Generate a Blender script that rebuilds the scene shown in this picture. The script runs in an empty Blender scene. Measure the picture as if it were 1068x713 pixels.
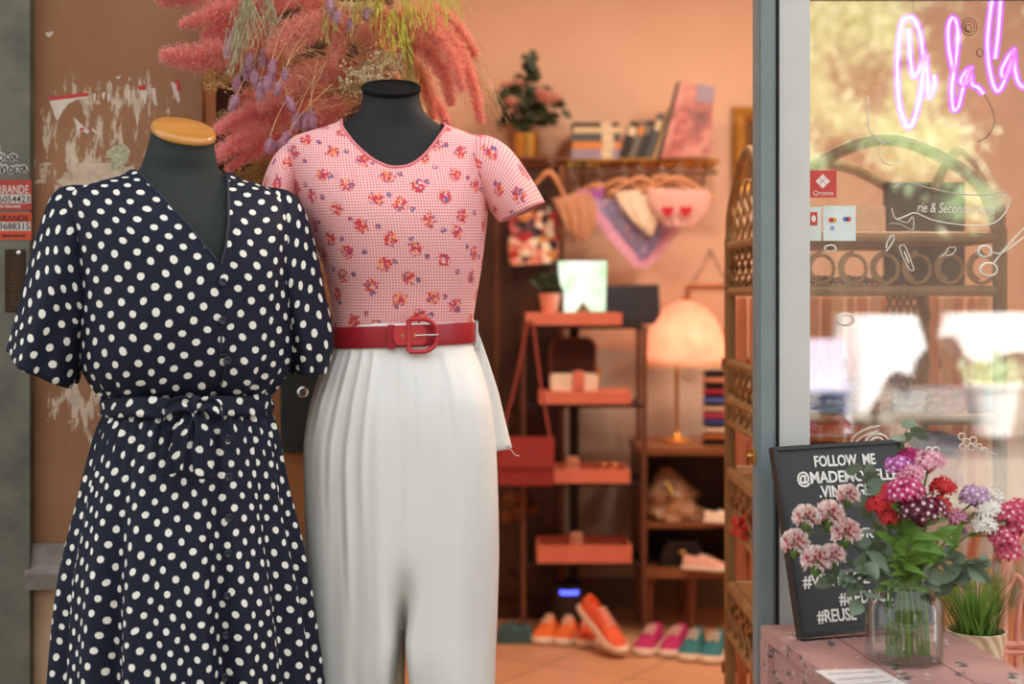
import bpy, bmesh, math, random
import numpy as np
from mathutils import Vector, Matrix, noise
R = random.Random(7)
sin, cos, PI = math.sin, math.cos, math.pi
SC = bpy.context.scene
COL = SC.collection
F, X0, Y0, CH = 1483.0, 534.0, 310.0, 1.30      # focal length in pixels, principal point, eye height

def X(px, d): return (px - X0) / F * d
def Z(py, d): return CH - (py - Y0) / F * d
def P(px, py, d): return Vector((X(px, d), d, Z(py, d)))

# ---------------------------------------------------------------- materials
def lin(c):
    c = c / 255.0
    return c / 12.92 if c <= .04045 else ((c + .055) / 1.055) ** 2.4
def rgb(r, g, b): return (lin(r), lin(g), lin(b), 1)

class NT:
    def __init__(s, name):
        s.m = bpy.data.materials.new(name); s.m.use_nodes = True
        s.t = s.m.node_tree; s.t.nodes.clear()
        s.out = s.t.nodes.new('ShaderNodeOutputMaterial')
    def n(s, typ, **kw):
        nd = s.t.nodes.new('ShaderNode' + typ)
        for k, v in kw.items():
            if k.startswith('i_'): nd.inputs[k[2:].replace('_', ' ')].default_value = v
            elif k.startswith('n') and k[1:].isdigit(): nd.inputs[int(k[1:])].default_value = v
            else: setattr(nd, k, v)
        return nd
    def l(s, a, b): s.t.links.new(a, b)
    def mathn(s, op, a, b=None, c=None):
        nd = s.t.nodes.new('ShaderNodeMath'); nd.operation = op
        for i, q in enumerate((a, b, c)):
            if q is None: continue
            if isinstance(q, (int, float)): nd.inputs[i].default_value = q
            else: s.l(q, nd.inputs[i])
        return nd.outputs[0]
    def mix(s, fac, a, b):
        nd = s.t.nodes.new('ShaderNodeMix'); nd.data_type = 'RGBA'
        for q, i in ((fac, 0), (a, 6), (b, 7)):
            if isinstance(q, (int, float)): nd.inputs[i].default_value = q
            elif isinstance(q, tuple): nd.inputs[i].default_value = q
            else: s.l(q, nd.inputs[i])
        return nd.outputs[2]
    def ramp(s, v, stops, interp='LINEAR'):
        nd = s.t.nodes.new('ShaderNodeValToRGB'); nd.color_ramp.interpolation = interp
        e = nd.color_ramp.elements
        while len(e) < len(stops): e.new(.5)
        for q, (p, c) in zip(e, stops): q.position = p; q.color = c
        s.l(v, nd.inputs[0]); return nd.outputs[0]
    def coord(s, kind='Object', scale=(1, 1, 1), rot=(0, 0, 0)):
        tc = s.n('TexCoord'); mp = s.n('Mapping')
        mp.inputs['Scale'].default_value = scale; mp.inputs['Rotation'].default_value = rot
        s.l(tc.outputs[kind], mp.inputs['Vector']); return mp.outputs[0]
    def noise(s, vec, scale=5, detail=4, rough=.55, out='Fac'):
        nd = s.n('TexNoise'); nd.inputs['Scale'].default_value = scale; nd.inputs['Detail'].default_value = detail
        nd.inputs['Roughness'].default_value = rough; s.l(vec, nd.inputs['Vector']); return nd.outputs[out]
    def bsdf(s, col, rough=.6, metal=0, bump=None, **kw):
        b = s.n('BsdfPrincipled')
        if isinstance(col, tuple): b.inputs['Base Color'].default_value = col
        else: s.l(col, b.inputs['Base Color'])
        if isinstance(rough, (int, float)): b.inputs['Roughness'].default_value = rough
        else: s.l(rough, b.inputs['Roughness'])
        b.inputs['Metallic'].default_value = metal
        for k, v in kw.items(): b.inputs[k.replace('_', ' ')].default_value = v
        if bump:
            bp = s.n('Bump'); bp.inputs['Strength'].default_value = bump[1]; bp.inputs['Distance'].default_value = bump[2]
            s.l(bump[0], bp.inputs['Height']); s.l(bp.outputs[0], b.inputs['Normal'])
        return b
    def done(s, sh):
        s.l(sh.outputs[0] if hasattr(sh, 'outputs') else sh, s.out.inputs['Surface']); return s.m

def mat(name, c, c2=None, rough=.6, metal=0, scale=30, bump=.0, stretch=(1, 1, 1), dist=.002, detail=4, **kw):
    """plain material: two close colours mingled by noise, with a noise bump"""
    t = NT(name); v = t.coord('Object', stretch); f = t.noise(v, scale, detail)
    if c2 is None: c2 = tuple(min(1, q * .86) for q in c[:3]) + (1,)
    col = t.ramp(f, [(.35, c), (.68, c2)])
    return t.done(t.bsdf(col, rough, metal, (f, bump, dist) if bump else None, **kw))

def emit(name, c, strength):
    t = NT(name); e = t.n('Emission'); e.inputs['Color'].default_value = c; e.inputs['Strength'].default_value = strength
    return t.done(e)

# ---------------------------------------------------------------- mesh builder
class MB:
    def __init__(s): s.v = []; s.f = []; s.m = []; s.uv = {}
    def add(s, vs, fs, mi=0, uvs=None):
        o = len(s.v); s.v.extend([tuple(q) for q in vs])
        for f in fs: s.f.append([o + i for i in f]); s.m.append(mi)
        if uvs is not None:
            for i, q in enumerate(uvs): s.uv[o + i] = q
        return s
    def box(s, lo, hi, mi=0, M=None):
        (a, b, c), (d, e, f) = lo, hi
        vs = [Vector(q) for q in ((a, b, c), (d, b, c), (d, e, c), (a, e, c), (a, b, f), (d, b, f), (d, e, f), (a, e, f))]
        if M is not None: vs = [M @ q for q in vs]
        return s.add(vs, [(0, 3, 2, 1), (4, 5, 6, 7), (0, 1, 5, 4), (1, 2, 6, 5), (2, 3, 7, 6), (3, 0, 4, 7)], mi)
    def rings(s, rs, cap0=False, cap1=False, mi=0, closed=True):
        n = len(rs[0]); vs = [q for r in rs for q in r]; fs = []
        for k in range(len(rs) - 1):
            for j in range(n if closed else n - 1):
                a, b = k * n + j, k * n + (j + 1) % n
                fs.append((a, b, b + n, a + n))
        if cap0: fs.append(tuple(range(n))[::-1])
        if cap1: fs.append(tuple(range((len(rs) - 1) * n, len(rs) * n)))
        return s.add(vs, fs, mi)
    def grid(s, rows, uvs=None, mi=0):
        n = len(rows[0]); vs = [q for r in rows for q in r]
        fs = [(k * n + j, k * n + j + 1, (k + 1) * n + j + 1, (k + 1) * n + j) for k in range(len(rows) - 1) for j in range(n - 1)]
        return s.add(vs, fs, mi, [q for r in uvs for q in r] if uvs else None)
    def tube(s, pts, r, n=8, mi=0, caps=True, closed=False, flat=1.0):
        pts = [Vector(q) for q in pts]; k = len(pts)
        rad = r if isinstance(r, (list, tuple)) else [r] * k
        T = []
        for i in range(k):
            a, b = (pts[i - 1], pts[(i + 1) % k]) if closed else (pts[max(i - 1, 0)], pts[min(i + 1, k - 1)])
            d = b - a
            T.append(d.normalized() if d.length > 1e-9 else Vector((0, 0, 1)))
        u = T[0].orthogonal().normalized()
        if abs(T[0].z) < .9: u = T[0].cross(Vector((0, 0, 1))).normalized()
        rs = []
        for i in range(k):
            u = (u - T[i] * u.dot(T[i])).normalized(); w = T[i].cross(u)
            rs.append([pts[i] + (u * cos(2 * PI * j / n) + w * sin(2 * PI * j / n) * flat) * rad[i] for j in range(n)])
        if closed: rs.append(rs[0]); return s.rings(rs, mi=mi)
        return s.rings(rs, caps, caps, mi)
    def lathe(s, prof, c=(0, 0, 0), n=24, mi=0, cap0=True, cap1=True, sx=1, sy=1, M=None):
        c = Vector(c)
        rs = [[Vector((r * cos(2 * PI * j / n) * sx, r * sin(2 * PI * j / n) * sy, z)) for j in range(n)] for r, z in prof]
        if M is not None: rs = [[M @ q for q in r] for r in rs]
        return s.rings([[q + c for q in r] for r in rs], cap0, cap1, mi)
    def ball(s, c, r, mi=0, n=8, m=6, M=None):
        if isinstance(r, (int, float)): r = (r, r, r)
        c = Vector(c); rs = []
        for k in range(m + 1):
            p = -PI / 2 + PI * k / m; q = max(cos(p), .02)
            ring = [Vector((r[0] * q * cos(2 * PI * j / n), r[1] * q * sin(2 * PI * j / n), r[2] * sin(p))) for j in range(n)]
            if M is not None: ring = [M @ w for w in ring]
            rs.append([c + w for w in ring])
        return s.rings(rs, True, True, mi)
    def prism(s, outline, d, mi=0, M=None, bev=0):
        """2-D outline (x,z) extruded from y=0 to y=d; counter-clockwise"""
        n = len(outline)
        rs = [[Vector((x, y, z)) for x, z in outline] for y in (0, d)]
        if bev:
            cx = sum(q[0] for q in outline) / n; cz = sum(q[1] for q in outline) / n
            def ins(t):
                o = []
                for x, z in outline:
                    dx, dz = cx - x, cz - z; L = math.hypot(dx, dz) or 1
                    o.append((x + dx / L * t, z + dz / L * t))
                return o
            i2 = ins(bev)
            b = min(bev, abs(d) / 2) * (1 if d > 0 else -1)
            rs = [[Vector((x, 0, z)) for x, z in i2], [Vector((x, b, z)) for x, z in outline], [Vector((x, d - b, z)) for x, z in outline], [Vector((x, d, z)) for x, z in i2]]
        if M is not None: rs = [[M @ q for q in r] for r in rs]
        return s.rings(rs, True, True, mi)
    def build(s, name, mats, parent=None, smooth=True, angle=40):
        if not isinstance(mats, (list, tuple)): mats = [mats]
        me = bpy.data.meshes.new(name)
        off = Vector((0, 0, 0)); q = parent
        while q is not None: off += q.location; q = q.parent
        me.from_pydata([tuple(Vector(v) - off) for v in s.v], [], s.f)
        for m in mats: me.materials.append(m)
        me.polygons.foreach_set('material_index', s.m)
        if s.uv:
            ul = me.uv_layers.new(name='UVMap')
            vi = np.zeros(len(me.loops), dtype=np.int64); me.loops.foreach_get('vertex_index', vi)
            arr = np.zeros((len(s.v), 2), dtype=np.float32)
            for i, w in s.uv.items(): arr[i] = w
            ul.data.foreach_set('uv', arr[vi].ravel())
        me.validate(); me.update()
        if smooth:
            me.polygons.foreach_set('use_smooth', [True] * len(me.polygons))
            if angle < 180:
                try: me.set_sharp_from_angle(angle=math.radians(angle))
                except Exception: pass
        o = bpy.data.objects.new(name, me); COL.objects.link(o)
        if parent is not None: o.parent = parent
        return o

def tag(o, label=None, cat=None, group=None, kind=None):
    if label: o['label'] = label
    if cat: o['category'] = cat
    if group: o['group'] = group
    if kind: o['kind'] = kind
    return o
def thing(name, label, cat, loc=(0, 0, 0), group=None):
    o = bpy.data.objects.new(name, None); o.empty_display_size = .05; COL.objects.link(o)
    o.location = loc
    return tag(o, label, cat, group)
def struct(name, mb, m, smooth=False):
    return tag(mb.build(name, m, None, smooth), kind='structure')
def dup(root, loc, rotz=0, label=None, rot=None):
    def cp(o, par):
        c = o.copy(); COL.objects.link(c)
        if par is not None: c.parent = par; c.matrix_parent_inverse = o.matrix_parent_inverse.copy()
        for ch in list(o.children): cp(ch, c)
        return c
    r = cp(root, None); r.location = loc; r.rotation_euler = rot if rot else (0, 0, rotz)
    if label: r['label'] = label
    return r

def spline(pts, n=8, closed=False):
    pts = [Vector(q) for q in pts]; k = len(pts); out = []
    for i in range(k if closed else k - 1):
        g = (lambda j: pts[j % k]) if closed else (lambda j: pts[max(0, min(k - 1, j))])
        p0, p1, p2, p3 = g(i - 1), g(i), g(i + 1), g(i + 2)
        for j in range(n):
            t = j / n
            out.append(.5 * ((2 * p1) + (p2 - p0) * t + (2 * p0 - 5 * p1 + 4 * p2 - p3) * t * t + (3 * p1 - p0 - 3 * p2 + p3) * t ** 3))
    if not closed: out.append(pts[-1])
    return out
def crom(tab, s):
    """Catmull-Rom through the rows of a table; s in 0..1"""
    k = len(tab) - 1; t = max(0, min(.999999, s)) * k; i = int(t); t -= i
    g = lambda j: np.array(tab[max(0, min(k, j))], dtype=float)
    p0, p1, p2, p3 = g(i - 1), g(i), g(i + 1), g(i + 2)
    return .5 * (2 * p1 + (p2 - p0) * t + (2 * p0 - 5 * p1 + 4 * p2 - p3) * t * t + (3 * p1 - p0 - 3 * p2 + p3) * t ** 3)
def sstep(a, b, x):
    t = max(0, min(1, (x - a) / (b - a))); return t * t * (3 - 2 * t)
def rrect(w, h, r, n=5, cx=0, cz=0):
    o = []
    for sx, sz, a0 in ((1, -1, -PI / 2), (1, 1, 0), (-1, 1, PI / 2), (-1, -1, PI)):
        for k in range(n + 1):
            a = a0 + PI / 2 * k / n
            o.append((cx + sx * (w / 2 - r) + r * cos(a), cz + sz * (h / 2 - r) + r * sin(a)))
    return o
def text_geo(body, size, extrude=.0008, align='LEFT', shear=0, spacing=1, bold=0):
    cu = bpy.data.curves.new('t', 'FONT'); cu.body = body; cu.size = size; cu.extrude = extrude; cu.align_x = align
    cu.shear = shear; cu.space_character = spacing; cu.offset = bold; cu.resolution_u = 3
    ob = bpy.data.objects.new('t', cu); COL.objects.link(ob)
    dg = bpy.context.evaluated_depsgraph_get()
    me = bpy.data.meshes.new_from_object(ob.evaluated_get(dg))
    vs = [v.co.copy() for v in me.vertices]; fs = [tuple(p.vertices) for p in me.polygons]
    bpy.data.objects.remove(ob); bpy.data.meshes.remove(me); bpy.data.curves.remove(cu)
    return vs, fs
def text_to(mb, body, size, M, mi=0, fit=None, **kw):
    vs, fs = text_geo(body, size, **kw)
    if fit and vs:
        w = max(v.x for v in vs) - min(v.x for v in vs)
        x0 = min(v.x for v in vs); k = fit / w
        for v in vs: v.x = (v.x - x0) * k
    mb.add([M @ v for v in vs], fs, mi)
UPRIGHT = Matrix.Rotation(PI / 2, 4, 'X')       # text plane -> facing the street
# ================================================================ camera, sky, lights
cam = bpy.data.cameras.new('camera'); camo = bpy.data.objects.new('camera', cam); COL.objects.link(camo)
camo.location = (0, 0, CH); camo.rotation_euler = (PI / 2, 0, 0)
cam.sensor_width = 36; cam.lens = F / 1068 * 36; cam.shift_y = -(356.5 - Y0) / 1068; cam.clip_start = .05
cam.dof.use_dof = True; cam.dof.focus_distance = 2.62; cam.dof.aperture_fstop = 2.3; cam.dof.aperture_blades = 0
SC.camera = camo
SC.view_settings.view_transform = 'Standard'; SC.view_settings.look = 'None'
SC.view_settings.gamma = 1; SC.view_settings.use_curve_mapping = False; SC.view_settings.exposure = 0.75
SC.cycles.max_bounces = 8; SC.cycles.diffuse_bounces = 4; SC.cycles.glossy_bounces = 4
SC.cycles.transmission_bounces = 6; SC.cycles.transparent_max_bounces = 20
SC.cycles.caustics_reflective = False; SC.cycles.caustics_refractive = False
SC.cycles.use_denoising = True; SC.cycles.sample_clamp_indirect = 6
W = bpy.data.worlds.new('sky'); SC.world = W; W.use_nodes = True
bg = W.node_tree.nodes['Background']; bg.inputs['Color'].default_value = (.94, .97, 1.0, 1); bg.inputs['Strength'].default_value = 1.0

def lamp(name, kind, loc, energy, color, rot=None, **kw):
    l = bpy.data.lights.new(name, kind); l.energy = energy; l.color = color
    for k, v in kw.items(): setattr(l, k, v)
    o = bpy.data.objects.new(name, l); COL.objects.link(o); o.location = loc
    if rot: o.rotation_euler = rot
    return o
sun = lamp('sun', 'SUN', (0, 12, 12), 9.0, (1, .95, .86), angle=.01)
sun.rotation_euler = Vector((-.25, -1, -1.15)).to_track_quat('-Z', 'Y').to_euler()
# unseen warm fill lights added near the ceiling to brighten the shop
for i, (x, y, e) in enumerate(((-.25, 4.7, 8), (.75, 4.8, 8), (1.6, 4.4, 9), (.95, 3.42, 15), (1.9, 3.9, 14))):
    lamp('shop_fill_light', 'AREA', (x, y, 2.93), e, (1, .78, .60), (0, 0, 0), shape='DISK', size=.22)

# ================================================================ materials
def m_tiles():
    t = NT('terracotta_tiles'); v = t.coord('Object', (1, 1, 1), (0, 0, math.radians(33)))
    b = t.n('TexBrick'); b.offset = 0; b.inputs['Scale'].default_value = 1; b.inputs['Brick Width'].default_value = .33
    b.inputs['Row Height'].default_value = .33; b.inputs['Mortar Size'].default_value = .005
    b.inputs['Color1'].default_value = rgb(206, 150, 112); b.inputs['Color2'].default_value = rgb(196, 139, 102); b.inputs['Mortar'].default_value = rgb(140, 100, 76)
    t.l(v, b.inputs['Vector']); f = t.noise(v, 9, 4)
    c = t.mix(t.mathn('MULTIPLY', f, .35), b.outputs['Color'], rgb(225, 180, 146))
    return t.done(t.bsdf(c, .38, 0, (b.outputs['Fac'], -.3, .002)))
def m_scraped(name, base, base2, patches, flake=(214, 190, 165)):
    """painted board whose paint is scraped off in patches (cx, cz, rx, rz, amount)"""
    t = NT(name); v = t.coord('Object'); n1 = t.noise(v, 3.2, 5); n2 = t.noise(v, 160, 3)
    col = t.ramp(n1, [(.3, base), (.7, base2)])
    sep = t.n('SeparateXYZ'); t.l(v, sep.inputs[0])
    vs = t.coord('Object', (34, 34, 9)); s1 = t.noise(vs, 1.3, 6, .7)
    vh = t.coord('Object', (16, 16, 40)); s2 = t.noise(vh, 1.0, 6, .7)
    tot = None
    for cx, cz, rx, rz, am, hz in patches:
        dx = t.mathn('DIVIDE', t.mathn('SUBTRACT', sep.outputs[0], cx), rx); dz = t.mathn('DIVIDE', t.mathn('SUBTRACT', sep.outputs[2], cz), rz)
        d = t.mathn('ADD', t.mathn('MULTIPLY', dx, dx), t.mathn('MULTIPLY', dz, dz))
        w = t.mathn('MULTIPLY', t.mathn('MAXIMUM', t.mathn('SUBTRACT', 1.0, d), 0.0), am)
        q = t.mathn('ADD', w, t.mathn('MULTIPLY', s2 if hz else s1, 1.0))
        q = t.mathn('MULTIPLY', q, t.mathn('GREATER_THAN', w, .0))
        tot = q if tot is None else t.mathn('MAXIMUM', tot, q)
    fac = t.ramp(tot, [(.74, (0, 0, 0, 1)), (.79, (1, 1, 1, 1))])
    fl = t.ramp(t.noise(v, 40, 3), [(.35, rgb(*flake)), (.7, rgb(*(q * .86 for q in flake)))])
    c = t.mix(fac, col, fl)
    return t.done(t.bsdf(c, .62, 0, (n2, .25, .0012)))
PAN_Y, REC_Y, COLY = 3.05, 3.09, 3.02
M = {}
M['tiles'] = m_tiles()
M['peach'] = mat('peach_plaster', rgb(228, 190, 164), rgb(222, 182, 154), .85, scale=3, bump=.05)
M['grey_dado'] = mat('grey_dado', rgb(198, 186, 172), rgb(188, 176, 162), .8, scale=4)
M['ceil'] = mat('ceiling_white', rgb(232, 220, 206), None, .9)
M['pavement'] = mat('pavement_stone', rgb(150, 144, 136), rgb(128, 122, 114), .85, scale=6, bump=.2)
M['asphalt'] = mat('asphalt', rgb(104, 103, 102), rgb(88, 87, 87), .9, scale=40, bump=.3)
M['column'] = mat('dark_grey_steel', rgb(112, 109, 94), rgb(86, 85, 73), .55, scale=14, bump=.12, detail=6)
M['plinth'] = mat('plinth_stone', rgb(206, 174, 146), rgb(182, 146, 116), .75, scale=5, bump=.12)
M['moulding'] = mat('plinth_moulding', rgb(142, 132, 120), rgb(112, 104, 95), .7, scale=18, bump=.15)
M['brown'] = m_scraped('brown_board', rgb(160, 112, 76), rgb(140, 93, 58), [
    (X(80, PAN_Y), Z(160, PAN_Y), .17, .22, .27, 0), (X(105, PAN_Y), Z(185, PAN_Y), .19, .06, .40, 1), (X(130, PAN_Y), Z(105, PAN_Y), .20, .06, .24, 0), (X(88, PAN_Y), Z(415, PAN_Y), .12, .22, .24, 0), (X(150, PAN_Y), Z(120, PAN_Y), .16, .14, .2, 0)])
M['brown_dark'] = m_scraped('brown_board_dark', rgb(178, 114, 62), rgb(156, 96, 50), [(X(312, REC_Y), Z(520, REC_Y), .05, .16, .13, 0)])
M['bluegrey'] = mat('blue_grey_paint', rgb(128, 140, 142), rgb(120, 132, 134), .45, scale=12, bump=.03)
M['lit_grey'] = mat('lit_grey_paint', rgb(206, 206, 202), rgb(200, 200, 196), .5, scale=12, bump=.03)  # light falling on the window frame face is put into this paler grey
M['darkgap'] = mat('dark_gasket', rgb(62, 66, 66), None, .6)
M['facade'] = mat('facade_plaster', rgb(176, 158, 138), rgb(166, 148, 128), .9, scale=5)

def m_pane():
    t = NT('window_glass'); tr = t.n('BsdfTransparent'); tr.inputs[0].default_value = (.97, .985, .98, 1)
    g = t.n('BsdfGlossy'); g.inputs['Roughness'].default_value = 0.0; g.inputs[0].default_value = (1, 1, 1, 1)
    mx = t.n('MixShader'); mx.inputs[0].default_value = .22; t.l(tr.outputs[0], mx.inputs[1]); t.l(g.outputs[0], mx.inputs[2])
    return t.done(mx)
M['pane'] = m_pane()

# ================================================================ the setting
GY = 2.64
b = MB().box((-2.2, 2.75, -.12), (3.4, 6.2, 0)); struct('floor', b, M['tiles'])
b = MB().box((-9, -6.2, -.12), (9, 2.749, -.001)); struct('pavement', b, M['pavement'])
b = MB().box((-16, -9.6, -.3), (16, -6.201, -.14)); struct('road', b, M['asphalt'])
b = MB().box((-16, -16, -.3), (16, -9.601, -.02)); struct('pavement_opposite', b, M['pavement'])
b = MB().box((-2.2, 6.0, 0), (3.4, 6.2, 3.0)); struct('wall_back', b, M['peach'])
b = MB().box((-2.2, 5.985, .12), (3.4, 6.0, 1.08)); struct('trim_1', b, M['grey_dado'])
b = MB().box((-2.2, 5.97, 0), (3.4, 5.985, .12)); struct('baseboard_back', b, mat('baseboard_grey', rgb(128, 120, 112)))
b = MB().box((-1.25, 3.46, 0), (-1.1, 6.0, 3.0)); struct('wall_left', b, M['peach'])
b = MB().box((2.9, 2.75, 0), (3.05, 6.0, 3.0)); struct('wall_right', b, M['peach'])
b = MB().box((-4.5, 2.66, 3.0), (4.5, 7.0, 3.2)); struct('ceiling', b, M['ceil'])
b = MB().box((-4.5, 2.66, 3.2), (4.5, 7.0, 7.0)); struct('wall_upper', b, M['facade'])
b = MB().box((-4.5, 2.68, 2.42), (4.5, 2.92, 3.0)); struct('trim_2', b, M['bluegrey'])
# left of the doorway: steel column, brown boarded pilaster on a stone plinth, recessed board
cx1 = X(31, COLY)
b = MB().box((-2.6, COLY, -.1), (cx1, 3.2, 2.42)); struct('column', b, M['column'])
pz = Z(607, PAN_Y)
b = MB().box((cx1 - .05, PAN_Y, pz), (X(211, PAN_Y), REC_Y + .1, 2.42)); struct('wall_pilaster', b, M['brown'])
b = MB().box((X(211, PAN_Y) - .05, REC_Y, pz), (X(398, REC_Y), 3.46, Z(362, REC_Y))); struct('wall_recess', b, M['brown_dark'])
b = MB().box((X(211, PAN_Y) - .05, 3.38, Z(362, REC_Y)), (X(396, REC_Y), 3.46, 2.42)); struct('wall_recess_upper', b, mat('dark_recess_board', rgb(92, 58, 32), rgb(72, 44, 24), .6, scale=8))  # dark brown board filling the upper recess behind the flowers
b = MB().box((cx1 - .05, PAN_Y - .005, -.1), (X(211, PAN_Y), REC_Y + .1, pz)).box((X(211, PAN_Y) - .05, REC_Y - .005, -.1), (X(398, REC_Y), 3.46, pz)); struct('baseboard_pilaster', b, M['plinth'])
b = MB()
prof = [(0, -.095), (-.028, -.095), (-.032, -.06), (-.02, -.045), (-.014, -.01), (-.002, 0), (.0, 0)]
for x0, x1, yy in ((cx1 - .01, X(211, PAN_Y) + .01, PAN_Y), (X(211, PAN_Y) + .01, X(398, REC_Y), REC_Y)):
    b.rings([[Vector((x, yy - .004 + q[0], pz + .085 + q[1])) for q in prof] for x in (x0, x1)], True, True)
struct('trim_3', b, M['moulding'])
b = MB().box((-4.5, 3.2, -.1), (cx1, 3.46, 3.0)).box((cx1 - .1, 3.4, 2.3), (X(398, REC_Y), 3.46, 3.0)); struct('wall_side', b, M['facade'])
# right of the doorway: jamb post and the shop window
b = MB().box((X(790, 2.6), 2.60, -.1), (X(809, 2.6), 2.652, 2.42)); b.box((X(793, 2.6), 2.594, -.1), (X(806, 2.6), 2.6, 2.42)); struct('trim_4', b, M['bluegrey'])
b = MB().box((X(809, 2.6), 2.625, -.1), (X(812.5, 2.6), 2.652, 2.42)); struct('trim_5', b, M['darkgap'])
b = MB().box((X(812.5, 2.61), 2.605, -.1), (X(843, 2.62), 2.66, 2.42)); struct('trim_6', b, M['lit_grey'])
gx0, gx1, gz0, gz1 = X(842, GY), 2.5, .42, Z(-1, GY)
b = MB().box((gx0 - .01, 2.625, gz1), (2.9, 2.655, gz1 + .07)); struct('trim_7', b, mat('transom_dark', rgb(70, 66, 64)))
b = MB().box((gx0 - .01, 2.60, gz1 + .07), (2.9, 2.75, 2.42)); struct('trim_8', b, M['bluegrey'])
b = MB().box((gx0 - .01, 2.60, -.1), (2.9, 2.75, gz0)); struct('wall_sill', b, M['bluegrey'])
b = MB().box((gx1, 2.60, gz0), (4.5, 2.75, 2.42)); struct('trim_9', b, M['bluegrey'])
b = MB().box((gx0, GY, gz0), (gx1, GY + .006, gz1)); struct('window_1', b, M['pane'])

# ================================================================ the street behind the camera, seen in the glass
b = MB().box((-16, -16.2, -.1), (16, -15.6, 9))
struct('wall_opposite', b, mat('opposite_wall', rgb(84, 66, 56), rgb(70, 56, 48), .9, scale=2))
def leafmat(name, c, c2, tr=.35, rough=.5):
    t = NT(name); v = t.coord('Object'); f = t.noise(v, 9, 3)
    col = t.ramp(f, [(.35, c), (.65, c2)])
    p = t.bsdf(col, rough); tl = t.n('BsdfTranslucent'); t.l(col, tl.inputs[0])
    mx = t.n('MixShader'); mx.inputs[0].default_value = tr; t.l(p.outputs[0], mx.inputs[1]); t.l(tl.outputs[0], mx.inputs[2])
    return t.done(mx)
M['treeleaf'] = leafmat('street_tree_leaves', rgb(244, 250, 226), rgb(214, 234, 186), .45)
M['bark'] = mat('bark', rgb(96, 80, 64), rgb(70, 58, 46), .9, scale=20, bump=.6)
def street_tree(label, x, y, lumps, seed):
    rr = random.Random(seed)
    t = thing('street_tree', label, 'tree', (x, y, -.02), 'trees across the street')
    b = MB(); top = Vector((x + .1, y, 2.6))
    b.tube(spline([(x, y, -.02), (x + .05, y, 1.2), top], 4), [.13] * 5 + [.11, .1, .09, .08], 10)
    for cx, cz, r in lumps: b.tube(spline([top - Vector((0, 0, .5)), ((x + cx) / 2, y, (2.4 + cz) / 2 + .2), (cx, y, cz)], 3), [.07, .06, .05, .04, .03, .02, .015], 6)
    b.build('trunk', M['bark'], t)
    b = MB()
    for cx, cz, r in lumps:
        for k in range(int(900 * r / .4)):
            d = Vector((rr.gauss(0, .62), rr.gauss(0, .62), rr.gauss(0, .62))) * r
            c = Vector((cx, y, cz)) + Vector((d.x, d.y * 1.1, d.z * .8))
            u = Vector((rr.gauss(0, 1), rr.gauss(0, 1), rr.gauss(0, 1))).normalized(); w = u.orthogonal().normalized(); s = rr.uniform(.035, .07)
            b.add([c - u * s, c + w * s * .5, c + u * s, c - w * s * .5], [(0, 1, 2, 3)])
    b.build('foliage', M['treeleaf'], t, False)
street_tree('street tree with pale sunlit leaves mirrored in the shop window', 3.4, -9.9, [(3.15, 4.0, .45), (3.6, 4.35, .5), (3.95, 4.1, .3), (3.1, 3.4, .35), (3.0, 2.75, .28), (4.0, 3.0, .3), (4.5, 2.9, .34), (4.15, 2.72, .2), (4.3, 3.5, .22), (3.5, 3.2, .22), (4.9, 2.3, .2), (2.9, 3.7, .3), (3.5, 5.2, .8), (4.6, 5.3, .8), (2.6, 5.0, .7)], 3)
street_tree('round crowned street tree further along the opposite pavement', -3.2, -10.4, [(-3.2, 4.2, .9), (-2.4, 3.6, .6), (-4.0, 3.6, .6), (-3.2, 5.1, .8)], 5)
M['white_cloth'] = mat('white_table_cloth', rgb(244, 244, 246), None, .8)
M['whitepot'] = mat('white_planter', rgb(240, 240, 242), None, .6)
def draped_table(label, x, y, r, h, z0, sq=1.0):
    t = thing('draped_table', label, 'table', (x, y, -.02), 'white draped tables across the street')
    mb = MB(); rs = []
    for q in (0, .02, .3, .6, 1):
        rs.append([Vector((x + r * (1 + .10 * q + .10 * q * sin(7 * a) + .05 * q * sin(3 * a + 1)) * cos(a), y + r * (1 + .12 * q + .1 * q * sin(7 * a)) * sin(a) * sq, h - (h - z0) * q * (1 + .35 * sin(2 * a + x) + .2 * sin(5 * a + x)))) for a in [2 * PI * j / 42 for j in range(42)]])
    mb.rings(rs, True); mb.build('tablecloth', M['white_cloth'], t)
    MB().lathe([(.22, -.02), (.22, .0), (.03, .03), (.03, h - .01), (.2, h - .008)], (x, y, 0), 16).build('pedestal', M['darkgap'], t)
draped_table('round table under a white cloth across the street, mirrored in the shop window', 3.62, -8.9, .40, 1.12, .50)
draped_table('smaller table under a white cloth further right across the street', 4.78, -9.1, .44, 1.14, .80, .7)
for x, z1, r, lab in ((4.62, .48, .26, 'white tub planter across the street beside the draped table'), (5.4, .62, .2, 'narrow white planter across the street at the far right')):
    t = thing('planter', lab, 'planter', (x, -8.4, -.02), 'white planters across the street')
    MB().lathe([(r * .7, -.02), (r, z1 - .06), (r * 1.08, z1 - .05), (r * 1.08, z1), (r * .9, z1), (r * .85, z1 - .1)], (x, -8.4, 0), 24).build('tub', M['whitepot'], t)
    mb = MB(); rq = random.Random(int(x * 100))
    for i in range(200):
        c = Vector((x, -8.4, z1 + .08)) + Vector((rq.gauss(0, r * .5), rq.gauss(0, r * .5), rq.gauss(0, .08))); u = Vector((rq.gauss(0, 1), rq.gauss(0, 1), rq.gauss(0, 1))).normalized() * .05; w = u.orthogonal() * .5
        mb.add([c - u, c + w, c + u, c - w], [(0, 1, 2, 3)])
    mb.build('foliage', M['treeleaf'], t, False)
t = thing('street_bench', 'pale lilac grey bench across the street, mirrored at the left of the glass', 'bench', (3.0, -8.15, -.02))
mlb = mat('lilac_paint', rgb(200, 198, 220), None, .6)
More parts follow.
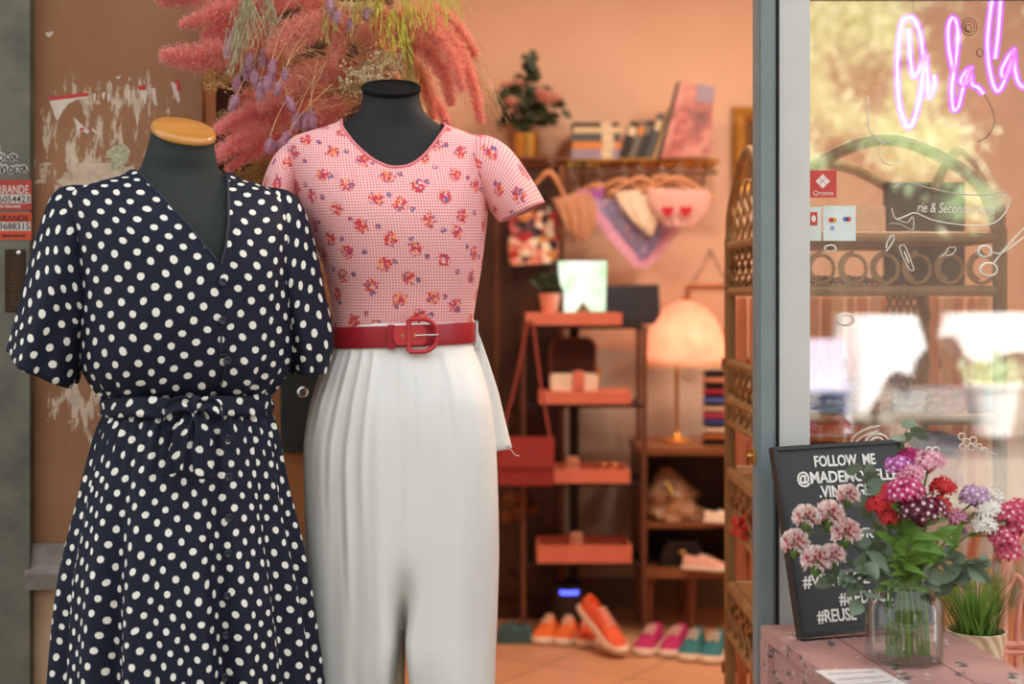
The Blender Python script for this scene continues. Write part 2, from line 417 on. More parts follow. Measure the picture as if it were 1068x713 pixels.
MB().box((2.65, -8.35, .42), (3.2, -7.95, .46)).build('seat', mlb, t, False); MB().box((2.65, -8.39, .42), (3.2, -8.35, .9)).build('backrest', mlb, t, False)
for x in (2.68, 3.12): MB().box((x, -8.36, -.02), (x + .04, -7.98, .42)).build('leg', mlb, t, False)
# ================================================================ cloth materials
def m_dots():
    t = NT('navy_polka_dot_cotton'); uv = t.n('UVMap'); mp = t.n('Mapping'); t.l(uv.outputs[0], mp.inputs[0])
    mp.inputs['Rotation'].default_value = (0, 0, math.radians(38)); k = 1 / .029; mp.inputs['Scale'].default_value = (k, k, 1)
    wv = t.n('TexNoise'); wv.inputs['Scale'].default_value = .22; t.l(mp.outputs[0], wv.inputs['Vector'])
    ad = t.n('VectorMath', operation='MULTIPLY_ADD'); t.l(wv.outputs['Color'], ad.inputs[0]); ad.inputs[1].default_value = (.9, .9, 0); t.l(mp.outputs[0], ad.inputs[2])
    fr = t.n('VectorMath', operation='FRACTION'); t.l(ad.outputs[0], fr.inputs[0])
    sb = t.n('VectorMath', operation='SUBTRACT'); t.l(fr.outputs[0], sb.inputs[0]); sb.inputs[1].default_value = (.5, .5, 0)
    fl = t.n('VectorMath', operation='MULTIPLY'); t.l(sb.outputs[0], fl.inputs[0]); fl.inputs[1].default_value = (1, 1, 0)
    ln = t.n('VectorMath', operation='LENGTH'); t.l(fl.outputs[0], ln.inputs[0])
    ed = t.noise(uv.outputs[0], 420, 2)
    d = t.mathn('ADD', ln.outputs['Value'], t.mathn('MULTIPLY', t.mathn('SUBTRACT', ed, .5), .06))
    fac = t.ramp(d, [(.204, (1, 1, 1, 1)), (.234, (0, 0, 0, 1))])
    v = t.coord('Object'); f = t.noise(v, 60, 3); nav = t.ramp(f, [(.3, rgb(26, 30, 50)), (.7, rgb(21, 24, 41))])
    c = t.mix(fac, nav, rgb(236, 234, 222))
    wb = t.noise(v, 700, 2)
    b = t.bsdf(c, .72, 0, (wb, .12, .0006)); b.inputs['Specular IOR Level'].default_value = .25
    return t.done(b)
def m_floral():
    t = NT('pink_floral_gingham_jersey'); uv = t.n('UVMap'); U = uv.outputs[0]
    sep = t.n('SeparateXYZ'); t.l(U, sep.inputs[0]); k = 1 / .0056
    def stripe(o): return t.mathn('LESS_THAN', t.mathn('FRACT', t.mathn('MULTIPLY', o, k)), .42)
    sx, sy = stripe(sep.outputs[0]), stripe(sep.outputs[1])
    g = t.mathn('MULTIPLY', t.mathn('ADD', sx, sy), .5)
    c = t.ramp(g, [(0, rgb(250, 210, 206)), (.5, rgb(242, 166, 168)), (1, rgb(222, 112, 124))])
    def clusters(scale, rad, seed, fine, stops, cur, wob):
        mp = t.n('Mapping'); t.l(U, mp.inputs[0]); mp.inputs['Location'].default_value = (seed, seed * .7, 0); mp.inputs['Rotation'].default_value = (0, 0, .5)
        vo = t.n('TexVoronoi'); vo.voronoi_dimensions = '2D'; vo.inputs['Scale'].default_value = scale; vo.inputs['Randomness'].default_value = .42
        t.l(mp.outputs[0], vo.inputs['Vector'])
        n = t.noise(U, 190, 2)
        d = t.mathn('ADD', vo.outputs['Distance'], t.mathn('MULTIPLY', t.mathn('SUBTRACT', n, .5), wob))
        mk = t.mathn('LESS_THAN', d, rad * scale)
        v2 = t.n('TexVoronoi'); v2.voronoi_dimensions = '2D'; v2.inputs['Scale'].default_value = fine; t.l(U, v2.inputs['Vector'])
        sc = t.n('SeparateColor'); t.l(v2.outputs['Color'], sc.inputs[0])
        col = t.ramp(sc.outputs[0], stops, 'CONSTANT')
        hole = t.mathn('GREATER_THAN', sc.outputs[1], .2)
        return t.mix(t.mathn('MULTIPLY', mk, hole), cur, col)
    red, org, pur, mag, lil = rgb(214, 56, 66), rgb(246, 150, 100), rgb(120, 92, 136), rgb(216, 74, 112), rgb(160, 120, 150)
    c = clusters(17.5, .0135, 3.1, 250, [(0, red), (.40, org), (.58, pur), (.70, mag), (.88, org)], c, .45)
    c = clusters(17.5, .0055, 7.42, 300, [(0, pur), (.6, lil), (.8, red)], c, .12)
    b = t.bsdf(c, .75, 0, (t.noise(U, 900, 2), .08, .0005)); b.inputs['Sheen Weight'].default_value = .1
    return t.done(b)
M['dots'] = m_dots(); M['floral'] = m_floral()
M['white_cotton'] = mat('white_cotton_twill', rgb(236, 236, 232), rgb(230, 230, 226), .8, scale=8, bump=.12, stretch=(1, 1, .35), dist=.004)
M['form_green'] = mat('dark_green_jersey', rgb(38, 45, 41), rgb(32, 38, 35), .85, scale=200, bump=.08)
M['form_black'] = mat('black_jersey', rgb(18, 20, 23), rgb(14, 16, 19), .75, scale=200, bump=.06)
M['cap_wood'] = mat('varnished_wood', rgb(214, 152, 78), rgb(196, 130, 58), .28, scale=6, stretch=(1, 1, 8), Coat_Weight=.4)
M['cap_black'] = mat('black_metal_cap', rgb(22, 24, 26), None, .8, Specular_IOR_Level=.1)
M['stand'] = mat('black_steel', rgb(30, 30, 32), None, .4, .6)
M['navy_button'] = mat('navy_button', rgb(30, 33, 50), None, .3)
M['beltred'] = mat('red_leather', rgb(172, 30, 44), rgb(156, 22, 38), .38, scale=320, bump=.25, dist=.0008)
M['beltred2'] = mat('red_leather_light', rgb(196, 50, 56), rgb(184, 38, 48), .33, scale=320, bump=.2, dist=.0008)
M['gold'] = mat('brass', rgb(206, 170, 100), None, .25, 1)
M['silver'] = mat('pale_steel', rgb(220, 214, 206), None, .25, .9)

# ================================================================ garment machinery
class Body:
    """torso of stacked super-elliptic rings; table rows (z, half width, front depth, back depth, centre x)"""
    def __init__(s, tab, d, yaw, ex=2.25):
        k = d / F
        s.t = [(Z(r[0], d), r[1] * k * 1.03, r[2], r[3], X(r[4], d)) for r in tab]; s.d = d; s.a = yaw; s.ex = ex
    def row(s, q): return crom(s.t, q)
    def local(s, q, th, off=0):
        z, hw, fd, bd, cx = s.row(q); e = 2 / s.ex
        c, n = cos(th), sin(th)
        lx = (hw + off) * math.copysign(abs(n) ** e, n); ly = ((fd if c > 0 else bd) + off) * math.copysign(abs(c) ** e, c)
        return lx, ly, z, cx
    def world(s, lx, ly, z, cx):
        return Vector((cx + lx * cos(s.a) + ly * sin(s.a), s.d + lx * sin(s.a) - ly * cos(s.a), z))
    def pt(s, q, th, off=0): return s.world(*s.local(q, th, off))
def thetas(n): return [-PI + 2 * PI * j / n for j in range(n + 1)]
def body_mesh(B, off, n=48, m=44, tilt=None, mb=None):
    mb = mb or MB(); rs = []
    for k in range(m + 1):
        q = k / m; r = [B.pt(q, th, off) for th in thetas(n)[:-1]]
        if tilt:
            w = sstep(.8, 1, q); c = sum(r, Vector()) / len(r)
            r = [p + Vector((0, 0, w * (tilt[0] * (p.x - c.x) + tilt[1] * (p.y - c.y)))) for p in r]
        rs.append(r)
    return mb.rings(rs, True, True), rs[-1]
def top_grid(B, cut, off, n=120, m=60, fold=None):
    """garment shell from the waist (q=0) up to the neckline given by cut(lx, ly, z)"""
    cols = []
    for th in thetas(n):
        q = .25
        while q < 1 and not cut(*B.local(q, th, off)[:3]): q += .002
        cols.append(q)
    rows, uvs = [], []
    for k in range(m + 1):
        r = []; 
        for th, qt in zip(thetas(n), cols):
            q = qt * k / m; lx, ly, z, cx = B.local(q, th, off)
            if fold:
                f = fold(th, z, q); L = math.hypot(lx, ly) or 1; lx += lx / L * f; ly += ly / L * f
            r.append(B.world(lx, ly, z, cx))
        rows.append(r)
    # arc length round the body at constant height, so the print is not sheared along the neckline
    mid = n // 2; T = thetas(n); NQ = 60; arc = np.zeros((NQ + 1, n + 1))
    for i in range(NQ + 1):
        pts = [B.local(i / NQ, th, off)[:2] for th in T]
        for j in range(mid + 1, n + 1): arc[i, j] = arc[i, j - 1] + math.hypot(pts[j][0] - pts[j - 1][0], pts[j][1] - pts[j - 1][1])
        for j in range(mid - 1, -1, -1): arc[i, j] = arc[i, j + 1] - math.hypot(pts[j][0] - pts[j + 1][0], pts[j][1] - pts[j + 1][1])
    for k in range(m + 1):
        u = []
        for j, qt in enumerate(cols):
            q = qt * k / m * NQ; i = min(int(q), NQ - 1); u.append(arc[i, j] + (arc[i + 1, j] - arc[i, j]) * (q - i))
        uvs.append(u)
    V = [[0] * (n + 1) for _ in rows]
    for k in range(1, len(rows)):
        for j in range(n + 1): V[k][j] = V[k - 1][j] + (rows[k][j] - rows[k - 1][j]).length
    return rows, [[(uvs[k][j] + 2, V[k][j] + 2) for j in range(n + 1)] for k in range(len(rows))], cols
def sleeve_grid(pairs, d0, B_yaw_side, depth, n=40, m=26, flare=None, u0=0):
    """tube between outer and inner edge points (pixels); its depth centre moves from d0[0] to d0[1]"""
    tab = [(X(o[0], dd), Z(o[1], dd), X(i[0], dd), Z(i[1], dd), dd, dp) for (o, i), dd, dp in zip(pairs, d0, depth)]
    rows, uvs = [], []
    for k in range(m + 1):
        q = k / m; ox, oz, ix, iz, dd, dp = crom(tab, q)
        c = Vector(((ox + ix) / 2, dd, (oz + iz) / 2)); h = Vector(((ox - ix) / 2, 0, (oz - iz) / 2))
        r = []
        for j in range(n + 1):
            a = -PI + 2 * PI * j / n
            w = 1 + (flare(a, q) if flare else 0)
            r.append(c + (h * cos(a) * B_yaw_side + Vector((0, -dp, 0)) * sin(a)) * w)
        rows.append(r)
    for k, r in enumerate(rows):
        u = [0]; 
        for j in range(1, n + 1): u.append(u[-1] + (r[j] - r[j - 1]).length)
        v = 0 if k == 0 else uvs[-1][0][1] - 5 + (sum(rows[k], Vector()) / (n + 1) - sum(rows[k - 1], Vector()) / (n + 1)).length
        uvs.append([(u[j] + u0 - u[-1] / 2, v + 5) for j in range(n + 1)])
    return rows, uvs
def cloth(mb, name, m, parent, thick=.0016, weld=False):
    o = mb.build(name, m, parent, True, 180)
    if weld:
        bm = bmesh.new(); bm.from_mesh(o.data); bmesh.ops.remove_doubles(bm, verts=bm.verts, dist=2e-5); bmesh.ops.recalc_face_normals(bm, faces=bm.faces); bm.to_mesh(o.data); bm.free()
    s = o.modifiers.new('thickness', 'SOLIDIFY'); s.thickness = thick; s.offset = -1
    return o

# ================================================================ dress form and polka dot dress
DD, KD = 2.60, 2.60 / F
tabD = [(415, 78, .100, .095, 196), (400, 91, .128, .105, 196.5), (378, 102, .146, .115, 197), (340, 105, .156, .12, 197), (295, 105, .158, .125, 197),
        (250, 109, .142, .13, 195), (222, 112, .116, .125, 192), (205, 108, .092, .11, 190), (194, 86, .074, .09, 189), (186, 60, .064, .075, 188), (178, 44, .06, .066, 188)]
BD = Body(tabD, DD, math.radians(20))
tabF = [(470, 84, .11, .12, 194), (440, 74, .098, .10, 196), (412, 66, .088, .085, 196), (378, 78, .11, .10, 197), (340, 92, .14, .105, 197), (295, 95, .148, .112, 197),
        (250, 100, .132, .118, 195), (222, 104, .106, .112, 192), (205, 100, .082, .10, 190), (194, 80, .068, .08, 189), (186, 55, .059, .068, 188), (178, 41, .055, .06, 188),
        (168, 36.5, .056, .058, 188), (158, 34, .054, .056, 189), (149, 32, .053, .054, 190), (140, 31, .053, .054, 191)]
BF = Body(tabF, DD, math.radians(20), 2.15)
form = thing('dress_form', 'dark green dress form with a slanted wooden neck cap under the polka dot dress', 'mannequin', (X(194, DD), DD, 0), 'dress forms in the doorway')
mb, topr = body_mesh(BF, 0, tilt=(-.24, .42)); mb.build('torso', M['form_green'], form, True, 60)
mb = MB(); c = sum(topr, Vector()) / len(topr); up = Vector((.24, -.42, 1)).normalized()
rs = []
for h, k in ((-.001, .97), (.0005, 1.02), (.004, 1.045), (.009, 1.035), (.0125, .98), (.014, .9), (.0145, .3)):
    rs.append([c + (p - c) * k + up * h for p in topr])
mb.rings(rs, True, True); mb.build('neck_cap', M['cap_wood'], form, True, 50)
mb = MB(); px = X(194, DD)
mb.tube([(px, DD, .03), (px, DD, Z(455, DD))], .014, 12); mb.build('pole', M['stand'], form)
mb = MB(); mb.lathe([(.16, 0), (.165, .006), (.15, .014), (.04, .022), (.022, .04)], (px, DD, 0), 32); mb.build('base', M['stand'], form)

dress = thing('polka_dot_dress', 'navy blue wrap dress with white polka dots and short sleeves on the dark green form', 'dress', (X(196, DD), DD, .3))
zv, zn = Z(281, DD), Z(178, DD); zshoulder = Z(190, DD)
def cutD(lx, ly, z):
    if ly > 0.0:
        w = (z - zv) / (zn - zv)
        if w > 0 and -.092 * w ** .95 + .002 < lx - (.036 - .03 * min(1, w)) < .074 * w ** .9: return True
    return z > Z(181, DD) or (abs(lx) < .082 and z > zshoulder and ly <= 0)
def foldD(th, z, q):
    w = 1 - sstep(0, .32, q)
    f = w * (.0045 * sin(17 * th + 1) + .003 * sin(29 * th + .3)) * (1 if q > .02 else .6)
    f += .004 * noise.noise(Vector((th * 2.2, z * 9, 1.7)))
    f += .006 * math.exp(-((th - .55 - (z - 1.25) * 1.1) / .12) ** 2) * sstep(0, .15, q) * (1 - sstep(.5, .8, q))
    return f
rows, uvs, colsD = top_grid(BD, cutD, .004, 128, 64, foldD)
mb = MB().grid(rows, uvs); bod = cloth(mb, 'bodice', M['dots'], dress)
# neckline binding
mb = MB(); ed = rows[-1]; mb.tube([p + Vector((0, 0, .0005)) for p in ed[:-1]], .0022, 6, closed=True)
for i in range(len(mb.v)): mb.uv[i] = (.5 + i * .0001, .5)
mb.build('neckline_binding', mat('navy_binding', rgb(30, 33, 54)), bod)
# wrap edge running down from the V
mb = MB(); q0 = [rows[k][64 + int(5 - 2 * k / 64)] for k in range(2, 44, 2)]
mb.tube([p + Vector((.001, -.0025, 0)) for p in q0], .0018, 5); mb.build('wrap_edge', mat('navy_edge', rgb(24, 27, 44)), bod)
# sleeves
fl = lambda a, q: .10 * q * sin(5 * a + .6) + .05 * q * sin(9 * a)
rw, uv = sleeve_grid([((100, 194), (140, 258)), ((62, 200.5), (116, 286)), ((43, 250), (108, 322)), ((27, 318), (93, 352)), ((15, 366), (75, 403))], [2.565, 2.56, 2.555, 2.55, 2.545], 1, [.045, .068, .085, .09, .092], flare=fl, u0=.6)
cloth(MB().grid(rw, uv), 'sleeve', M['dots'], dress)
rw, uv = sleeve_grid([((276, 195), (255, 262)), ((309, 205), (272, 290)), ((327, 250), (290, 325)), ((338, 305), (298, 352)), ((347, 354), (303, 374)), ((340, 389), (308, 389))], [2.635, 2.64, 2.645, 2.65, 2.65, 2.65], -1, [.045, .065, .078, .078, .07, .062], flare=fl, u0=2.1)
cloth(MB().grid(rw, uv), 'sleeve', M['dots'], dress)
# skirt: a cone of gathered folds
tabS = [(414, 79, 196), (428, 84, 196), (445, 91, 195), (470, 98, 194), (520, 109, 192.5), (600, 124, 193), (713, 136, 197), (790, 143, 199), (860, 149, 201)]
tabS = [(Z(a, DD), w * KD, X(c, DD)) for a, w, c in tabS]
n, m = 260, 70; rows = []; uvs = []
ph = [R.uniform(0, 6.28) for _ in range(8)]
for k in range(m + 1):
    z, hw, cx = crom(tabS, k / m); r = []; u = []
    dz = tabS[0][0] - z; g = sstep(0, .05, dz)
    hwm = hw * (1 - .018)
    for j in range(n + 1):
        th = -PI + 2 * PI * j / n
        a = (.0025 + .019 * sstep(.02, .5, dz)); 
        f = a * (.55 * sin(13 * th + ph[0] + .5 * sin(2 * th)) + .45 * sin(21 * th + ph[1] + .8 * sin(3 * th)) + .28 * sin(8 * th + ph[2]))
        f += (1 - sstep(.03, .22, dz)) * g * .0035 * sin(47 * th + ph[3] + 2 * sin(3 * th))
        f += .006 * noise.noise(Vector((th * 1.5, z * 3.5, 4.4)))
        rx, ry = hwm + f, hwm * .84 + .012 + f
        lx, ly = rx * sin(th), ry * cos(th)
        r.append(Vector((cx + lx * cos(BD.a) + ly * sin(BD.a), DD + lx * sin(BD.a) - ly * cos(BD.a), z)))
        # developable unrolling of the cone keeps the dots round
        kk = .30; al = math.asin(kk / math.hypot(1, kk)); rho0 = .145 / sin(al); rho = rho0 + dz / cos(al)
        phi = th * sin(al) * 1.18
        u.append((rho * sin(phi) + 7, -rho * cos(phi) + 9))
    rows.append(r); uvs.append(u)
cloth(MB().grid(rows, uvs), 'skirt', M['dots'], dress)
SKR = rows
# waist tie with knot, loops and tails
tie_z0, tie_z1 = Z(409, DD), Z(429, DD)
rows = []; uvs = []
for k in range(7):
    q = k / 6; z = tie_z0 + (tie_z1 - tie_z0) * q; r = []; u = []
    for j in range(121):
        th = -PI + 2 * PI * j / 120
        hw = (79.5 + 4 * q + 1.2 * sin(PI * q)) * KD; f = .0022 * sin(q * 9 + 3 * sin(5 * th)) + .0075
        lx, ly = (hw + f) * sin(th), (hw * .84 + .016 + f) * cos(th)
        r.append(Vector((X(196, DD) + lx * cos(BD.a) + ly * sin(BD.a), DD + lx * sin(BD.a) - ly * cos(BD.a), z + .002 * sin(7 * th)))); u.append((th * .14 + 20, z + 3))
    rows.append(r); uvs.append(u)
tie = cloth(MB().grid(rows, uvs), 'waist_tie', M['dots'], dress)
ky = DD - .165; kc = P(203, 424, ky)
mb = MB(); mb.ball(kc, (.019, .014, .020), n=14, m=10)
for i, v in enumerate(mb.v): mb.uv[i] = (v[0], v[2])
mb.build('knot', M['dots'], tie)
def ribbon(path, wdir, w, uo):
    rows, uvs = [], []; L = 0; pts = spline(path, 6)
    for i, p in enumerate(pts):
        if i: L += (p - pts[i - 1]).length
        ww = w[0] + (w[1] - w[0]) * i / (len(pts) - 1); r = []; u = []
        for j in range(7):
            s = j / 6 - .5; r.append(p + Vector(wdir) * ww * s + Vector((0, .004 * cos(s * 6), 0))); u.append((uo + ww * s, L))
        rows.append(r); uvs.append(u)
    return MB().grid(rows, uvs)
q = lambda x, y, o=0: P(x, y, ky - .006 + o)
for pth, wd, ww, uo in (([q(203, 424), q(188, 420, -.012), q(172, 428, -.012), q(176, 442, -.004), q(200, 428)], (.15, .2, 1), (.022, .03), 1.3),
                        ([q(203, 424), q(220, 420, -.01), q(232, 430, -.008), q(226, 440, -.002), q(206, 428)], (-.15, .2, 1), (.02, .028), 1.7),
                        ([q(200, 428), q(192, 446, -.012), q(186, 468, -.018), q(180, 494, -.02)], (1, .1, .2), (.02, .034), 2.2),
                        ([q(206, 428), q(212, 448, -.012), q(210, 470, -.018), q(214, 500, -.022)], (1, .1, -.1), (.02, .036), 2.6)):
    cloth(ribbon(pth, wd, ww, uo), 'bow_loop' if ww[1] < .032 else 'tie_tail', M['dots'], tie)
# buttons down the front
for px, py, up in ((234, 293, 0), (235.5, 335, 0), (238, 377, 0), (237, 458, 1), (239, 497, 1), (239, 538, 1), (238, 579, 1), (236, 622, 1), (235, 664, 1), (235, 702, 1)):
    # front surface point along the camera ray through the button
    tgt = None; best = 1e9
    src = SKR if up else [[BD.pt(a / 60, th, .006) for th in [j * PI / 60 - PI / 6 for j in range(30)]] for a in range(0, 55)]
    for r in src:
        for p in r:
            if p.y > DD: continue
            ex, ey = X0 + p.x / p.y * F - px, Y0 - (p.z - CH) / p.y * F - py; e = ex * ex + ey * ey
            if e < best: best = e; tgt = p
    Mx = Matrix.Translation(tgt + Vector((0, -.0035, 0))) @ Matrix.Rotation(PI / 2, 4, 'X') @ Matrix.Rotation(.35, 4, 'Y')
    MB().lathe([(.0055, -.003), (.0072, -.001), (.0072, .001), (.0055, .0022), (.004, .0014), (.001, .0012)], (0, 0, 0), 14, M=Mx).build('button', M['navy_button'], dress)
# ================================================================ second dress form: floral tee, white trousers, red belt
DP, KP = 2.78, 2.78 / F
AP = math.radians(8)
tabT = [(348, 69.5, .098, .09, 419), (330, 70.5, .104, .095, 420), (305, 73, .116, .10, 421), (275, 79, .136, .105, 419.5), (245, 86, .150, .11, 416), (220, 92, .150, .112, 412.5),
        (195, 97, .134, .115, 409.5), (172, 100, .110, .115, 407), (155, 101, .090, .105, 406), (145, 95, .078, .095, 406), (138, 78, .068, .082, 406.5), (131, 58, .061, .073, 407.5), (123, 42, .056, .062, 408)]
BT = Body(tabT, DP, AP)
tabG = [(440, 70, .08, .08, 419), (400, 66, .085, .08, 419), (348, 62, .086, .08, 419), (305, 68, .106, .09, 421), (275, 74, .125, .095, 419.5), (245, 81, .138, .10, 416), (220, 86, .138, .102, 412.5),
        (195, 91, .122, .105, 409.5), (172, 94, .098, .105, 407), (155, 94, .079, .095, 406), (145, 88, .068, .085, 406), (138, 71, .060, .073, 406.5), (131, 53, .055, .066, 407.5), (124, 41, .053, .060, 408),
        (117, 34, .052, .056, 408), (109, 30.5, .051, .053, 408), (101, 29, .05, .052, 408), (93, 28.5, .05, .05, 408)]
BG = Body(tabG, DP, AP, 2.12)
form2 = thing('dress_form', 'black dress form with a flat black neck cap wearing the pink floral tee', 'mannequin', (X(419, DP), DP, 0), 'dress forms in the doorway')
mb, topr = body_mesh(BG, 0, m=54, tilt=(-.03, .42)); mb.build('torso', M['form_black'], form2, True, 60)
c = sum(topr, Vector()) / len(topr); up = Vector((.03, -.42, 1)).normalized(); mb = MB(); rs = []
for h, k in ((-.004, 1.0), (-.003, 1.05), (.004, 1.06), (.006, 1.02), (.006, .9), (.003, .86), (.003, .3)):
    rs.append([c + (p - c) * k + up * h for p in topr])
mb.rings(rs, True, True); nc = mb.build('neck_cap', M['cap_black'], form2, True, 30)
px = X(415, DP)
mb = MB(); mb.tube([(px, DP, .03), (px, DP, Z(430, DP))], .014, 12); mb.build('pole', mat('pale_wood_pole', rgb(206, 184, 156), rgb(190, 166, 138), .5, scale=8, stretch=(4, 4, .5)), form2)
mb = MB(); mb.lathe([(.14, 0), (.145, .006), (.13, .014), (.035, .022), (.02, .04)], (px, DP, 0), 32); mb.build('base', M['stand'], form2)

tee = thing('floral_tee', 'pink gingham short sleeved top printed with small red and purple flowers', 'top', (X(412, DP), DP, 1.2))
zs, zl = Z(134, DP), Z(180.5, DP)
def cutT(lx, ly, z):
    if ly > 0:
        w = (z - zl) / (zs - zl)
        if 0 < w: return abs(lx - .004) < .101 * min(1, w) ** .5
    return z > Z(133.5, DP) and abs(lx) < .101
def foldT(th, z, q):
    f = .0022 * noise.noise(Vector((th * 2.5, z * 10, 8.1)))
    return f + .0025 * math.exp(-((z - Z(190, DP)) / .02) ** 2) * sin(34 * th) * (1 if abs(th) < .7 else 0)
rows, uvs, cols = top_grid(BT, cutT, .003, 128, 64, foldT)
bod = cloth(MB().grid(rows, uvs), 'body', M['floral'], tee)
mb = MB(); ed = rows[-1]; mb.tube([p for p in ed[:-1]], .003, 6, closed=True)
mb.build('neckband', mat('pink_neckband', rgb(232, 132, 138), None, .75), bod)
flt = lambda a, q: .03 * q * sin(4 * a + 1)
rw, uv = sleeve_grid([((480, 142), (498, 203)), ((508, 142.5), (502, 209)), ((531, 156), (508, 214)), ((552, 185), (515, 223)), ((567, 211), (522, 231))], [DP + .005, DP, DP - .005, DP - .01, DP - .01], -1, [.04, .058, .068, .07, .07], flare=flt, u0=4)
sl = cloth(MB().grid(rw, uv), 'sleeve', M['floral'], tee)
MB().tube([p for p in rw[-1][:-1]], .0016, 5, closed=True).build('hem', mat('pink_hem', rgb(236, 150, 152), None, .75), sl)
rw, uv = sleeve_grid([((334, 144), (316, 205)), ((304, 149), (312, 214)), ((286, 166), (309, 226)), ((274, 198), (303, 238)), ((266, 226), (298, 246))], [DP, DP - .005, DP - .01, DP - .012, DP - .015], 1, [.04, .058, .068, .07, .07], flare=flt, u0=6)
cloth(MB().grid(rw, uv), 'sleeve', M['floral'], tee)

# --- trousers: hip shell that pinches into two legs
trs = thing('white_trousers', 'high waisted white trousers with front pleats on the black dress form', 'trousers', (X(419, DP), DP, .7))
tabH = [(336, 346.5, 491, .110, .102), (346, 346, 491, .112, .104), (362, 344, 494, .118, .110), (385, 336, 503, .13, .122), (420, 326, 512, .14, .135), (460, 319.5, 517, .142, .142), (520, 320, 519.5, .138, .145),
        (580, 322, 520.5, .134, .145), (640, 325, 519, .130, .142), (662, 326, 518, .130, .14)]
pleats = [(-.66, .008, .04, 520), (-.47, .010, .035, 600), (-.31, .009, .032, 540), (-.95, .006, .05, 470), (.25, .004, .03, 430), (.66, .004, .06, 520)]
N = 192; H = N // 2
def se(v, e=.55): return math.copysign(abs(v) ** e, v)
def creases(x, z): return .0085 * noise.noise(Vector((x * 15, 3.3, z * 1.9))) + .004 * noise.noise(Vector((x * 42, 9.3, z * 3)))
def hipring(py):
    q = np.interp(py, [r[0] for r in tabH], np.linspace(0, 1, len(tabH)))
    _, xl, xr, fd, bd = crom(tabH, q); z = Z(py, DP); xc = X((xl + xr) / 2, DP); hw = (xr - xl) / 2 * KP
    t = sstep(540, 662, py) ** 2.2; split = X(421 + (428 - 421) * (662 - py) / 100, DP); e = 1 - .45 * sstep(345, 420, py)
    out = []
    for j in range(N):
        th = -PI + 2 * PI * j / N; x = xc + hw * sin(th); dpt = fd if cos(th) > 0 else bd
        y = -dpt * se(cos(th), e); f = 0
        for th0, A, w, yend in pleats:
            d = th - th0 * (1 + .12 * sstep(350, 520, py)); m_ = sstep(358, 376, py) * (1 - sstep(yend - 150, yend + 60, py))
            f += A * m_ * (math.exp(-(d / w) ** 2) - .7 * math.exp(-((d + w * 1.7) / (w * .8)) ** 2))
        f += creases(x, z) * sstep(360, 420, py)
        if cos(th) > 0: y -= f * sstep(0, .35, cos(th))
        else: y += f * .5 * sstep(0, .35, -cos(th))
        if 0 < th < .34 and 370 < py < 470: y -= .0022 * sstep(0, .03, th) * (1 - sstep(.22, .30, th)) * (1 - sstep(430, 470, py))
        g = math.exp(-((x - split) / (.010 + .012 * (1 - t))) ** 2) * t
        y *= 1 - g
        if j in (0, H) and t > .99: y = 0; x = split
        out.append(Vector((x, DP + y, z)))
    return out
hr = [hipring(y) for y in np.linspace(336, 662, 80)]
mb = MB(); mb.rings(hr)
tabL = {-1: [(662, 326, 421), (680, 327.5, 418.5), (713, 330, 413), (790, 337, 409), (860, 344, 404), (940, 352, 398)], 1: [(662, 421, 518), (680, 422.5, 517), (713, 427, 516), (790, 432, 511), (860, 437, 505), (940, 442, 498)]}
last = hr[-1]
for side in (-1, 1):
    base = [last[(H + side * i) % N] for i in range(H + 1)]       # from front centre round to back centre
    rs = [base]; first = None
    for py in [662] + list(np.linspace(668, 940, 30)):
        q = np.interp(py, [r[0] for r in tabL[side]], np.linspace(0, 1, 6)); _, xl, xr = crom(tabL[side], q)
        xi, xo = (xr, xl) if side < 0 else (xl, xr); rx = abs(xo - xi) / 2 * KP; cxl = X((xo + xi) / 2, DP); z = Z(py, DP)
        ry = .128 - .03 * sstep(660, 900, py); r = []; w0 = 1 - sstep(662, 800, py)
        for i in range(H + 1):
            phi = 2 * PI * i / H; x = cxl - side * rx * cos(phi); f = creases(x, z) * abs(sin(phi))
            r.append(Vector((x, DP - (ry + f) * se(sin(phi)) if i not in (0, H) else DP, z)))
        if first is None: first = r; continue
        rs.append([p + (b_ - f_) * w0 for p, b_, f_ in zip(r, base, first)])
    mb.rings(rs, closed=False)
sh = cloth(mb, 'shell', M['white_cotton'], trs, .0015, True)
# waistband, fly stitching, belt loops
mb = MB(); rs = []
for dz, o in ((0, -.001), (.001, .0025), (.012, .003), (.04, .003), (.044, .0015), (.045, -.001)):
    base = hipring(358); c = sum(base, Vector()) / N
    rs.append([Vector((c.x + (p.x - c.x) * (.962 - .2 * dz + o * 8), c.y + (p.y - c.y) * (.97 - .3 * dz + o * 8), Z(361, DP) + dz)) for p in base])
mb.rings(rs); mb.build('waistband', M['white_cotton'], trs, True, 60)
WB = rs[2]
for j in (H - 50, H + 49):
    p = WB[j]; q = Vector((p.x - X(419, DP), p.y - DP, 0)).normalized(); Mx = Matrix.Translation((p.x, p.y, Z(361, DP))) @ Matrix.Rotation(math.atan2(q.x, -q.y), 4, 'Z')
    MB().box((-.006, -.0135, -.004), (.006, -.009, .05), M=Mx).box((-.006, -.013, .046), (.006, .002, .05), M=Mx).box((-.006, -.013, -.004), (.006, .002, 0), M=Mx).build('belt_loop', M['white_cotton'], trs, False)
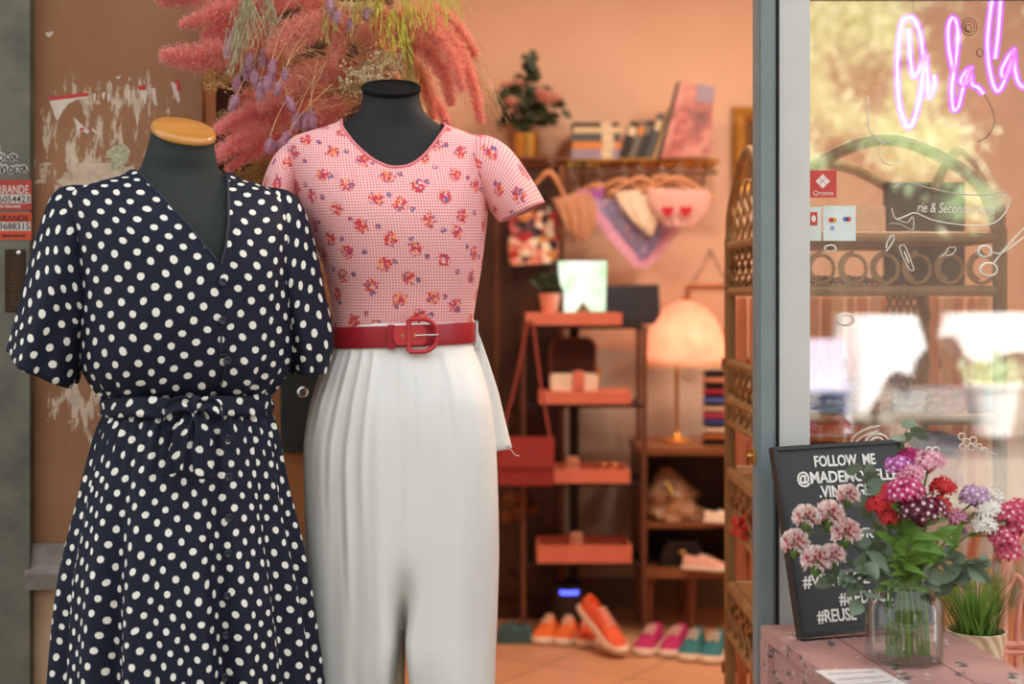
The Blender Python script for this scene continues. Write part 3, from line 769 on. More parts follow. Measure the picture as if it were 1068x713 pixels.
# loose side fold of the surplus cloth, hanging at the right hip
rows = []; uv = []
for k in range(22):
    q = k / 21; top = Vector((X(489, DP), DP - .005, Z(322, DP))); e = spline([P(490, 322, DP + .0), P(504, 362, DP + .02), P(517, 400, DP + .035), P(523, 430, DP + .045), P(535, 467, DP + .05)], 6)
    i = q * (len(e) - 1); a = e[int(i)].lerp(e[min(int(i) + 1, len(e) - 1)], i - int(i)); a.x += .003 * sin(q * 11) * q
    b_ = P(488 + 24 * q, 326 + 146 * q, DP + .02 - .01 * q)
    r = [b_.lerp(a, j / 8) + Vector((0, .006 * sin(j / 8 * PI * 2) * q, 0)) for j in range(9)]
    rows.append(r)
cloth(MB().grid(rows), 'side_fold', M['white_cotton'], trs, .002)
MB().tube(spline([P(529, 468, DP + .047), P(533, 469, DP + .047), P(537, 474, DP + .046), P(542, 475, DP + .045)], 4), .0006, 4).build('loose_thread', M['white_cotton'], trs)

# --- belt
belt = thing('red_belt', 'red leather belt with a leather covered buckle around the white trousers', 'belt', (X(419, DP), DP, Z(349, DP)))
mb = MB(); rs = []
bz = Z(359.5, DP); bh = .0385
for dz, o in ((0, .004), (.0, .0068), (.003, .0078), (bh - .003, .0078), (bh, .0068), (bh, .004)):
    c = sum(WB, Vector()) / N
    rs.append([p + (p - c).normalized() * o for p in [Vector((w.x, w.y, bz + dz)) for w in WB]])
for r in rs:
    for p in r: p.z += (p.x - X(419, DP)) * .035
mb.rings(rs + [rs[0]]); strap = mb.build('strap', M['beltred'], belt, True, 35)
def onbelt(px):
    best = min((p for p in rs[2] if p.y < DP), key=lambda p: abs(X0 + p.x / p.y * F - px)); return best
p = onbelt(441); zc = bz + bh / 2 + .001 + (p.x - X(419, DP)) * .035
q = Vector((p.x - X(419, DP), p.y - DP, 0)).normalized()
Mx = Matrix.Translation((p.x, p.y - .0065, zc)) @ Matrix.Rotation(math.atan2(q.x, -q.y) * .5, 4, 'Z')
out = [(-.024, -.030), (.008, -.030), (.026, -.017), (.029, 0), (.026, .017), (.008, .030), (-.024, .030)]
bk = MB().tube([Mx @ Vector((x, 0, z)) for x, z in spline([(a, b, 0) for a, b in out], 3, False) for x, z in [(x, z)]] if False else [Mx @ Vector((v.x, -.002, v.y)) for v in spline([(a, b, 0) for a, b in out], 3)], .0058, 10, caps=True, flat=.75)
bk.tube([Mx @ Vector((-.024, -.002, z)) for z in (-.03, 0, .03)], .0055, 10, flat=.75)
buckle = bk.build('buckle', M['beltred2'], belt)
mb = MB(); mb.prism(rrect(.062, bh * .96, .012, 5), -.0035, M=Mx @ Matrix.Translation((-.022, .001, 0)), bev=.001); mb.build('strap_end', M['beltred2'], belt)
for hx in (-.036, -.012):
    MB().lathe([(.0016, -.0005), (.0030, -.0005), (.0030, .0008), (.0016, .0008)], (0, 0, 0), 12, M=Mx @ Matrix.Translation((hx, -.003, 0)) @ Matrix.Rotation(PI / 2, 4, 'X'), cap0=False, cap1=False).build('eyelet', M['gold'], belt)
MB().tube([Mx @ Vector((-.012, -.005, 0)), Mx @ Vector((.012, -.0085, .001)), Mx @ Vector((.031, -.0085, .001))], .0014, 8).build('prong', M['silver'], buckle)
p = onbelt(409); zc = bz + bh / 2 + (p.x - X(419, DP)) * .035
Mx = Matrix.Translation((p.x, p.y - .001, zc))
MB().prism(rrect(.0155, bh + .008, .004, 4), -.0055, M=Mx, bev=.0015).build('keeper', M['beltred'], belt)
# ================================================================ inside the shop
BW = 6.0
M['wood_dark'] = mat('dark_walnut', rgb(74, 43, 26), rgb(52, 30, 18), .4, scale=5, stretch=(6, 6, .7), bump=.05)
M['wood_mid'] = mat('teak', rgb(140, 88, 54), rgb(114, 68, 40), .4, scale=6, stretch=(.8, 6, 6), bump=.05)
M['wood_red'] = mat('reddish_wood', rgb(118, 66, 40), rgb(96, 52, 32), .4, scale=6, stretch=(6, 6, .7), bump=.05)
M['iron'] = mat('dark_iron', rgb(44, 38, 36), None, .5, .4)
M['rust'] = mat('brown_metal', rgb(112, 74, 54), None, .5, .3)
M['coral'] = mat('coral_paint', rgb(222, 128, 104), rgb(212, 116, 92), .5, scale=8)
M['coral_pale'] = mat('pale_coral', rgb(236, 164, 140), None, .6)
M['goldpot'] = mat('brushed_gold', rgb(216, 172, 92), None, .25, .9)
M['leafdark'] = leafmat('dark_leaf', rgb(52, 66, 38), rgb(40, 54, 30), .15)
M['rose'] = leafmat('pale_pink_rose', rgb(246, 206, 192), rgb(238, 184, 172), .25)
M['paper'] = mat('book_paper', rgb(226, 208, 178), None, .9)
M['peachwood'] = mat('pale_wood_hanger', rgb(222, 158, 112), rgb(206, 140, 96), .45)
M['cream'] = mat('cream_cloth', rgb(244, 222, 196), None, .85, scale=40, bump=.1)
M['black'] = mat('black_leather', rgb(26, 25, 27), None, .4, scale=80, bump=.1)
M['burgundy'] = mat('burgundy_velvet', rgb(70, 26, 24), None, .7)
def rbox(lo, hi, r=.006):
    """bevelled box via prism"""
    w, h = hi[0] - lo[0], hi[2] - lo[2]
    return MB().prism(rrect(w, h, min(r, w / 2.1, h / 2.1), 3), hi[1] - lo[1], M=Matrix.Translation(((lo[0] + hi[0]) / 2, lo[1], (lo[2] + hi[2]) / 2)), bev=min(r, .004))

# ---- wardrobe
WY0, WY1 = 5.74, 5.98
wx0, wx1, wz = X(392, WY0), X(589, WY0), Z(163, WY0)
wd = thing('wardrobe', 'tall dark wooden wardrobe against the back wall behind the trousers', 'wardrobe', ((wx0 + wx1) / 2, 5.74, 0))
mb = MB().box((wx0, WY0 + .02, .06), (wx1 - .02, WY1, wz - .04)).box((wx0 - .01, WY0 + .01, 0), (wx1 - .012, WY1, .07)); mb.build('carcass', M['wood_dark'], wd, False)
mb = MB(); pr = [(-.0, 0), (-.012, .0), (-.02, .02), (-.03, .028), (-.03, .045), (0, .045)]
mb.rings([[Vector((x, WY0 + .02 + a, wz - .045 + b_)) for a, b_ in pr] for x in (wx0 - .02, wx1 + .01)], True, True)
mb.box((wx0 - .02, WY0 + .02, wz - .045), (wx1 + .01, WY1, wz)); mb.build('cornice', M['wood_red'], wd, False)
mb = MB().box((wx1 - .022, WY0 - .004, .06), (wx1, WY0 + .03, wz - .04)); mb.build('corner_post', M['wood_mid'], wd, False)
seam = X(518, WY0)
for a, b_ in ((wx0 + .01, seam - .003), (seam + .003, wx1 - .026)):
    mb = MB().box((a, WY0, .10), (b_, WY0 + .02, wz - .06))
    w = b_ - a
    for z0, z1 in ((.18, .72), (.84, wz - .16)):
        mb.box((a + .05, WY0 - .006, z0), (b_ - .05, WY0, z0 + .02)).box((a + .05, WY0 - .006, z1 - .02), (b_ - .05, WY0, z1)).box((a + .05, WY0 - .006, z0), (a + .07, WY0, z1)).box((b_ - .07, WY0 - .006, z0), (b_ - .05, WY0, z1))
    d = mb.build('door', M['wood_dark'], wd, False)
    MB().ball((b_ - .03 if a < seam - .1 else a + .03, WY0 - .018, .78), .014).build('knob', M['goldpot'], d)
MB().box((seam - .004, WY0 - .008, .1), (seam + .004, WY0 + .002, wz - .06)).build('door_strip', M['wood_mid'], wd, False)
# carved rosettes low on the door
for px, py in ((531, 521), (546, 519), (541, 535), (529, 538), (556, 531)):
    p = P(px, py, WY0 - .004); mx = Matrix.Translation(p) @ Matrix.Rotation(PI / 2, 4, 'X')
    MB().lathe([(.027, 0), (.03, .004), (.024, .012), (.016, .007), (.012, .016), (.002, .02)], n=14, M=mx).build('rosette', M['wood_mid'], wd)

def rose(mb, c, r, rr, mi=0):
    for k in range(16):
        a = k * 2.4; t = k / 16; R0 = r * (.25 + .75 * t); tilt = 1.35 - 1.0 * t
        d = Vector((cos(a), sin(a), 0)); up = Vector((0, 0, 1)); s = Vector((-sin(a), cos(a), 0)); w = r * .75 * (.5 + .5 * t)
        o = Vector(c) + d * R0 * .35
        L = d * cos(tilt) + up * sin(tilt); h = r * (1.0 - .25 * t)
        rows = [[o + L * h * q + s * w * e * (1 - .35 * abs(q - .55)) * (1 if q else .5) + d * r * .12 * (1 - abs(e)) * q for e in (-1, -.4, .4, 1)] for q in (0, .5, 1)]
        mb.grid(rows, mi=mi)
def leaf(mb, p, d, L, w, nrm=None, mi=0, droop=.15):
    d = Vector(d).normalized(); s = d.cross(nrm or Vector((0, -1, .4)))
    s = s.normalized() if s.length > 1e-4 else d.orthogonal().normalized(); nn = s.cross(d)
    rows = []
    for q, k in ((0, .06), (.2, .62), (.45, 1), (.7, .8), (.9, .38), (1, .03)):
        c = Vector(p) + d * L * q - Vector((0, 0, 1)) * droop * L * q * q
        rows.append([c - s * w / 2 * k + nn * w * .12 * k, c, c + s * w / 2 * k + nn * w * .12 * k])
    mb.grid(rows, mi=mi)

# ---- potted roses on the wardrobe
pd = 5.84; pc = Vector((X(549, pd), pd, wz))
pl = thing('potted_rose', 'pale pink rose plant in a golden pot on the wardrobe top', 'plant', pc)
k = pd / F; MB().lathe([(11 * k, 0), (12.2 * k, .004), (13.4 * k, 25 * k), (13.4 * k, 26 * k), (12.6 * k, 26 * k), (12 * k, 20 * k)], pc, 28).build('pot', M['goldpot'], pl)
rr = random.Random(4); mb = MB(); st = MB()
for px, py in ((528, 97), (530, 110), (537, 95), (541, 120), (530, 122), (548, 118), (555, 108), (560, 117), (566, 122), (578, 117), (552, 66), (556, 70), (534, 126), (545, 100), (570, 100), (525, 101), (552, 90), (557, 128), (543, 88)):
    p = P(px, py, pd + rr.uniform(-.05, .05)); a = pc + Vector((rr.uniform(-.02, .02), 0, 25 * k))
    st.tube(spline([a, a.lerp(p, .5) + Vector((0, 0, .03)), p], 3), .003, 5)
    for _ in range(7):
        leaf(mb, p + Vector((rr.uniform(-.03, .03), rr.uniform(-.03, .03), rr.uniform(-.025, .025))), (rr.uniform(-1, 1), rr.uniform(-.6, .4), rr.uniform(-.5, .6)), .055, .034)
st.build('stems', M['leafdark'], pl); mb.build('leaves', M['leafdark'], pl)
for px, py, r in ((533, 106, .038), (541, 86, .026), (573, 103, .05), (565, 97, .032), (528, 88, .024), (535, 115, .025)):
    mb = MB(); rose(mb, P(px, py, pd - .05) - Vector((0, 0, r * .4)), r, rr); mb.build('rose_bloom', M['rose'], pl)

# ---- book shelf on the wall, with hooks below
sz = Z(165, 5.75); bx0, bx1 = X(592, 5.8), X(748, 5.8)
sh = thing('wall_shelf', 'narrow wire wall shelf holding books high on the peach back wall', 'shelf', ((bx0 + bx1) / 2, BW, sz))
mb = MB()
for y in (5.76, 5.84, 5.92, 5.99): mb.tube([(bx0, y, sz - .006), (bx1, y, sz - .006)], .006, 6)
for i in range(9): x = bx0 + (bx1 - bx0) * i / 8; mb.tube([(x, 5.74, sz - .016), (x, 6.0, sz - .016)], .0045, 6)
mb.build('wire_deck', M['goldpot'], sh)
for x in (bx0 + .06, bx1 - .05): MB().tube([(x, 5.995, sz - .20), (x, 5.77, sz - .018)], .005, 6).build('bracket', M['rust'], sh)
MB().tube([(bx0 + .02, 5.79, sz - .055), (bx1, 5.79, sz - .055)], .007, 8).build('hanging_rail', M['rust'], sh)
for x in (bx0 + .03, bx1 - .02): MB().tube([(x, 5.79, sz - .014), (x, 5.79, sz - .055)], .004, 6).build('rail_hanger', M['rust'], sh)
def book(label, w, d, h, cover, lean=0, loc=(0, 0, 0), lying=False, group='books on the wall shelf', m2=None):
    """spine faces the room; w = spine thickness, h = height, d = depth"""
    t = thing('book', label, 'book', (0, 0, 0), group)
    mb = MB().box((0, 0, 0), (.003, d, h)).box((w - .003, 0, 0), (w, d, h)).box((0, -.002, 0), (w, .003, h)); cv = mb.build('cover', cover, t, False)
    MB().box((.003, .003, .003), (w - .003, d - .004, h - .003)).build('pages', M['paper'], t, False)
    MB().box((.001, -.0026, h * .62), (w - .001, -.001, h * .85)).build('spine_label', m2 or M['paper'], cv, False)
    t.location = loc
    t.rotation_euler = (0, -PI / 2 if lying else lean, 0)
    if lying: t.rotation_euler = (0, PI / 2, 0)
    return t
bkm = [mat('book_cover_%s' % n, rgb(*c), None, .6) for n, c in (('slate', (84, 88, 92)), ('cream', (220, 196, 158)), ('black', (44, 42, 42)), ('orange', (220, 140, 80)), ('lilac', (160, 146, 170)), ('grey', (120, 112, 104)), ('dark', (58, 54, 52)), ('tan', (214, 180, 132)))]
yy = 5.78; z = sz
for lab, th, mm, dx, L in (('lilac grey book at the bottom of the lying stack', .040, 4, 0, .195), ('orange edged book second in the lying stack', .030, 3, .004, .2), ('dark slate book in the middle of the lying stack', .034, 0, .0, .2), ('cream book near the top of the lying stack', .024, 1, .008, .195), ('thin black book topping the lying stack', .018, 2, .002, .19)):
    book(lab, th, .16, L, bkm[mm], 0, (X(596, yy) + dx, yy, z + th), True); z += th + .0005
x = X(645, yy)
for lab, w, h, mm, ln, m2 in (('black book leaning first beside the lying stack', .034, .155, 2, .36, None), ('grey book leaning second on the wall shelf', .026, .16, 5, .34, bkm[3]), ('dark brown book leaning third on the wall shelf', .028, .16, 6, .30, bkm[5]), ('taller slate book leaning fourth on the wall shelf', .026, .19, 0, .32, bkm[1]), ('cream spined tall book just left of the big magazine', .020, .215, 7, .34, bkm[7])):
    book(lab, w, .15, h, bkm[mm], ln, (x, yy, sz + w * sin(ln)), m2=m2); x += w / cos(ln) + .004
# two magazines leaning, cover turned to the room
t = NT('fashion_cover'); v = t.coord('Object'); sp = t.n('SeparateXYZ'); t.l(v, sp.inputs[0]); f = t.noise(v, 9, 3)
c = t.ramp(f, [(.3, rgb(96, 44, 44)), (.45, rgb(170, 86, 78)), (.6, rgb(206, 136, 120)), (.75, rgb(140, 64, 62))])
M['magcover'] = t.done(t.bsdf(c, .35))
mg = thing('magazine', 'large magazine with a reddish cover leaning on the wall shelf end', 'magazine', (X(690, 5.74), 5.74, sz), 'books on the wall shelf')
kk = 5.74 / F; ol = [(0, 0), (53 * kk, 2 * kk), (56 * kk, 62 * kk), (60 * kk, 76 * kk), (22 * kk, 82 * kk)]
mx = Matrix.Translation((X(689, 5.74), 5.74, sz)) @ Matrix.Rotation(-.12, 4, 'X')
cv = MB().prism(ol, .012, M=mx); cv = cv.build('pages', M['paper'], mg, False)
MB().prism([(a, b_) for a, b_ in ol], -.002, M=mx).build('cover', M['magcover'], mg, False)
MB().prism([(38 * kk, 60 * kk), (54 * kk, 58 * kk), (58.5 * kk, 75 * kk), (40 * kk, 79 * kk)], -.0015, M=mx @ Matrix.Translation((0, -.002, 0))).build('cover_title_panel', bkm[4], mg, False)
MB().prism([(8 * kk, 2 * kk), (22 * kk, 3 * kk), (29 * kk, 40 * kk), (27 * kk, 55 * kk), (22 * kk, 50 * kk), (14 * kk, 30 * kk)], -.0015, M=mx @ Matrix.Translation((0, -.002, 0))).build('cover_figure', mat('cover_red', rgb(150, 60, 62), rgb(206, 120, 104), .4, scale=30), mg, False)
MB().prism([(-4 * kk, 0), (0, 0), (22 * kk, 82 * kk), (18 * kk, 81 * kk)], .02, M=mx).build('spine', bkm[2], mg, False)

# ---- hangers under the shelf
def hanger_pts(x, y, z, w, h, tilt=0):
    return [Vector((x - w / 2, y, z - h + tilt * w / 2)), Vector((x, y, z)), Vector((x + w / 2, y, z - h - tilt * w / 2))]
def hanger(label, px, py, d, wpx, hpx, tilt=0, zr=None):
    k = d / F; x, z = X(px, d), Z(py, d)
    t = thing('clothes_hanger', label, 'hanger', (x, d, z), 'hangers under the book shelf')
    a, b_, c = hanger_pts(x, d, z, wpx * k, hpx * k, tilt)
    MB().tube(spline([a, a.lerp(b_, .5) + Vector((0, 0, .006)), b_, b_.lerp(c, .5) + Vector((0, 0, .006)), c], 5), [.007] * 8 + [.011] * 5 + [.007] * 8, 8).build('shoulders', M['peachwood'], t)
    top = zr if zr else z + .07
    MB().tube(spline([(x, d, z), (x, d, top - .03), (x + .014, d, top - .012), (x + .004, d, top + .007), (x - .010, d, top - .002)], 5), .003, 6).build('hook', M['silver'], t)
    return t
zr = sz - .048
hanger('pale wooden hanger hanging over the wardrobe door with the cream skirt', 574, 180, 5.70, 58, 38, .45, Z(168, 5.70))
def garment(name, label, cat, outline, d, m, depth=.02, wav=.01, seed=1, nn=26, group=None, extra=None):
    """hanging cloth: outline given as left and right edge pixel pairs from top to bottom"""
    t = thing(name, label, cat, P(sum(o[0] + o[2] for o in outline) / 2 / len(outline), outline[0][1], d), group)
    mb = MB()
    for sgn in (-1, 1):
        rows, uvs = [], []
        for k in range(25):
            q = k / 24; xl, yl, xr, yr = crom(outline, q); r = []; u = []
            for j in range(nn):
                s = j / (nn - 1); p = P(xl + (xr - xl) * s, yl + (yr - yl) * s, d)
                dy = depth * (1 - (2 * s - 1) ** 2) ** .5 * sgn + wav * q * sin(s * 22 + seed + q * 2)
                p.y += dy * (.4 + .6 * q); r.append(p); u.append((s * .3 + seed, q * .3))
            rows.append(r); uvs.append(u)
        mb.grid(rows, uvs)
    mb.build('cloth', m, t, True, 180)
    return t
t = NT('floral_patchwork'); v = t.coord('Object'); vo = t.n('TexVoronoi'); vo.inputs['Scale'].default_value = 34; t.l(v, vo.inputs['Vector']); sc = t.n('SeparateColor'); t.l(vo.outputs['Color'], sc.inputs[0])
c = t.ramp(sc.outputs[0], [(0, rgb(232, 206, 176)), (.25, rgb(176, 44, 48)), (.42, rgb(40, 34, 40)), (.55, rgb(222, 140, 120)), (.72, rgb(200, 130, 70)), (.76, rgb(206, 110, 104)), (.82, rgb(236, 214, 190)), (.92, rgb(90, 60, 70))], 'CONSTANT')
M['patchwork'] = t.done(t.bsdf(c, .8))
g = garment('patterned_skirt', 'small skirt in a busy red, cream and black floral print on the wardrobe', 'skirt', [(532, 222, 580, 220), (531, 240, 582, 238), (530, 258, 583, 258), (531, 272, 582, 268), (534, 277, 578, 274)], 5.67, M['patchwork'], .035, .012, 2)
for px in (540, 572): MB().box((X(px, 5.64) - .008, 5.63, Z(224, 5.65)), (X(px, 5.64) + .008, 5.645, Z(216, 5.65))).build('skirt_clip', M['silver'], g, False)
MB().tube([P(536, 219, 5.655), P(577, 217, 5.655)], .004, 6).build('clip_bar', M['rust'], g)
MB().tube(spline([P(556, 218, 5.655), P(556, 208, 5.67), P(558, 203, 5.70), P(555, 200, 5.735)], 4), .003, 6).build('hook', M['silver'], g)
M['sheer_tan'] = mat('sheer_tan', rgb(214, 160, 126), rgb(200, 142, 108), .9, scale=30, bump=.2, Alpha=.75)
garment('tan_scarf', 'sheer tan scarf hanging beside the wardrobe corner', 'scarf', [(576, 207, 616, 200), (580, 216, 622, 215), (586, 228, 622, 232), (592, 240, 616, 246), (600, 250, 610, 252)], 5.6, M['sheer_tan'], .02, .02, 3)
def m_lace():
    t = NT('purple_scarf'); v = t.coord('Object'); f = t.noise(v, 26, 3)
    c = t.ramp(f, [(.3, rgb(186, 176, 216)), (.5, rgb(152, 150, 194)), (.62, rgb(220, 176, 210)), (.72, rgb(116, 106, 126))])
    return t.done(t.bsdf(c, .85, Alpha=.94))
M['lace'] = m_lace()
M['lacepink'] = mat('pink_lace', rgb(240, 176, 208), rgb(228, 156, 194), .9, scale=60, bump=.3, Alpha=.8)
g = garment('lace_scarf', 'purple grey triangular scarf with a pink lace border under the bookshelf', 'scarf', [(606, 206, 720, 214), (624, 226, 712, 222), (642, 246, 704, 238), (658, 262, 690, 256), (666, 271, 674, 270)], 5.70, M['lace'], .02, .012, 5, 34)
mb = MB(); pts = [(602, 204), (618, 222), (636, 244), (652, 262), (667, 276), (684, 268), (700, 246), (712, 226)]
c = spline([P(a, b_, 5.685) for a, b_ in pts], 8); rows = []
for i, p in enumerate(c):
    dd = (c[min(i + 1, len(c) - 1)] - c[max(i - 1, 0)]).normalized(); o = Vector((dd.z, 0, -dd.x))
    w = .030 + .006 * sin(i * 1.3); rows.append([p - o * w * .7 + Vector((0, .003 * sin(i), 0)), p, p + o * w * (-.1) + Vector((0, -.005, 0))] if False else [p - o * .028, p, p + o * w * .5 + Vector((0, -.006 * sin(i * 1.9), 0))])
mb.grid(rows); mb.build('lace_border', M['lacepink'], g)
garment('violet_cloth', 'small violet cloth folded over the rail left of the lace scarf', 'scarf', [(602, 200, 630, 196), (602, 205, 630, 200), (604, 211, 628, 206), (610, 215, 622, 211)], 5.715, mat('violet', rgb(168, 92, 178), None, .8), .012, .006, 2)
garment('cream_blouse', 'cream silk camisole hanging in front of the lace scarf', 'blouse', [(641, 200, 690, 196), (646, 212, 690, 212), (656, 226, 688, 226), (668, 238, 684, 238), (676, 246, 680, 246)], 5.64, M['cream'], .02, .008, 3)
gg = garment('sheer_top', 'sheer pink top with two red hearts hanging under the bookshelf', 'top', [(676, 196, 738, 198), (676, 206, 742, 208), (680, 218, 738, 220), (688, 230, 728, 232), (694, 236, 722, 236)], 5.61, mat('sheer_pink', rgb(246, 196, 188), None, .85, Alpha=.72), .03, .008, 7)
def heart(r):
    o = []
    for i in range(28):
        a = -2 * PI * i / 28; o.append((r * 16 * sin(a) ** 3 / 16, r * (13 * cos(a) - 5 * cos(2 * a) - 2 * cos(3 * a) - cos(4 * a)) / 16))
    return o
M['heart'] = mat('red_heart', rgb(200, 22, 44), None, .5)
for px in (696.5, 715.5):
    MB().prism(heart(.026), .004, M=Matrix.Translation(P(px, 220, 5.565))).build('heart', M['heart'], gg, False)
for i, (px, py, d, w, h, ti, lab) in enumerate(((625, 193, 5.77, 64, 16, .1, 'hanger at the left end of the rail above the violet cloth'), (650, 188, 5.74, 60, 14, .12, 'second hanger on the rail above the lace scarf'), (667, 186, 5.66, 64, 16, 0, 'third hanger on the rail above the cream camisole'),
        (690, 184, 5.72, 74, 20, -.05, 'fourth hanger on the rail with wide shoulders'), (708, 186, 5.625, 78, 18, .12, 'rightmost hanger on the rail above the red hearts'))):
    hanger('pale wooden ' + lab, px, py, d, w, h, ti, zr)

# ---- gilt mirror frame on the wall at the right, wire picture hanger behind the lamp
mr = thing('gilt_frame', 'gilt framed mirror on the back wall beside the rattan rack', 'mirror', P(800, 112, BW - .02))
a0, a1, c0, c1 = X(764, BW - .03), X(830, BW - .03), Z(205, BW), Z(112, BW)
mb = MB(); rs = []
for ins, y in ((0, 5.995), (0, 5.975), (.02, 5.965), (.05, 5.972), (.062, 5.985)):
    rs.append([Vector(q) for q in ((a0 + ins, y, c0 + ins), (a1 - ins, y, c0 + ins), (a1 - ins, y, c1 - ins), (a0 + ins, y, c1 - ins))])
mb.rings(rs); mb.build('frame', mat('old_gilt', rgb(192, 140, 62), rgb(160, 112, 46), .4, .5), mr, False)
MB().box((a0 + .055, 5.985, c0 + .055), (a1 - .055, 5.992, c1 - .055)).build('mirror_glass', mat('dim_mirror', rgb(150, 110, 80), None, .15, .6), mr, False)
fr = thing('wire_frame', 'thin copper frame hanging from a cord triangle above the lamp', 'picture frame', P(738, 300, BW - .02))
mb = MB(); q = [P(718, 297, 5.985), P(764, 297, 5.985), P(764, 345, 5.985), P(718, 345, 5.985)]
for i in range(4): mb.tube([q[i], q[(i + 1) % 4]], .007, 6)
mb.build('frame', mat('copper', rgb(206, 130, 88), None, .35, .6), fr)
MB().tube([P(722, 297, 5.985), P(741, 262, 5.99), P(761, 297, 5.985)], .0025, 5).build('cord', M['rust'], fr)
MB().ball(P(741, 262, 5.992), .007).build('nail', M['rust'], fr)

# ---- metal shelf unit with four coral trays
UY0, UY1 = 5.44, 5.70
ux0, ux1 = X(546, UY0), X(672, UY0)
un = thing('shelf_unit', 'slim dark iron shelf unit carrying four coral trays against the back wall', 'shelf', ((ux0 + ux1) / 2, 5.72, 0))
lev = [Z(y, UY0) for y in (339, 421, 503, 586)]
for x in (ux0, ux1):
    for y in (UY0, UY1): MB().box((x - .009, y - .009, 0), (x + .009, y + .009, lev[0])).build('post', M['rust'], un, False)
for z in lev:
    MB().box((ux0 + .009, UY0 - .005, z - .014), (ux1 - .009, UY1 + .005, z)).build('shelf_board', M['iron'], un, False)
px = X(598, 5.70); MB().box((px - .018, 5.695, .02), (px + .022, 5.71, lev[0] - .014)).build('shadow_strip', M['iron'], un, False)  # dark strip standing in for the wardrobe's shadow on the wall
def tray(label, pl, pr, ptop, pbot, z, y0=5.42, y1=5.66, flat=False):
    k = y0 / F; x0, x1 = X(pl, y0), X(pr, y0); h = (pbot - ptop) * k
    t = thing('tray', label, 'tray', ((x0 + x1) / 2, (y0 + y1) / 2, z), 'coral trays on the iron shelves')
    if flat:
        rbox((x0, y0, z), (x1, y1, z + h), .004).build('board', M['coral'], t); return z + h
    MB().box((x0, y0, z), (x1, y1, z + .012)).build('bottom', M['coral'], t, False)
    MB().box((x0, y0, z + .012), (x1, y0 + .012, z + h)).box((x0, y1 - .012, z + .012), (x1, y1, z + h)).box((x0, y0 + .012, z + .012), (x0 + .012, y1 - .012, z + h)).box((x1 - .012, y0 + .012, z + .012), (x1, y1 - .012, z + h)).build('rim', M['coral'], t, False)
    return z + .012
tz = [tray('coral tray on the top shelf beneath the glowing lantern', 548, 649, 325, 338, lev[0], flat=True), tray('coral tray on the second shelf beneath the jewellery box', 562, 659, 407, 420, lev[1], flat=True),
      tray('coral tray on the third shelf beside the red handbag', 577, 657, 488, 502, lev[2]), tray('coral tray on the lowest iron shelf above the speaker', 560, 659, 567, 585, lev[3])]
# lantern: a pale green lit paper lamp with a notched foot
ld = 5.50; lk = ld / F
ln_ = thing('paper_lantern', 'glowing pale green paper lantern with a notched foot on the top tray', 'lantern', (X(608, ld), ld, tz[0]))
t = NT('lit_paper'); v = t.coord('Object'); f = t.noise(v, 7, 2); c = t.ramp(f, [(.38, rgb(255, 255, 246)), (.6, rgb(200, 240, 186)), (.72, rgb(140, 216, 130))])
e = t.n('Emission'); e.inputs['Strength'].default_value = .8; t.l(c, e.inputs['Color']); M['lit_paper'] = t.done(e)
ol = [(-19 * lk, 0), (-8 * lk, 0), (0, 12 * lk), (9 * lk, 1 * lk), (23 * lk, 1 * lk), (24.5 * lk, 53 * lk), (-25 * lk, 53 * lk), (-24 * lk, 30 * lk), (-19 * lk, 22 * lk)]
MB().prism(ol, .10, M=Matrix.Translation((X(608, ld), ld - .02, tz[0] + .002))).build('shade', M['lit_paper'], ln_, False)
MB().box((X(590, ld), ld + .0, tz[0]), (X(630, ld), ld + .07, tz[0] + .004)).build('foot_plate', M['goldpot'], ln_, False)
# small plant, dark panel
pc = Vector((X(573, 5.53), 5.53, tz[0])); sp = thing('potted_plant', 'small dark leaved plant in a coral pot left of the lantern', 'plant', pc)
MB().lathe([(.03, 0), (.04, .06), (.042, .075), (.038, .075), (.034, .06)], pc, 16).build('pot', M['coral_pale'], sp)
mb = MB()
for i in range(60): leaf(mb, pc + Vector((rr.uniform(-.03, .03), rr.uniform(-.02, .03), .08 + rr.uniform(-.01, .03))), (rr.uniform(-1, 1), rr.uniform(-.6, .6), rr.uniform(.2, 1.6)), .06, .03)
mb.build('leaves', M['leafdark'], sp)
dp = thing('dark_panel', 'blank dark navy board standing behind the lantern on the top shelf', 'board', (X(660, 5.64), 5.64, lev[0]))
mx = Matrix.Translation((X(660, 5.64), 5.64, lev[0] + 20.5 * 5.64 / F)) @ Matrix.Rotation(-.1, 4, 'X') @ Matrix.Rotation(-.03, 4, 'Y')
MB().prism(rrect(56 * 5.64 / F, 41 * 5.64 / F, .004, 2), .018, M=mx).build('board', mat('navy_board', rgb(40, 40, 52), None, .5), dp, False)
MB().prism(rrect(50 * 5.64 / F, 35 * 5.64 / F, .004, 2), -.003, M=mx).build('slate_face', mat('navy_face', rgb(34, 34, 46), None, .6), dp, False)
# jewellery box
jd = 5.49; jk = jd / F; jc = Vector((X(599, jd), jd, tz[1]))
jb = thing('jewellery_box', 'open jewellery box with an arched burgundy lid and white body', 'box', jc)
rbox((jc.x - 25.5 * jk, jd - .04, tz[1]), (jc.x + 24 * jk, jd + .09, tz[1] + 17 * jk), .012).build('body', M['cream'], jb)
o = [(-26 * jk, 0), (25 * jk, 0), (25 * jk, 26 * jk)] + [(25 * jk - 11 * jk * (1 - cos(a)), 26 * jk + 12 * jk * sin(a)) for a in (.4, .8, 1.2, 1.57)] + [(-26 * jk + 11 * jk * (1 - cos(a)), 26 * jk + 12 * jk * sin(a)) for a in (1.57, 1.2, .8, .4)] + [(-26 * jk, 26 * jk)]
mx = Matrix.Translation((jc.x, jd + .085, tz[1] + 17 * jk)); lid = MB().prism(o, .02, M=mx, bev=.004).build('lid', mat('lid_edge', rgb(150, 84, 66), None, .5), jb)
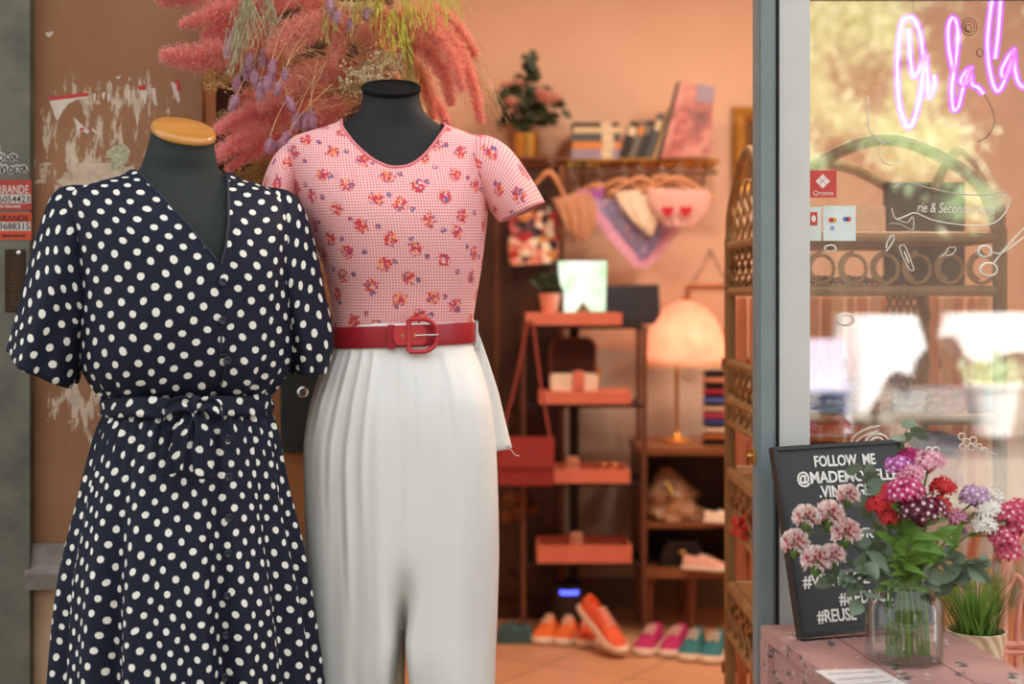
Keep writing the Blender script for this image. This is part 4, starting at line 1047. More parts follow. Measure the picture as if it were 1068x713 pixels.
MB().prism([(a * .88, b_ * .92 + .003) for a, b_ in o], -.004, M=mx).build('lid_mirror', M['burgundy'], lid)
rbox((jc.x - 2 * jk, jd - .05, tz[1] + .006), (jc.x + 10 * jk, jd - .038, tz[1] + 21 * jk), .008).build('clasp', M['coral'], jb)
MB().tube([(jc.x + 24 * jk, jd + .0, tz[1] + .02), (jc.x + 26 * jk, jd, tz[1] + 24 * jk)], .008, 8).build('side_bracket', M['goldpot'], jb)
# jewellery stands and trinkets
for i, (px, z, lab) in enumerate(((597, tz[2], 'small coral display cube on the third tray'), (601, tz[3], 'small coral display cube on the lowest tray'))):
    d = 5.54; k = d / F; t = thing('display_cube', lab, 'jewellery stand', (X(px, d), d, z), 'coral display cubes')
    hh = (.075 if i == 0 else .085)
    rbox((X(px, d) - .025, d - .02, z), (X(px, d) + .025, d + .03, z + hh), .005).build('cube', M['coral_pale'], t)
    MB().tube([Vector((X(px, d) + .014 * cos(a), d - .022, z + hh * .7 + .014 * sin(a))) for a in [j * PI / 6 for j in range(12)]], .002, 5, closed=True).build('ring', M['goldpot'], t)
for i, (px, py, z, lab) in enumerate(((627, 491, tz[2], 'brass bangle pair on the third coral tray, left one'), (639, 491, tz[2], 'brass bangle pair on the third coral tray, right one'))):
    d = 5.55; c = Vector((X(px, d), d, z + .024)); t = thing('bangle', lab, 'bracelet', (c.x, c.y, z), 'bangles on the third tray')
    for yy_ in (-.012, .012): MB().tube([c + Vector((.020 * cos(a), yy_, .020 * sin(a))) for a in [j * PI / 8 for j in range(16)]], .004, 6, closed=True).build('hoop', M['goldpot'], t)
for i, (px, lab, m_) in enumerate(((612, 'string of magenta beads on the lowest tray', M['heart']), (630, 'string of dusky pink beads on the lowest tray', M['coral_pale']))):
    d = 5.54; t = thing('bead_necklace', lab, 'necklace', (X(px, d), d, tz[3]), 'bead strings on the lowest tray')
    mb = MB(); mb.tube([Vector((X(px, d) + .05 * cos(a), d + .03 * sin(a), tz[3] + .009)) for a in [j * PI / 8 for j in range(16)]], .002, 4, closed=True); mb.build('thread', M['burgundy'], t)
    mb = MB(); 
    for j in range(20): a = j * PI / 10; mb.ball((X(px, d) + .05 * cos(a), d + .03 * sin(a), tz[3] + .010), .0085, n=6, m=4)
    mb.build('beads', m_, t)
# red handbag hung from the shelf corner
hd = 5.35; hk = hd / F; hx0, hx1, hz0, hz1 = X(519, hd), X(578, hd), Z(505, hd), Z(456, hd)
hb = thing('red_handbag', 'structured dark red handbag on long straps hanging from the iron shelf corner', 'handbag', ((hx0 + hx1) / 2, hd, hz0))
M['bagred'] = mat('wine_red_leather', rgb(150, 50, 52), rgb(134, 40, 44), .5, scale=60, bump=.1)
rbox((hx0, hd - .04, hz0), (hx1, hd + .04, hz1), .01).build('body', M['bagred'], hb)
MB().box((hx0 + .004, hd - .046, hz0 + .07), (hx1 - .004, hd - .038, hz1 + .004)).build('flap', mat('flap_red', rgb(160, 56, 56), None, .5), hb, False)
top = P(553, 338, 5.40)
for px in (523, 574): MB().tube([P(px, 457, hd), P(px + (553 - px) * .5, 398, 5.38), top + Vector((-.01 if px < 550 else .012, 0, 0))], .007, 6, flat=.5).build('strap', mat('strap_red', rgb(150, 62, 52), None, .5), hb)
MB().tube([top + Vector((-.012, 0, 0)), top + Vector((0, .02, .012)), top + Vector((.012, 0, 0))], .004, 6).build('hook', M['iron'], hb)
# speaker under the shelf
sd = 5.52; sx = X(593, sd); sk = sd / F
s_ = thing('bluetooth_speaker', 'black cylindrical speaker with a blue light under the iron shelf', 'speaker', (sx, sd, 0))
MB().lathe([(17 * sk, 0), (18 * sk, .01), (18 * sk, 44 * sk), (16.5 * sk, 50 * sk), (14 * sk, 51 * sk)], (sx, sd, 0), 28).build('body', M['black'], s_)
MB().lathe([(13 * sk, 0), (13 * sk, .004), (3 * sk, .006)], (sx, sd, 51 * sk), 24).build('top_plate', M['iron'], s_)
mb = MB(); rs = [[Vector((sx + 18.3 * sk * sin(a), sd - 18.3 * sk * cos(a), z_)) for a in np.linspace(-.55, .55, 12)] for z_ in (43 * sk, 47 * sk)]
mb.grid(rs); mb.build('status_light', emit('blue_light', (.08, .1, 1, 1), 2.2), s_)
# teal cloth on the floor by the wardrobe
tc = thing('folded_cloth', 'dark teal cloth crumpled on the floor by the wardrobe', 'cloth', P(530, 665, 5.42))
tc.location = (X(530, 5.4), 5.4, 0); mb = MB(); rows = []
for i in range(13):
    rows.append([Vector((X(518, 5.4) + .14 * j / 12, 5.33 + .14 * i / 12, .045 + .028 * noise.noise(Vector((j * .5, i * .5, 2))) if 0 < i < 12 and 0 < j < 12 else .002)) for j in range(13)])
mb.grid(rows); mb.build('cloth', mat('teal_cloth', rgb(60, 92, 92), None, .9), tc)
# ---- teak cabinet under the lamp
CY0, CY1 = 5.48, 5.90
c0, c1 = X(668, CY0), X(806, CY0); ct = Z(466, CY0); cb = Z(603, CY0); cm = Z(548, CY0)
cab = thing('cabinet', 'open teak sideboard on tapered legs carrying the lit table lamp', 'cabinet', ((c0 + c1) / 2, 5.7, 0))
rbox((c0 - .01, CY0 - .015, ct - .03), (c1 + .01, CY1, ct), .006).build('top', M['wood_mid'], cab)
MB().box((c0, CY0, cb), (c0 + .025, CY1, ct - .03)).build('side_panel', M['wood_red'], cab, False)
MB().box((c1 - .025, CY0, cb), (c1, CY1, ct - .03)).build('side_panel', M['wood_red'], cab, False)
MB().box((c0 + .025, CY0, cb), (c1 - .025, CY1, cb + .035)).build('bottom_board', M['wood_mid'], cab, False)
MB().box((c0 + .025, CY0 + .02, cm - .012), (c1 - .025, CY1, cm + .008)).build('shelf', M['wood_mid'], cab, False)
MB().box((c0 + .025, CY1 - .012, cb + .035), (c1 - .025, CY1, ct - .03)).build('back_panel', M['wood_dark'], cab, False)
for x in (c0 + .035, c0 + .20, c1 - .05):
    for y in (CY0 + .04, CY1 - .05): MB().lathe([(.011, 0), (.022, cb)], (x, y, 0), 12).build('leg', M['wood_red'], cab)
# ---- table lamp
ld = 5.66; lk = ld / F; lx = X(715, ld)
lp = thing('table_lamp', 'lit table lamp with a scalloped fringed peach shade and brass foot', 'lamp', (X(706, ld), ld, ct))
bx = X(706, ld)
MB().lathe([(17 * lk, 0), (17.5 * lk, .006), (14 * lk, .014), (5 * lk, .024), (2 * lk, .04)], (bx, ld, ct), 28).build('base', M['goldpot'], lp)
MB().tube([(bx, ld, ct + .02), (bx, ld, Z(392, ld)), (bx + .004, ld, Z(348, ld))], .008, 10).build('stem', M['goldpot'], lp)
MB().tube(spline([(bx, ld - .012, Z(392, ld)), (bx + .03, ld - .02, Z(394, ld)), (bx + .05, ld - .02, Z(397, ld))], 4), .003, 6).build('pull_switch', M['rust'], lp)
def m_shade():
    t = NT('lamp_shade_silk'); v = t.coord('Object'); f = t.noise(v, 18, 3)
    c = t.ramp(f, [(.35, rgb(255, 196, 178)), (.65, rgb(246, 174, 154))])
    tl = t.n('BsdfTranslucent'); t.l(c, tl.inputs[0]); d = t.n('BsdfDiffuse'); t.l(c, d.inputs[0])
    mx = t.n('MixShader'); mx.inputs[0].default_value = .35; t.l(tl.outputs[0], mx.inputs[1]); t.l(d.outputs[0], mx.inputs[2]); return t.done(mx)
M['shade'] = m_shade()
prof = [(.012, 313), (.16, 314), (.36, 317), (.56, 322.5), (.73, 330), (.86, 339), (.94, 348), (.98, 356), (.985, 361)]
rs = []; NS = 96; ln_ = 8
for r, y in prof:
    ring = []
    for j in range(NS):
        a = 2 * PI * j / NS; puff = 1 + .05 * r * abs(sin(ln_ * a / 2)) ** .7 - .03
        dz = (2.4 * abs(sin(ln_ * a / 2)) ** .8 * lk * -1) if y > 360 else 0
        ring.append(Vector((lx + 40 * lk * r * puff * cos(a), ld + 40 * lk * r * puff * sin(a), Z(y, ld) + dz)))
    rs.append(ring)
shd = MB().rings(rs, True).build('shade', M['shade'], lp, True, 180)
mb = MB(); base = rs[-1]
mb.rings([[p + Vector(((p.x - lx) * e, (p.y - ld) * e, -h * lk)) for p in base] for h, e in ((-.5, .012), (5, .02), (13, .012))]); mb.build('scalloped_skirt', M['shade'], shd, True, 180)
mb = MB()
for j in range(NS):
    for s_ in (0, .5):
        p = base[j].lerp(base[(j + 1) % NS], s_) + Vector((0, 0, -13 * lk)); mb.add([p + Vector((-.0018, 0, 0)), p + Vector((.0018, 0, 0)), p + Vector((.001, 0, -.028)), p + Vector((-.001, 0, -.028))], [(0, 1, 2, 3)])
mb.build('fringe', mat('fringe_thread', rgb(240, 196, 158), None, .8), shd, False)
for j in range(0, ln_): 
    a = 2 * PI * j / ln_; pass
MB().lathe([(.012, 0), (.016, .008), (.006, .018)], (lx, ld, Z(313.5, ld)), 12).build('finial', M['goldpot'], lp)
MB().ball((lx, ld, Z(352, ld)), .02, n=16, m=12).build('bulb', emit('bulb_glow', (1, .72, .46, 1), 4), lp)
lamp('table_lamp_light', 'POINT', (lx, ld, Z(358, ld)), 1.9, (1, .60, .40), shadow_soft_size=.03)
# ---- dark bracelet rack and odds on the cabinet top
rd = 5.56; rk = rd / F; x0, x1 = X(733, rd), X(758, rd)
rk_ = thing('bracelet_tower', 'black display tower strung with bright bracelets right of the lamp foot', 'display stand', ((x0 + x1) / 2, rd, ct))
MB().box((x0, rd - .02, ct), (x1, rd + .06, ct + .012)).box((x0 + .008, rd + .0, ct + .012), (x1 - .008, rd + .04, Z(386, rd))).build('tower', M['black'], rk_, False)
cols = [rgb(226, 150, 110), rgb(180, 40, 70), rgb(90, 110, 190), rgb(230, 190, 160), rgb(200, 70, 110), rgb(70, 80, 150), rgb(240, 214, 190), rgb(210, 120, 60)]
for i, py in enumerate((396, 408, 417, 426, 433, 440, 448, 455)):
    mb = MB(); z = Z(py, rd)
    for j in range(15): a = PI * j / 14; mb.ball(((x0 + x1) / 2 - .042 * cos(a), rd + .005 - .030 * sin(a), z), (.0075, .0075, .009), n=6, m=4)
    mb.build('bracelet', mat('bracelet_%d' % i, cols[i], None, .4), rk_)
od = 5.52
for px, py, c, lab in ((770, 461, rgb(222, 110, 140), 'rolled pink scarf on the sideboard top'), (781, 464, rgb(236, 180, 190), 'rolled pale pink scarf at the sideboard edge')):
    t = thing('rolled_scarf', lab, 'scarf', (X(px, od), od, ct), 'rolled scarves on the sideboard')
    MB().tube(spline([(X(px, od) - .03, od + .05, ct + .022), (X(px, od), od, ct + .024), (X(px, od) + .03, od - .03, ct + .022)], 5), [.016] + [.021] * 8 + [.02, .016], 10).build('roll', mat('scarf_%d' % px, c, None, .8, scale=50, bump=.2), t)
# ---- cabinet contents
pb = thing('plastic_bag', 'crumpled brown cellophane parcel on the upper sideboard shelf', 'parcel', (X(698, 5.6), 5.6, cm + .008))
mb = MB(); rs = []
for k in range(15):
    q = k / 14; z = cm + .01 + .2 * q; ring = []
    for j in range(24):
        a = 2 * PI * j / 24; r = (.10 * (1 - q ** 2.2) + .022) * (1 + .35 * noise.noise(Vector((cos(a) * 2, sin(a) * 2, q * 5))))
        ring.append(Vector((X(697, 5.6) + .02 - .03 * q + r * cos(a), 5.62 + r * .8 * sin(a), z)))
    rs.append(ring)
mb.rings(rs, True, True); mb.build('wrapping', mat('cellophane', rgb(150, 112, 84), rgb(186, 146, 112), .25, scale=14, bump=.5), pb, True, 30)
MB().tube(spline([(X(695, 5.6), 5.53, cm + .05), (X(700, 5.6), 5.52, cm + .10), (X(694, 5.6), 5.55, cm + .16)], 4), .006, 6).build('tie', M['goldpot'], pb)
bk = thing('black_handbag', 'small black handbag with a brass clasp on the sideboard bottom board', 'handbag', (X(710, 5.58), 5.58, cb + .035))
x0, x1, z0, z1 = X(687, 5.55), X(735, 5.55), cb + .035, Z(562, 5.55)
o = [(-.09, 0), (.09, 0), (.082, .07), (.06, .12), (-.06, .12), (-.082, .07)]; sx = (x1 - x0) / .18; sz_ = (z1 - z0) / .12
MB().prism([(a * sx, b_ * sz_) for a, b_ in o], .09, M=Matrix.Translation(((x0 + x1) / 2, 5.54, z0)), bev=.008).build('body', M['black'], bk)
MB().prism([(a * sx * .9, b_ * sz_ * .55 + (z1 - z0) * .45) for a, b_ in o], -.006, M=Matrix.Translation(((x0 + x1) / 2, 5.542, z0 - .006)), bev=.002).build('flap', M['black'], bk)
MB().ball(((x0 + x1) / 2, 5.53, z0 + .055), (.016, .006, .009)).build('clasp', M['goldpot'], bk)
MB().tube(spline([(x0 + .03, 5.585, z1 - .01), (x0 + .04, 5.585, z1 + .025), (x1 - .04, 5.585, z1 + .025), (x1 - .03, 5.585, z1 - .01)], 6), .005, 6).build('handle', M['black'], bk)

# ---- shoes
def shoe_mesh(t, m_up, m_sole, L=.26, hi=0):
    """pointing towards the street (-y) from the origin at the heel; heel on +y"""
    tab = [(0.0, .026), (.03, .034), (.08, .036), (.13, .034), (.17, .040), (.21, .043), (.24, .036), (.256, .022), (.262, .006)]
    def w(y): return np.interp(y, [a for a, _ in tab], [b for _, b in tab])
    n = 20; rs = []
    for z, e in ((0, .0), (.003, .004), (.018, .005), (.024, .001)):
        ring = []
        for j in range(n): q = j / (n - 1); y = .262 * (1 - cos(PI * q)) / 2; ring.append(Vector((w(y) + e, -y - (e if q > .9 else 0), z + .006 * max(0, (y - .2) / .06))))
        for j in range(n): q = 1 - j / (n - 1); y = .262 * (1 - cos(PI * q)) / 2; ring.append(Vector((-w(y) - e, -y - (e if q > .9 else 0), z + .006 * max(0, (y - .2) / .06))))
        rs.append(ring)
    MB().rings(rs, True, True).build('sole', m_sole, t)
    rs = []
    for k in range(22):
        q = k / 21; y = .008 + .246 * q; ww = w(y) * .98
        h = np.interp(y, [0, .03, .07, .11, .16, .2, .24, .256], [.075, .078, .074, .078, .062, .050, .036, .022]); h += hi * max(0, 1 - y / .12)
        ring = []
        for j in range(13):
            a = PI * j / 12; top = sin(a) ** .6
            ring.append(Vector((ww * cos(a) * (1 - .25 * top * (1 if y < .12 else .5)), -y, .022 + (h - .022) * top * (1 if not (.02 < y < .09 and abs(cos(a)) < .55) else .45))))
        rs.append(ring)
    mb = MB(); mb.rings(rs, closed=False); up = mb.build('upper', m_up, t)
    for i in range(4):
        y = .095 + i * .022; z = np.interp(y, [.09, .16, .2], [.081, .068, .056])
        MB().tube([(-.019, -y, z - .006), (0, -y - .003, z + .003), (.019, -y, z - .006)], .0032, 5).build('lace', m_sole, up)
M['sole'] = mat('white_rubber', rgb(240, 222, 200), None, .6)
M['cav'] = M['iron']
def shoe(label, px, py, d, rz, m_up, group, rot=None, dz=0):
    t = thing('trainer', label, 'shoe', (0, 0, 0), group)
    shoe_mesh(t, m_up, M['sole'])
    Lp = Vector((X(px, d), d, 0))             # toe position on the floor
    t.rotation_euler = rot if rot else (0, 0, rz)
    off = Matrix.Rotation(rz, 4, 'Z') @ Vector((0, .26, 0)); t.location = Lp + off + Vector((0, 0, dz))
    return t
mo = mat('orange_suede', rgb(232, 116, 48), rgb(218, 98, 36), .8, scale=60, bump=.15); mo2 = mat('coral_suede', rgb(232, 104, 66), rgb(218, 90, 54), .8, scale=60, bump=.15)
mg_ = mat('magenta_suede', rgb(190, 42, 110), rgb(168, 32, 94), .8, scale=60, bump=.15); mt = mat('teal_suede', rgb(48, 124, 128), rgb(38, 104, 112), .8, scale=60, bump=.15)
g = 'trainers in a row on the tiled floor'
shoe('leftmost bright orange trainer in the row on the floor', 563, 672, 5.31, -.25, mo, g)
shoe('second bright orange trainer, right of the leftmost one', 586, 674, 5.29, -.2, mo, g)
shoe('coral orange trainer standing upright third in the floor row', 611, 675, 5.27, -.1, mo2, g)
s4 = shoe('coral orange trainer tipped up against its pair', 640, 680, 5.18, .32, mo2, g)
s4.rotation_euler = (.52, .0, .62); s4.location = Vector((X(648, 5.12), 5.12, .012)) - s4.rotation_euler.to_matrix() @ Vector((0, -.26, 0))
shoe('left magenta trainer in the floor row', 668, 684, 5.14, -.35, mg_, g); shoe('right magenta trainer in the floor row', 695, 685, 5.12, -.35, mg_, g)
shoe('left teal trainer at the row end', 716, 689, 5.06, -.3, mt, g); shoe('right teal trainer at the row end', 739, 691, 5.03, -.3, mt, g)
pk = shoe('pale pink slipper lying on its side on the sideboard bottom board', 720, 615, 5.6, .9, mat('pale_pink_slipper', rgb(238, 180, 160), None, .7), None)
pk.name = 'slipper'; pk['category'] = 'slipper'; pk.rotation_euler = (0, 0, 1.2); pk.location = (X(714, 5.44), 5.50, cb + .036); pk.scale = (.72, .72, .72)
pk2 = shoe('cream slipper on the upper sideboard shelf near the rattan rack', 740, 540, 5.6, .9, M['cream'], None)
pk2.name = 'slipper'; pk2['category'] = 'slipper'; pk2.rotation_euler = (0, 0, 1.25); pk2.location = (X(735, 5.5), 5.52, cm + .009); pk2.scale = (.6, .6, .6)

# ---- rattan etagere: left end seen in the doorway, long front seen through the glass
EN, EF = 3.12, 3.70
ex0, ex1 = X(761.5, EF), X(1043, EN)
M['rattan'] = mat('rattan_cane', rgb(166, 132, 86), rgb(134, 102, 62), .5, scale=24, stretch=(1, 1, .3), bump=.2)
M['rattan2'] = mat('rattan_cane_light', rgb(184, 148, 98), rgb(156, 120, 74), .5, scale=24, bump=.2)
et = thing('rattan_rack', 'tall arched rattan display rack standing behind the shop window', 'display rack', ((ex0 + ex1) / 2, (EN + EF) / 2, 0))
lv = [Z(247, EN), Z(303, EN), Z(437, EN), Z(524, EN), .55, .20]
ztop = lv[0]
for x in (ex0, ex1):
    for y in (EN, EF): MB().tube([(x, y, 0), (x, y, .8), (x, y, ztop + .02)], .0155, 10).build('post', M['rattan'], et)
for x, nm in ((ex0, 'end'), (ex1, 'end')):
    ar = spline([(x, EN, ztop), (x, EN + .03, ztop + .10), (x, (EN + EF) / 2, ztop + .22), (x, EF - .03, ztop + .10), (x, EF, ztop)], 8)
    MB().tube(ar, .0125, 8).build('end_arch', M['rattan'], et)
for y in (EN, EF):
    ar = spline([(ex0, y, ztop), (ex0 + .06, y, ztop + .13), ((ex0 + ex1) / 2, y, ztop + .215), (ex1 - .06, y, ztop + .13), (ex1, y, ztop)], 8)
    MB().tube(ar, .0145, 8).build('front_arch' if y == EN else 'back_arch', M['rattan'], et)
for z in lv:
    mb = MB().tube([(ex0, EN, z), (ex1, EN, z)], .012, 8).tube([(ex0, EF, z), (ex1, EF, z)], .012, 8).tube([(ex0, EN, z), (ex0, EF, z)], .012, 8).tube([(ex1, EN, z), (ex1, EF, z)], .012, 8)
    rl = mb.build('shelf_rail', M['rattan2'], et)
    MB().box((ex0 + .008, EN + .008, z - .004), (ex1 - .008, EF - .008, z + .004)).build('shelf_panel', mat('woven_cane', rgb(196, 150, 96), rgb(160, 114, 66), .7, scale=120, bump=.4), et, False)
def lattice(mb, x, y0, y1, z0, z1, nx, nz, r=.0042):
    """crossing wavy canes filling an end panel"""
    for i in range(nx):
        for s in (-1, 1):
            pts = []
            for k in range(9):
                q = k / 8; yy = y0 + (y1 - y0) * ((i + .5) / nx + s * .5 / nx * sin(q * nz * PI)); pts.append((x + s * r * .8, yy, z0 + (z1 - z0) * q))
            mb.tube(spline(pts, 3), r, 5)
zs_ = [(lv[1], lv[0]), (Z(440, EF), Z(378, EF)), (Z(548, EF), Z(495, EF)), (Z(660, EF), Z(608, EF))]
for z0, z1 in zs_:
    mb = MB(); lattice(mb, ex0, EN + .01, EF - .01, z0, z1, 6, 3); mb.build('cane_lattice', M['rattan'], et)
    for z in (z0, z1): MB().tube([(ex0, EN, z), (ex0, EF, z)], .011, 8).build('end_rail', M['rattan2'], et)
mb = MB(); lattice(mb, ex0, EN + .05, EF - .05, ztop, ztop + .15, 5, 2); mb.build('arch_lattice', M['rattan'], et)
# front scrolls between the two upper rails
z0, z1 = lv[1] + .01, lv[0] - .01; zc = (z0 + z1) / 2
for i in range(7):
    xc = ex0 + .04 + (ex1 - ex0 - .08) * i / 6
    mb = MB(); pts = []
    for k in range(15): a = PI * (.5 + 2.9 * k / 14); r = .036 * (1 - .28 * k / 14); pts.append((xc + r * cos(a) * .9, EN - .002, zc - .01 + r * sin(a)))
    mb.tube(spline(pts, 2), .0042, 6); mb.build('scroll', M['rattan2'], et)
# lattice in the right part of the back (glowing orange behind)
mb = MB()
for i in range(6):
    x = X(1000, EN) + (ex1 - X(1000, EN)) * i / 5
    for s in (-1, 1): mb.tube(spline([(x + s * .012 * sin(k * 1.6), EF - .012 + s * .003, lv[2] + (ztop + .05 - lv[2]) * k / 14) for k in range(15)], 2), .004, 5)
mb.build('back_lattice', M['rattan'], et)

# ---- wares on the rattan rack
wares = []
bd_ = thing('slate_board', 'dark green chalkboard leaning at the back of the top rattan shelf', 'board', (X(965, 3.6), 3.6, lv[1]))
kk = 3.6 / F
MB().box((X(925, 3.6), 3.60, lv[1] + .005), (X(1004, 3.6), 3.615, Z(192, 3.6))).build('board', mat('green_slate', rgb(58, 74, 60), rgb(46, 60, 50), .6), bd_, False)
for b0, b1 in (((X(923, 3.6), 3.596, lv[1] + .005), (X(926, 3.6), 3.618, Z(190, 3.6))), ((X(1003, 3.6), 3.596, lv[1] + .005), (X(1006, 3.6), 3.618, Z(190, 3.6))), ((X(923, 3.6), 3.596, Z(193, 3.6)), (X(1006, 3.6), 3.618, Z(190, 3.6)))):
    MB().box(b0, b1).build('frame_bar', M['wood_dark'], bd_, False)
cl = thing('cream_card', 'blank cream card standing on the top rattan shelf left of the chalkboard', 'card', (X(908, 3.5), 3.5, lv[0]))
mx = Matrix.Translation((X(908, 3.45), 3.45, lv[0] + .005)) @ Matrix.Rotation(-.08, 4, 'X')
MB().prism(rrect(.075, .085, .003, 2, 0, .043), .004, M=mx).build('card', mat('cream_paper', rgb(255, 232, 200), None, .8), cl, False)
MB().box((-.03, .004, 0), (.03, .03, .003), M=mx).build('stand', M['paper'], cl, False)
rr = random.Random(21)
wcols = [rgb(90, 110, 130), rgb(200, 150, 110), rgb(150, 90, 150), rgb(230, 220, 210), rgb(60, 70, 60), rgb(210, 120, 90), rgb(120, 150, 170), rgb(240, 200, 120)]
wm = [mat('trinket_%d' % i, c, None, .35) for i, c in enumerate(wcols)]
cn = ['slate blue', 'copper', 'purple', 'pearl', 'dark green', 'coral', 'pale blue', 'yellow']
for i in range(16):
    px = 848 + i * 6.2; d = 3.22; x = X(px, d); z = lv[1] + .006; ci = (i * 5 + i // 3) % 8
    t = thing('ring_box', 'tiny %s trinket, %s from the left on the second rattan shelf' % (cn[ci], ['first', 'second', 'third', 'fourth', 'fifth', 'sixth', 'seventh', 'eighth', 'ninth', 'tenth', 'eleventh', 'twelfth', 'thirteenth', 'fourteenth', 'fifteenth', 'sixteenth'][i]), 'trinket', (x, d, z), 'trinkets on the rattan shelf')
    s = rr.uniform(.008, .012)
    MB().box((x - .006, d - .008, z), (x + .006, d + .008, z + .008)).build('stand', wm[(ci + 3) % 8], t, False)
    MB().ball((x, d, z + .008 + s), s, n=8, m=6).build('stone', wm[ci], t)
def fold(label, px0, px1, d, z, h, m, nm='folded_scarf', cat='scarf', grp='folded scarves on the rattan shelf'):
    x0, x1 = X(px0, d), X(px1, d); t = thing(nm, label, cat, ((x0 + x1) / 2, d, z), grp)
    n = 3; hh = h / n
    for i in range(n):
        q = rr.uniform(-.004, .004)
        MB().prism(rrect(x1 - x0 - abs(q), hh * .96, hh * .42, 4, 0, hh / 2), .12, M=Matrix.Translation(((x0 + x1) / 2 + q, d, z + i * hh)), bev=hh * .25).build('fold', m, t)
pm = lambda n, a, b, s=60: mat(n, rgb(*a), rgb(*b), .85, scale=s, detail=2)
z = lv[2] + .006
fold('lilac blue patterned scarf folded at the left of the middle rattan shelf', 845, 884, 3.2, z, .05, pm('pat_blue', (176, 190, 226), (110, 130, 190)))
fold('orange and brown scarf folded second on the middle rattan shelf', 887, 930, 3.2, z, .075, pm('pat_orange', (226, 150, 100), (150, 90, 60)))
fold('pale floral scarf folded in the centre of the middle rattan shelf', 933, 968, 3.2, z, .05, pm('pat_pale', (226, 216, 220), (150, 160, 190)))
fold('pink and plum scarf folded right on the middle rattan shelf', 971, 1010, 3.2, z, .06, pm('pat_plum', (214, 150, 170), (140, 80, 110)))
z = lv[3] + .006
fold('peach jumper folded at the left of the lower rattan shelf', 845, 890, 3.2, z, .11, pm('pat_peach', (236, 150, 120), (220, 120, 90)), 'folded_jumper', 'jumper', 'folded knitwear on the rattan shelf')
fold('violet jumper folded beside the red box on the lower rattan shelf', 960, 1004, 3.35, z, .12, pm('pat_violet', (150, 130, 180), (120, 100, 160)), 'folded_jumper', 'jumper', 'folded knitwear on the rattan shelf')
rb = thing('red_box', 'brick red gift box standing on the lowest visible rattan shelf', 'box', (X(985, 3.25), 3.25, lv[4]))
rbox((X(955, 3.2), 3.2, lv[3] + .006), (X(1000, 3.2), 3.34, lv[3] + .075), .003).build('carton', mat('brick_red', rgb(186, 62, 50), rgb(166, 50, 42), .6), rb)
rbox((X(954, 3.2), 3.196, lv[3] + .07), (X(1001, 3.2), 3.344, lv[3] + .09), .003).build('lid', mat('brick_red_lid', rgb(200, 74, 58), None, .6), rb)
rb.location = rb.location
for px, c, lab in ((900, (222, 150, 110), 'tan rolled belt upright on the third rattan shelf'), (1018, (236, 200, 170), 'cream candle jar on the third rattan shelf'), (1030, (170, 210, 190), 'mint candle jar on the third rattan shelf')):
    d = 3.25; t = thing('jar', lab, 'jar', (X(px, d), d, lv[2] + .006), 'jars on the rattan shelf')
    MB().lathe([(.018, 0), (.021, .004), (.021, .05), (.017, .056)], (X(px, d), d, lv[2] + .006), 18).build('body', mat('jar_%d' % px, rgb(*c), None, .4), t)
    MB().lathe([(.019, 0), (.019, .012), (.016, .014)], (X(px, d), d, lv[2] + .062), 18).build('lid', M['goldpot'], t)
# red coral beads and a black bag on the end shelves, seen past the jamb
cbd = thing('bead_bundle', 'bundle of coral red beads in the middle end tray of the rattan rack', 'necklace', (X(776, 3.5), 3.5, zs_[2][0]))
mb = MB()
for i in range(60): mb.ball((X(777, 3.45) + max(-.02, min(.02, rr.gauss(0, .012))), 3.45 + max(-.05, min(.05, rr.gauss(0, .03))), zs_[2][0] + .014 + min(.05, abs(rr.gauss(0, .024)))), .009, n=6, m=5)
mb.build('beads', mat('coral_beads', rgb(214, 72, 60), None, .3), cbd)
MB().box((ex0, EN + .05, zs_[2][0] - .004), (ex0 + .1, EF - .05, zs_[2][0] + .004)).build('tray_board', M['wood_mid'], cbd, False)
bb = thing('black_pouch', 'black leather pouch on the bottom shelf of the rattan rack', 'bag', (X(776, 3.45), 3.45, lv[5]))
MB().ball((ex0 + .09, 3.42, lv[5] + .105), (.075, .13, .1), n=16, m=10).build('body', M['black'], bb)
MB().tube([(ex0 + .09, 3.32, lv[5] + .19), (ex0 + .09, 3.40, lv[5] + .27), (ex0 + .09, 3.50, lv[5] + .19)], .007, 6).build('handle', M['heart'], bb)
gm = thing('gold_basket', 'small gold wire basket in the lower end tray of the rattan rack', 'basket', (X(778, 3.45), 3.45, zs_[3][0]))
mb = MB(); c = Vector((ex0 + .075, 3.42, zs_[3][0] + .012))
for k in range(5): mb.tube([c + Vector(((.05 + .01 * k / 4) * cos(a), (.09 + .015 * k / 4) * sin(a), .07 * k / 4)) for a in [j * PI / 10 for j in range(20)]], .003, 5, closed=True)
for j in range(20): a = j * PI / 10; mb.tube([c + Vector((.05 * cos(a), .09 * sin(a), 0)), c + Vector((.06 * cos(a), .105 * sin(a), .07))], .002, 4)
mb.build('wire_cage', M['goldpot'], gm)
MB().box((ex0, EN + .05, zs_[3][0] - .004), (ex0 + .13, EF - .05, zs_[3][0] + .004)).build('tray_board', M['wood_mid'], gm, False)
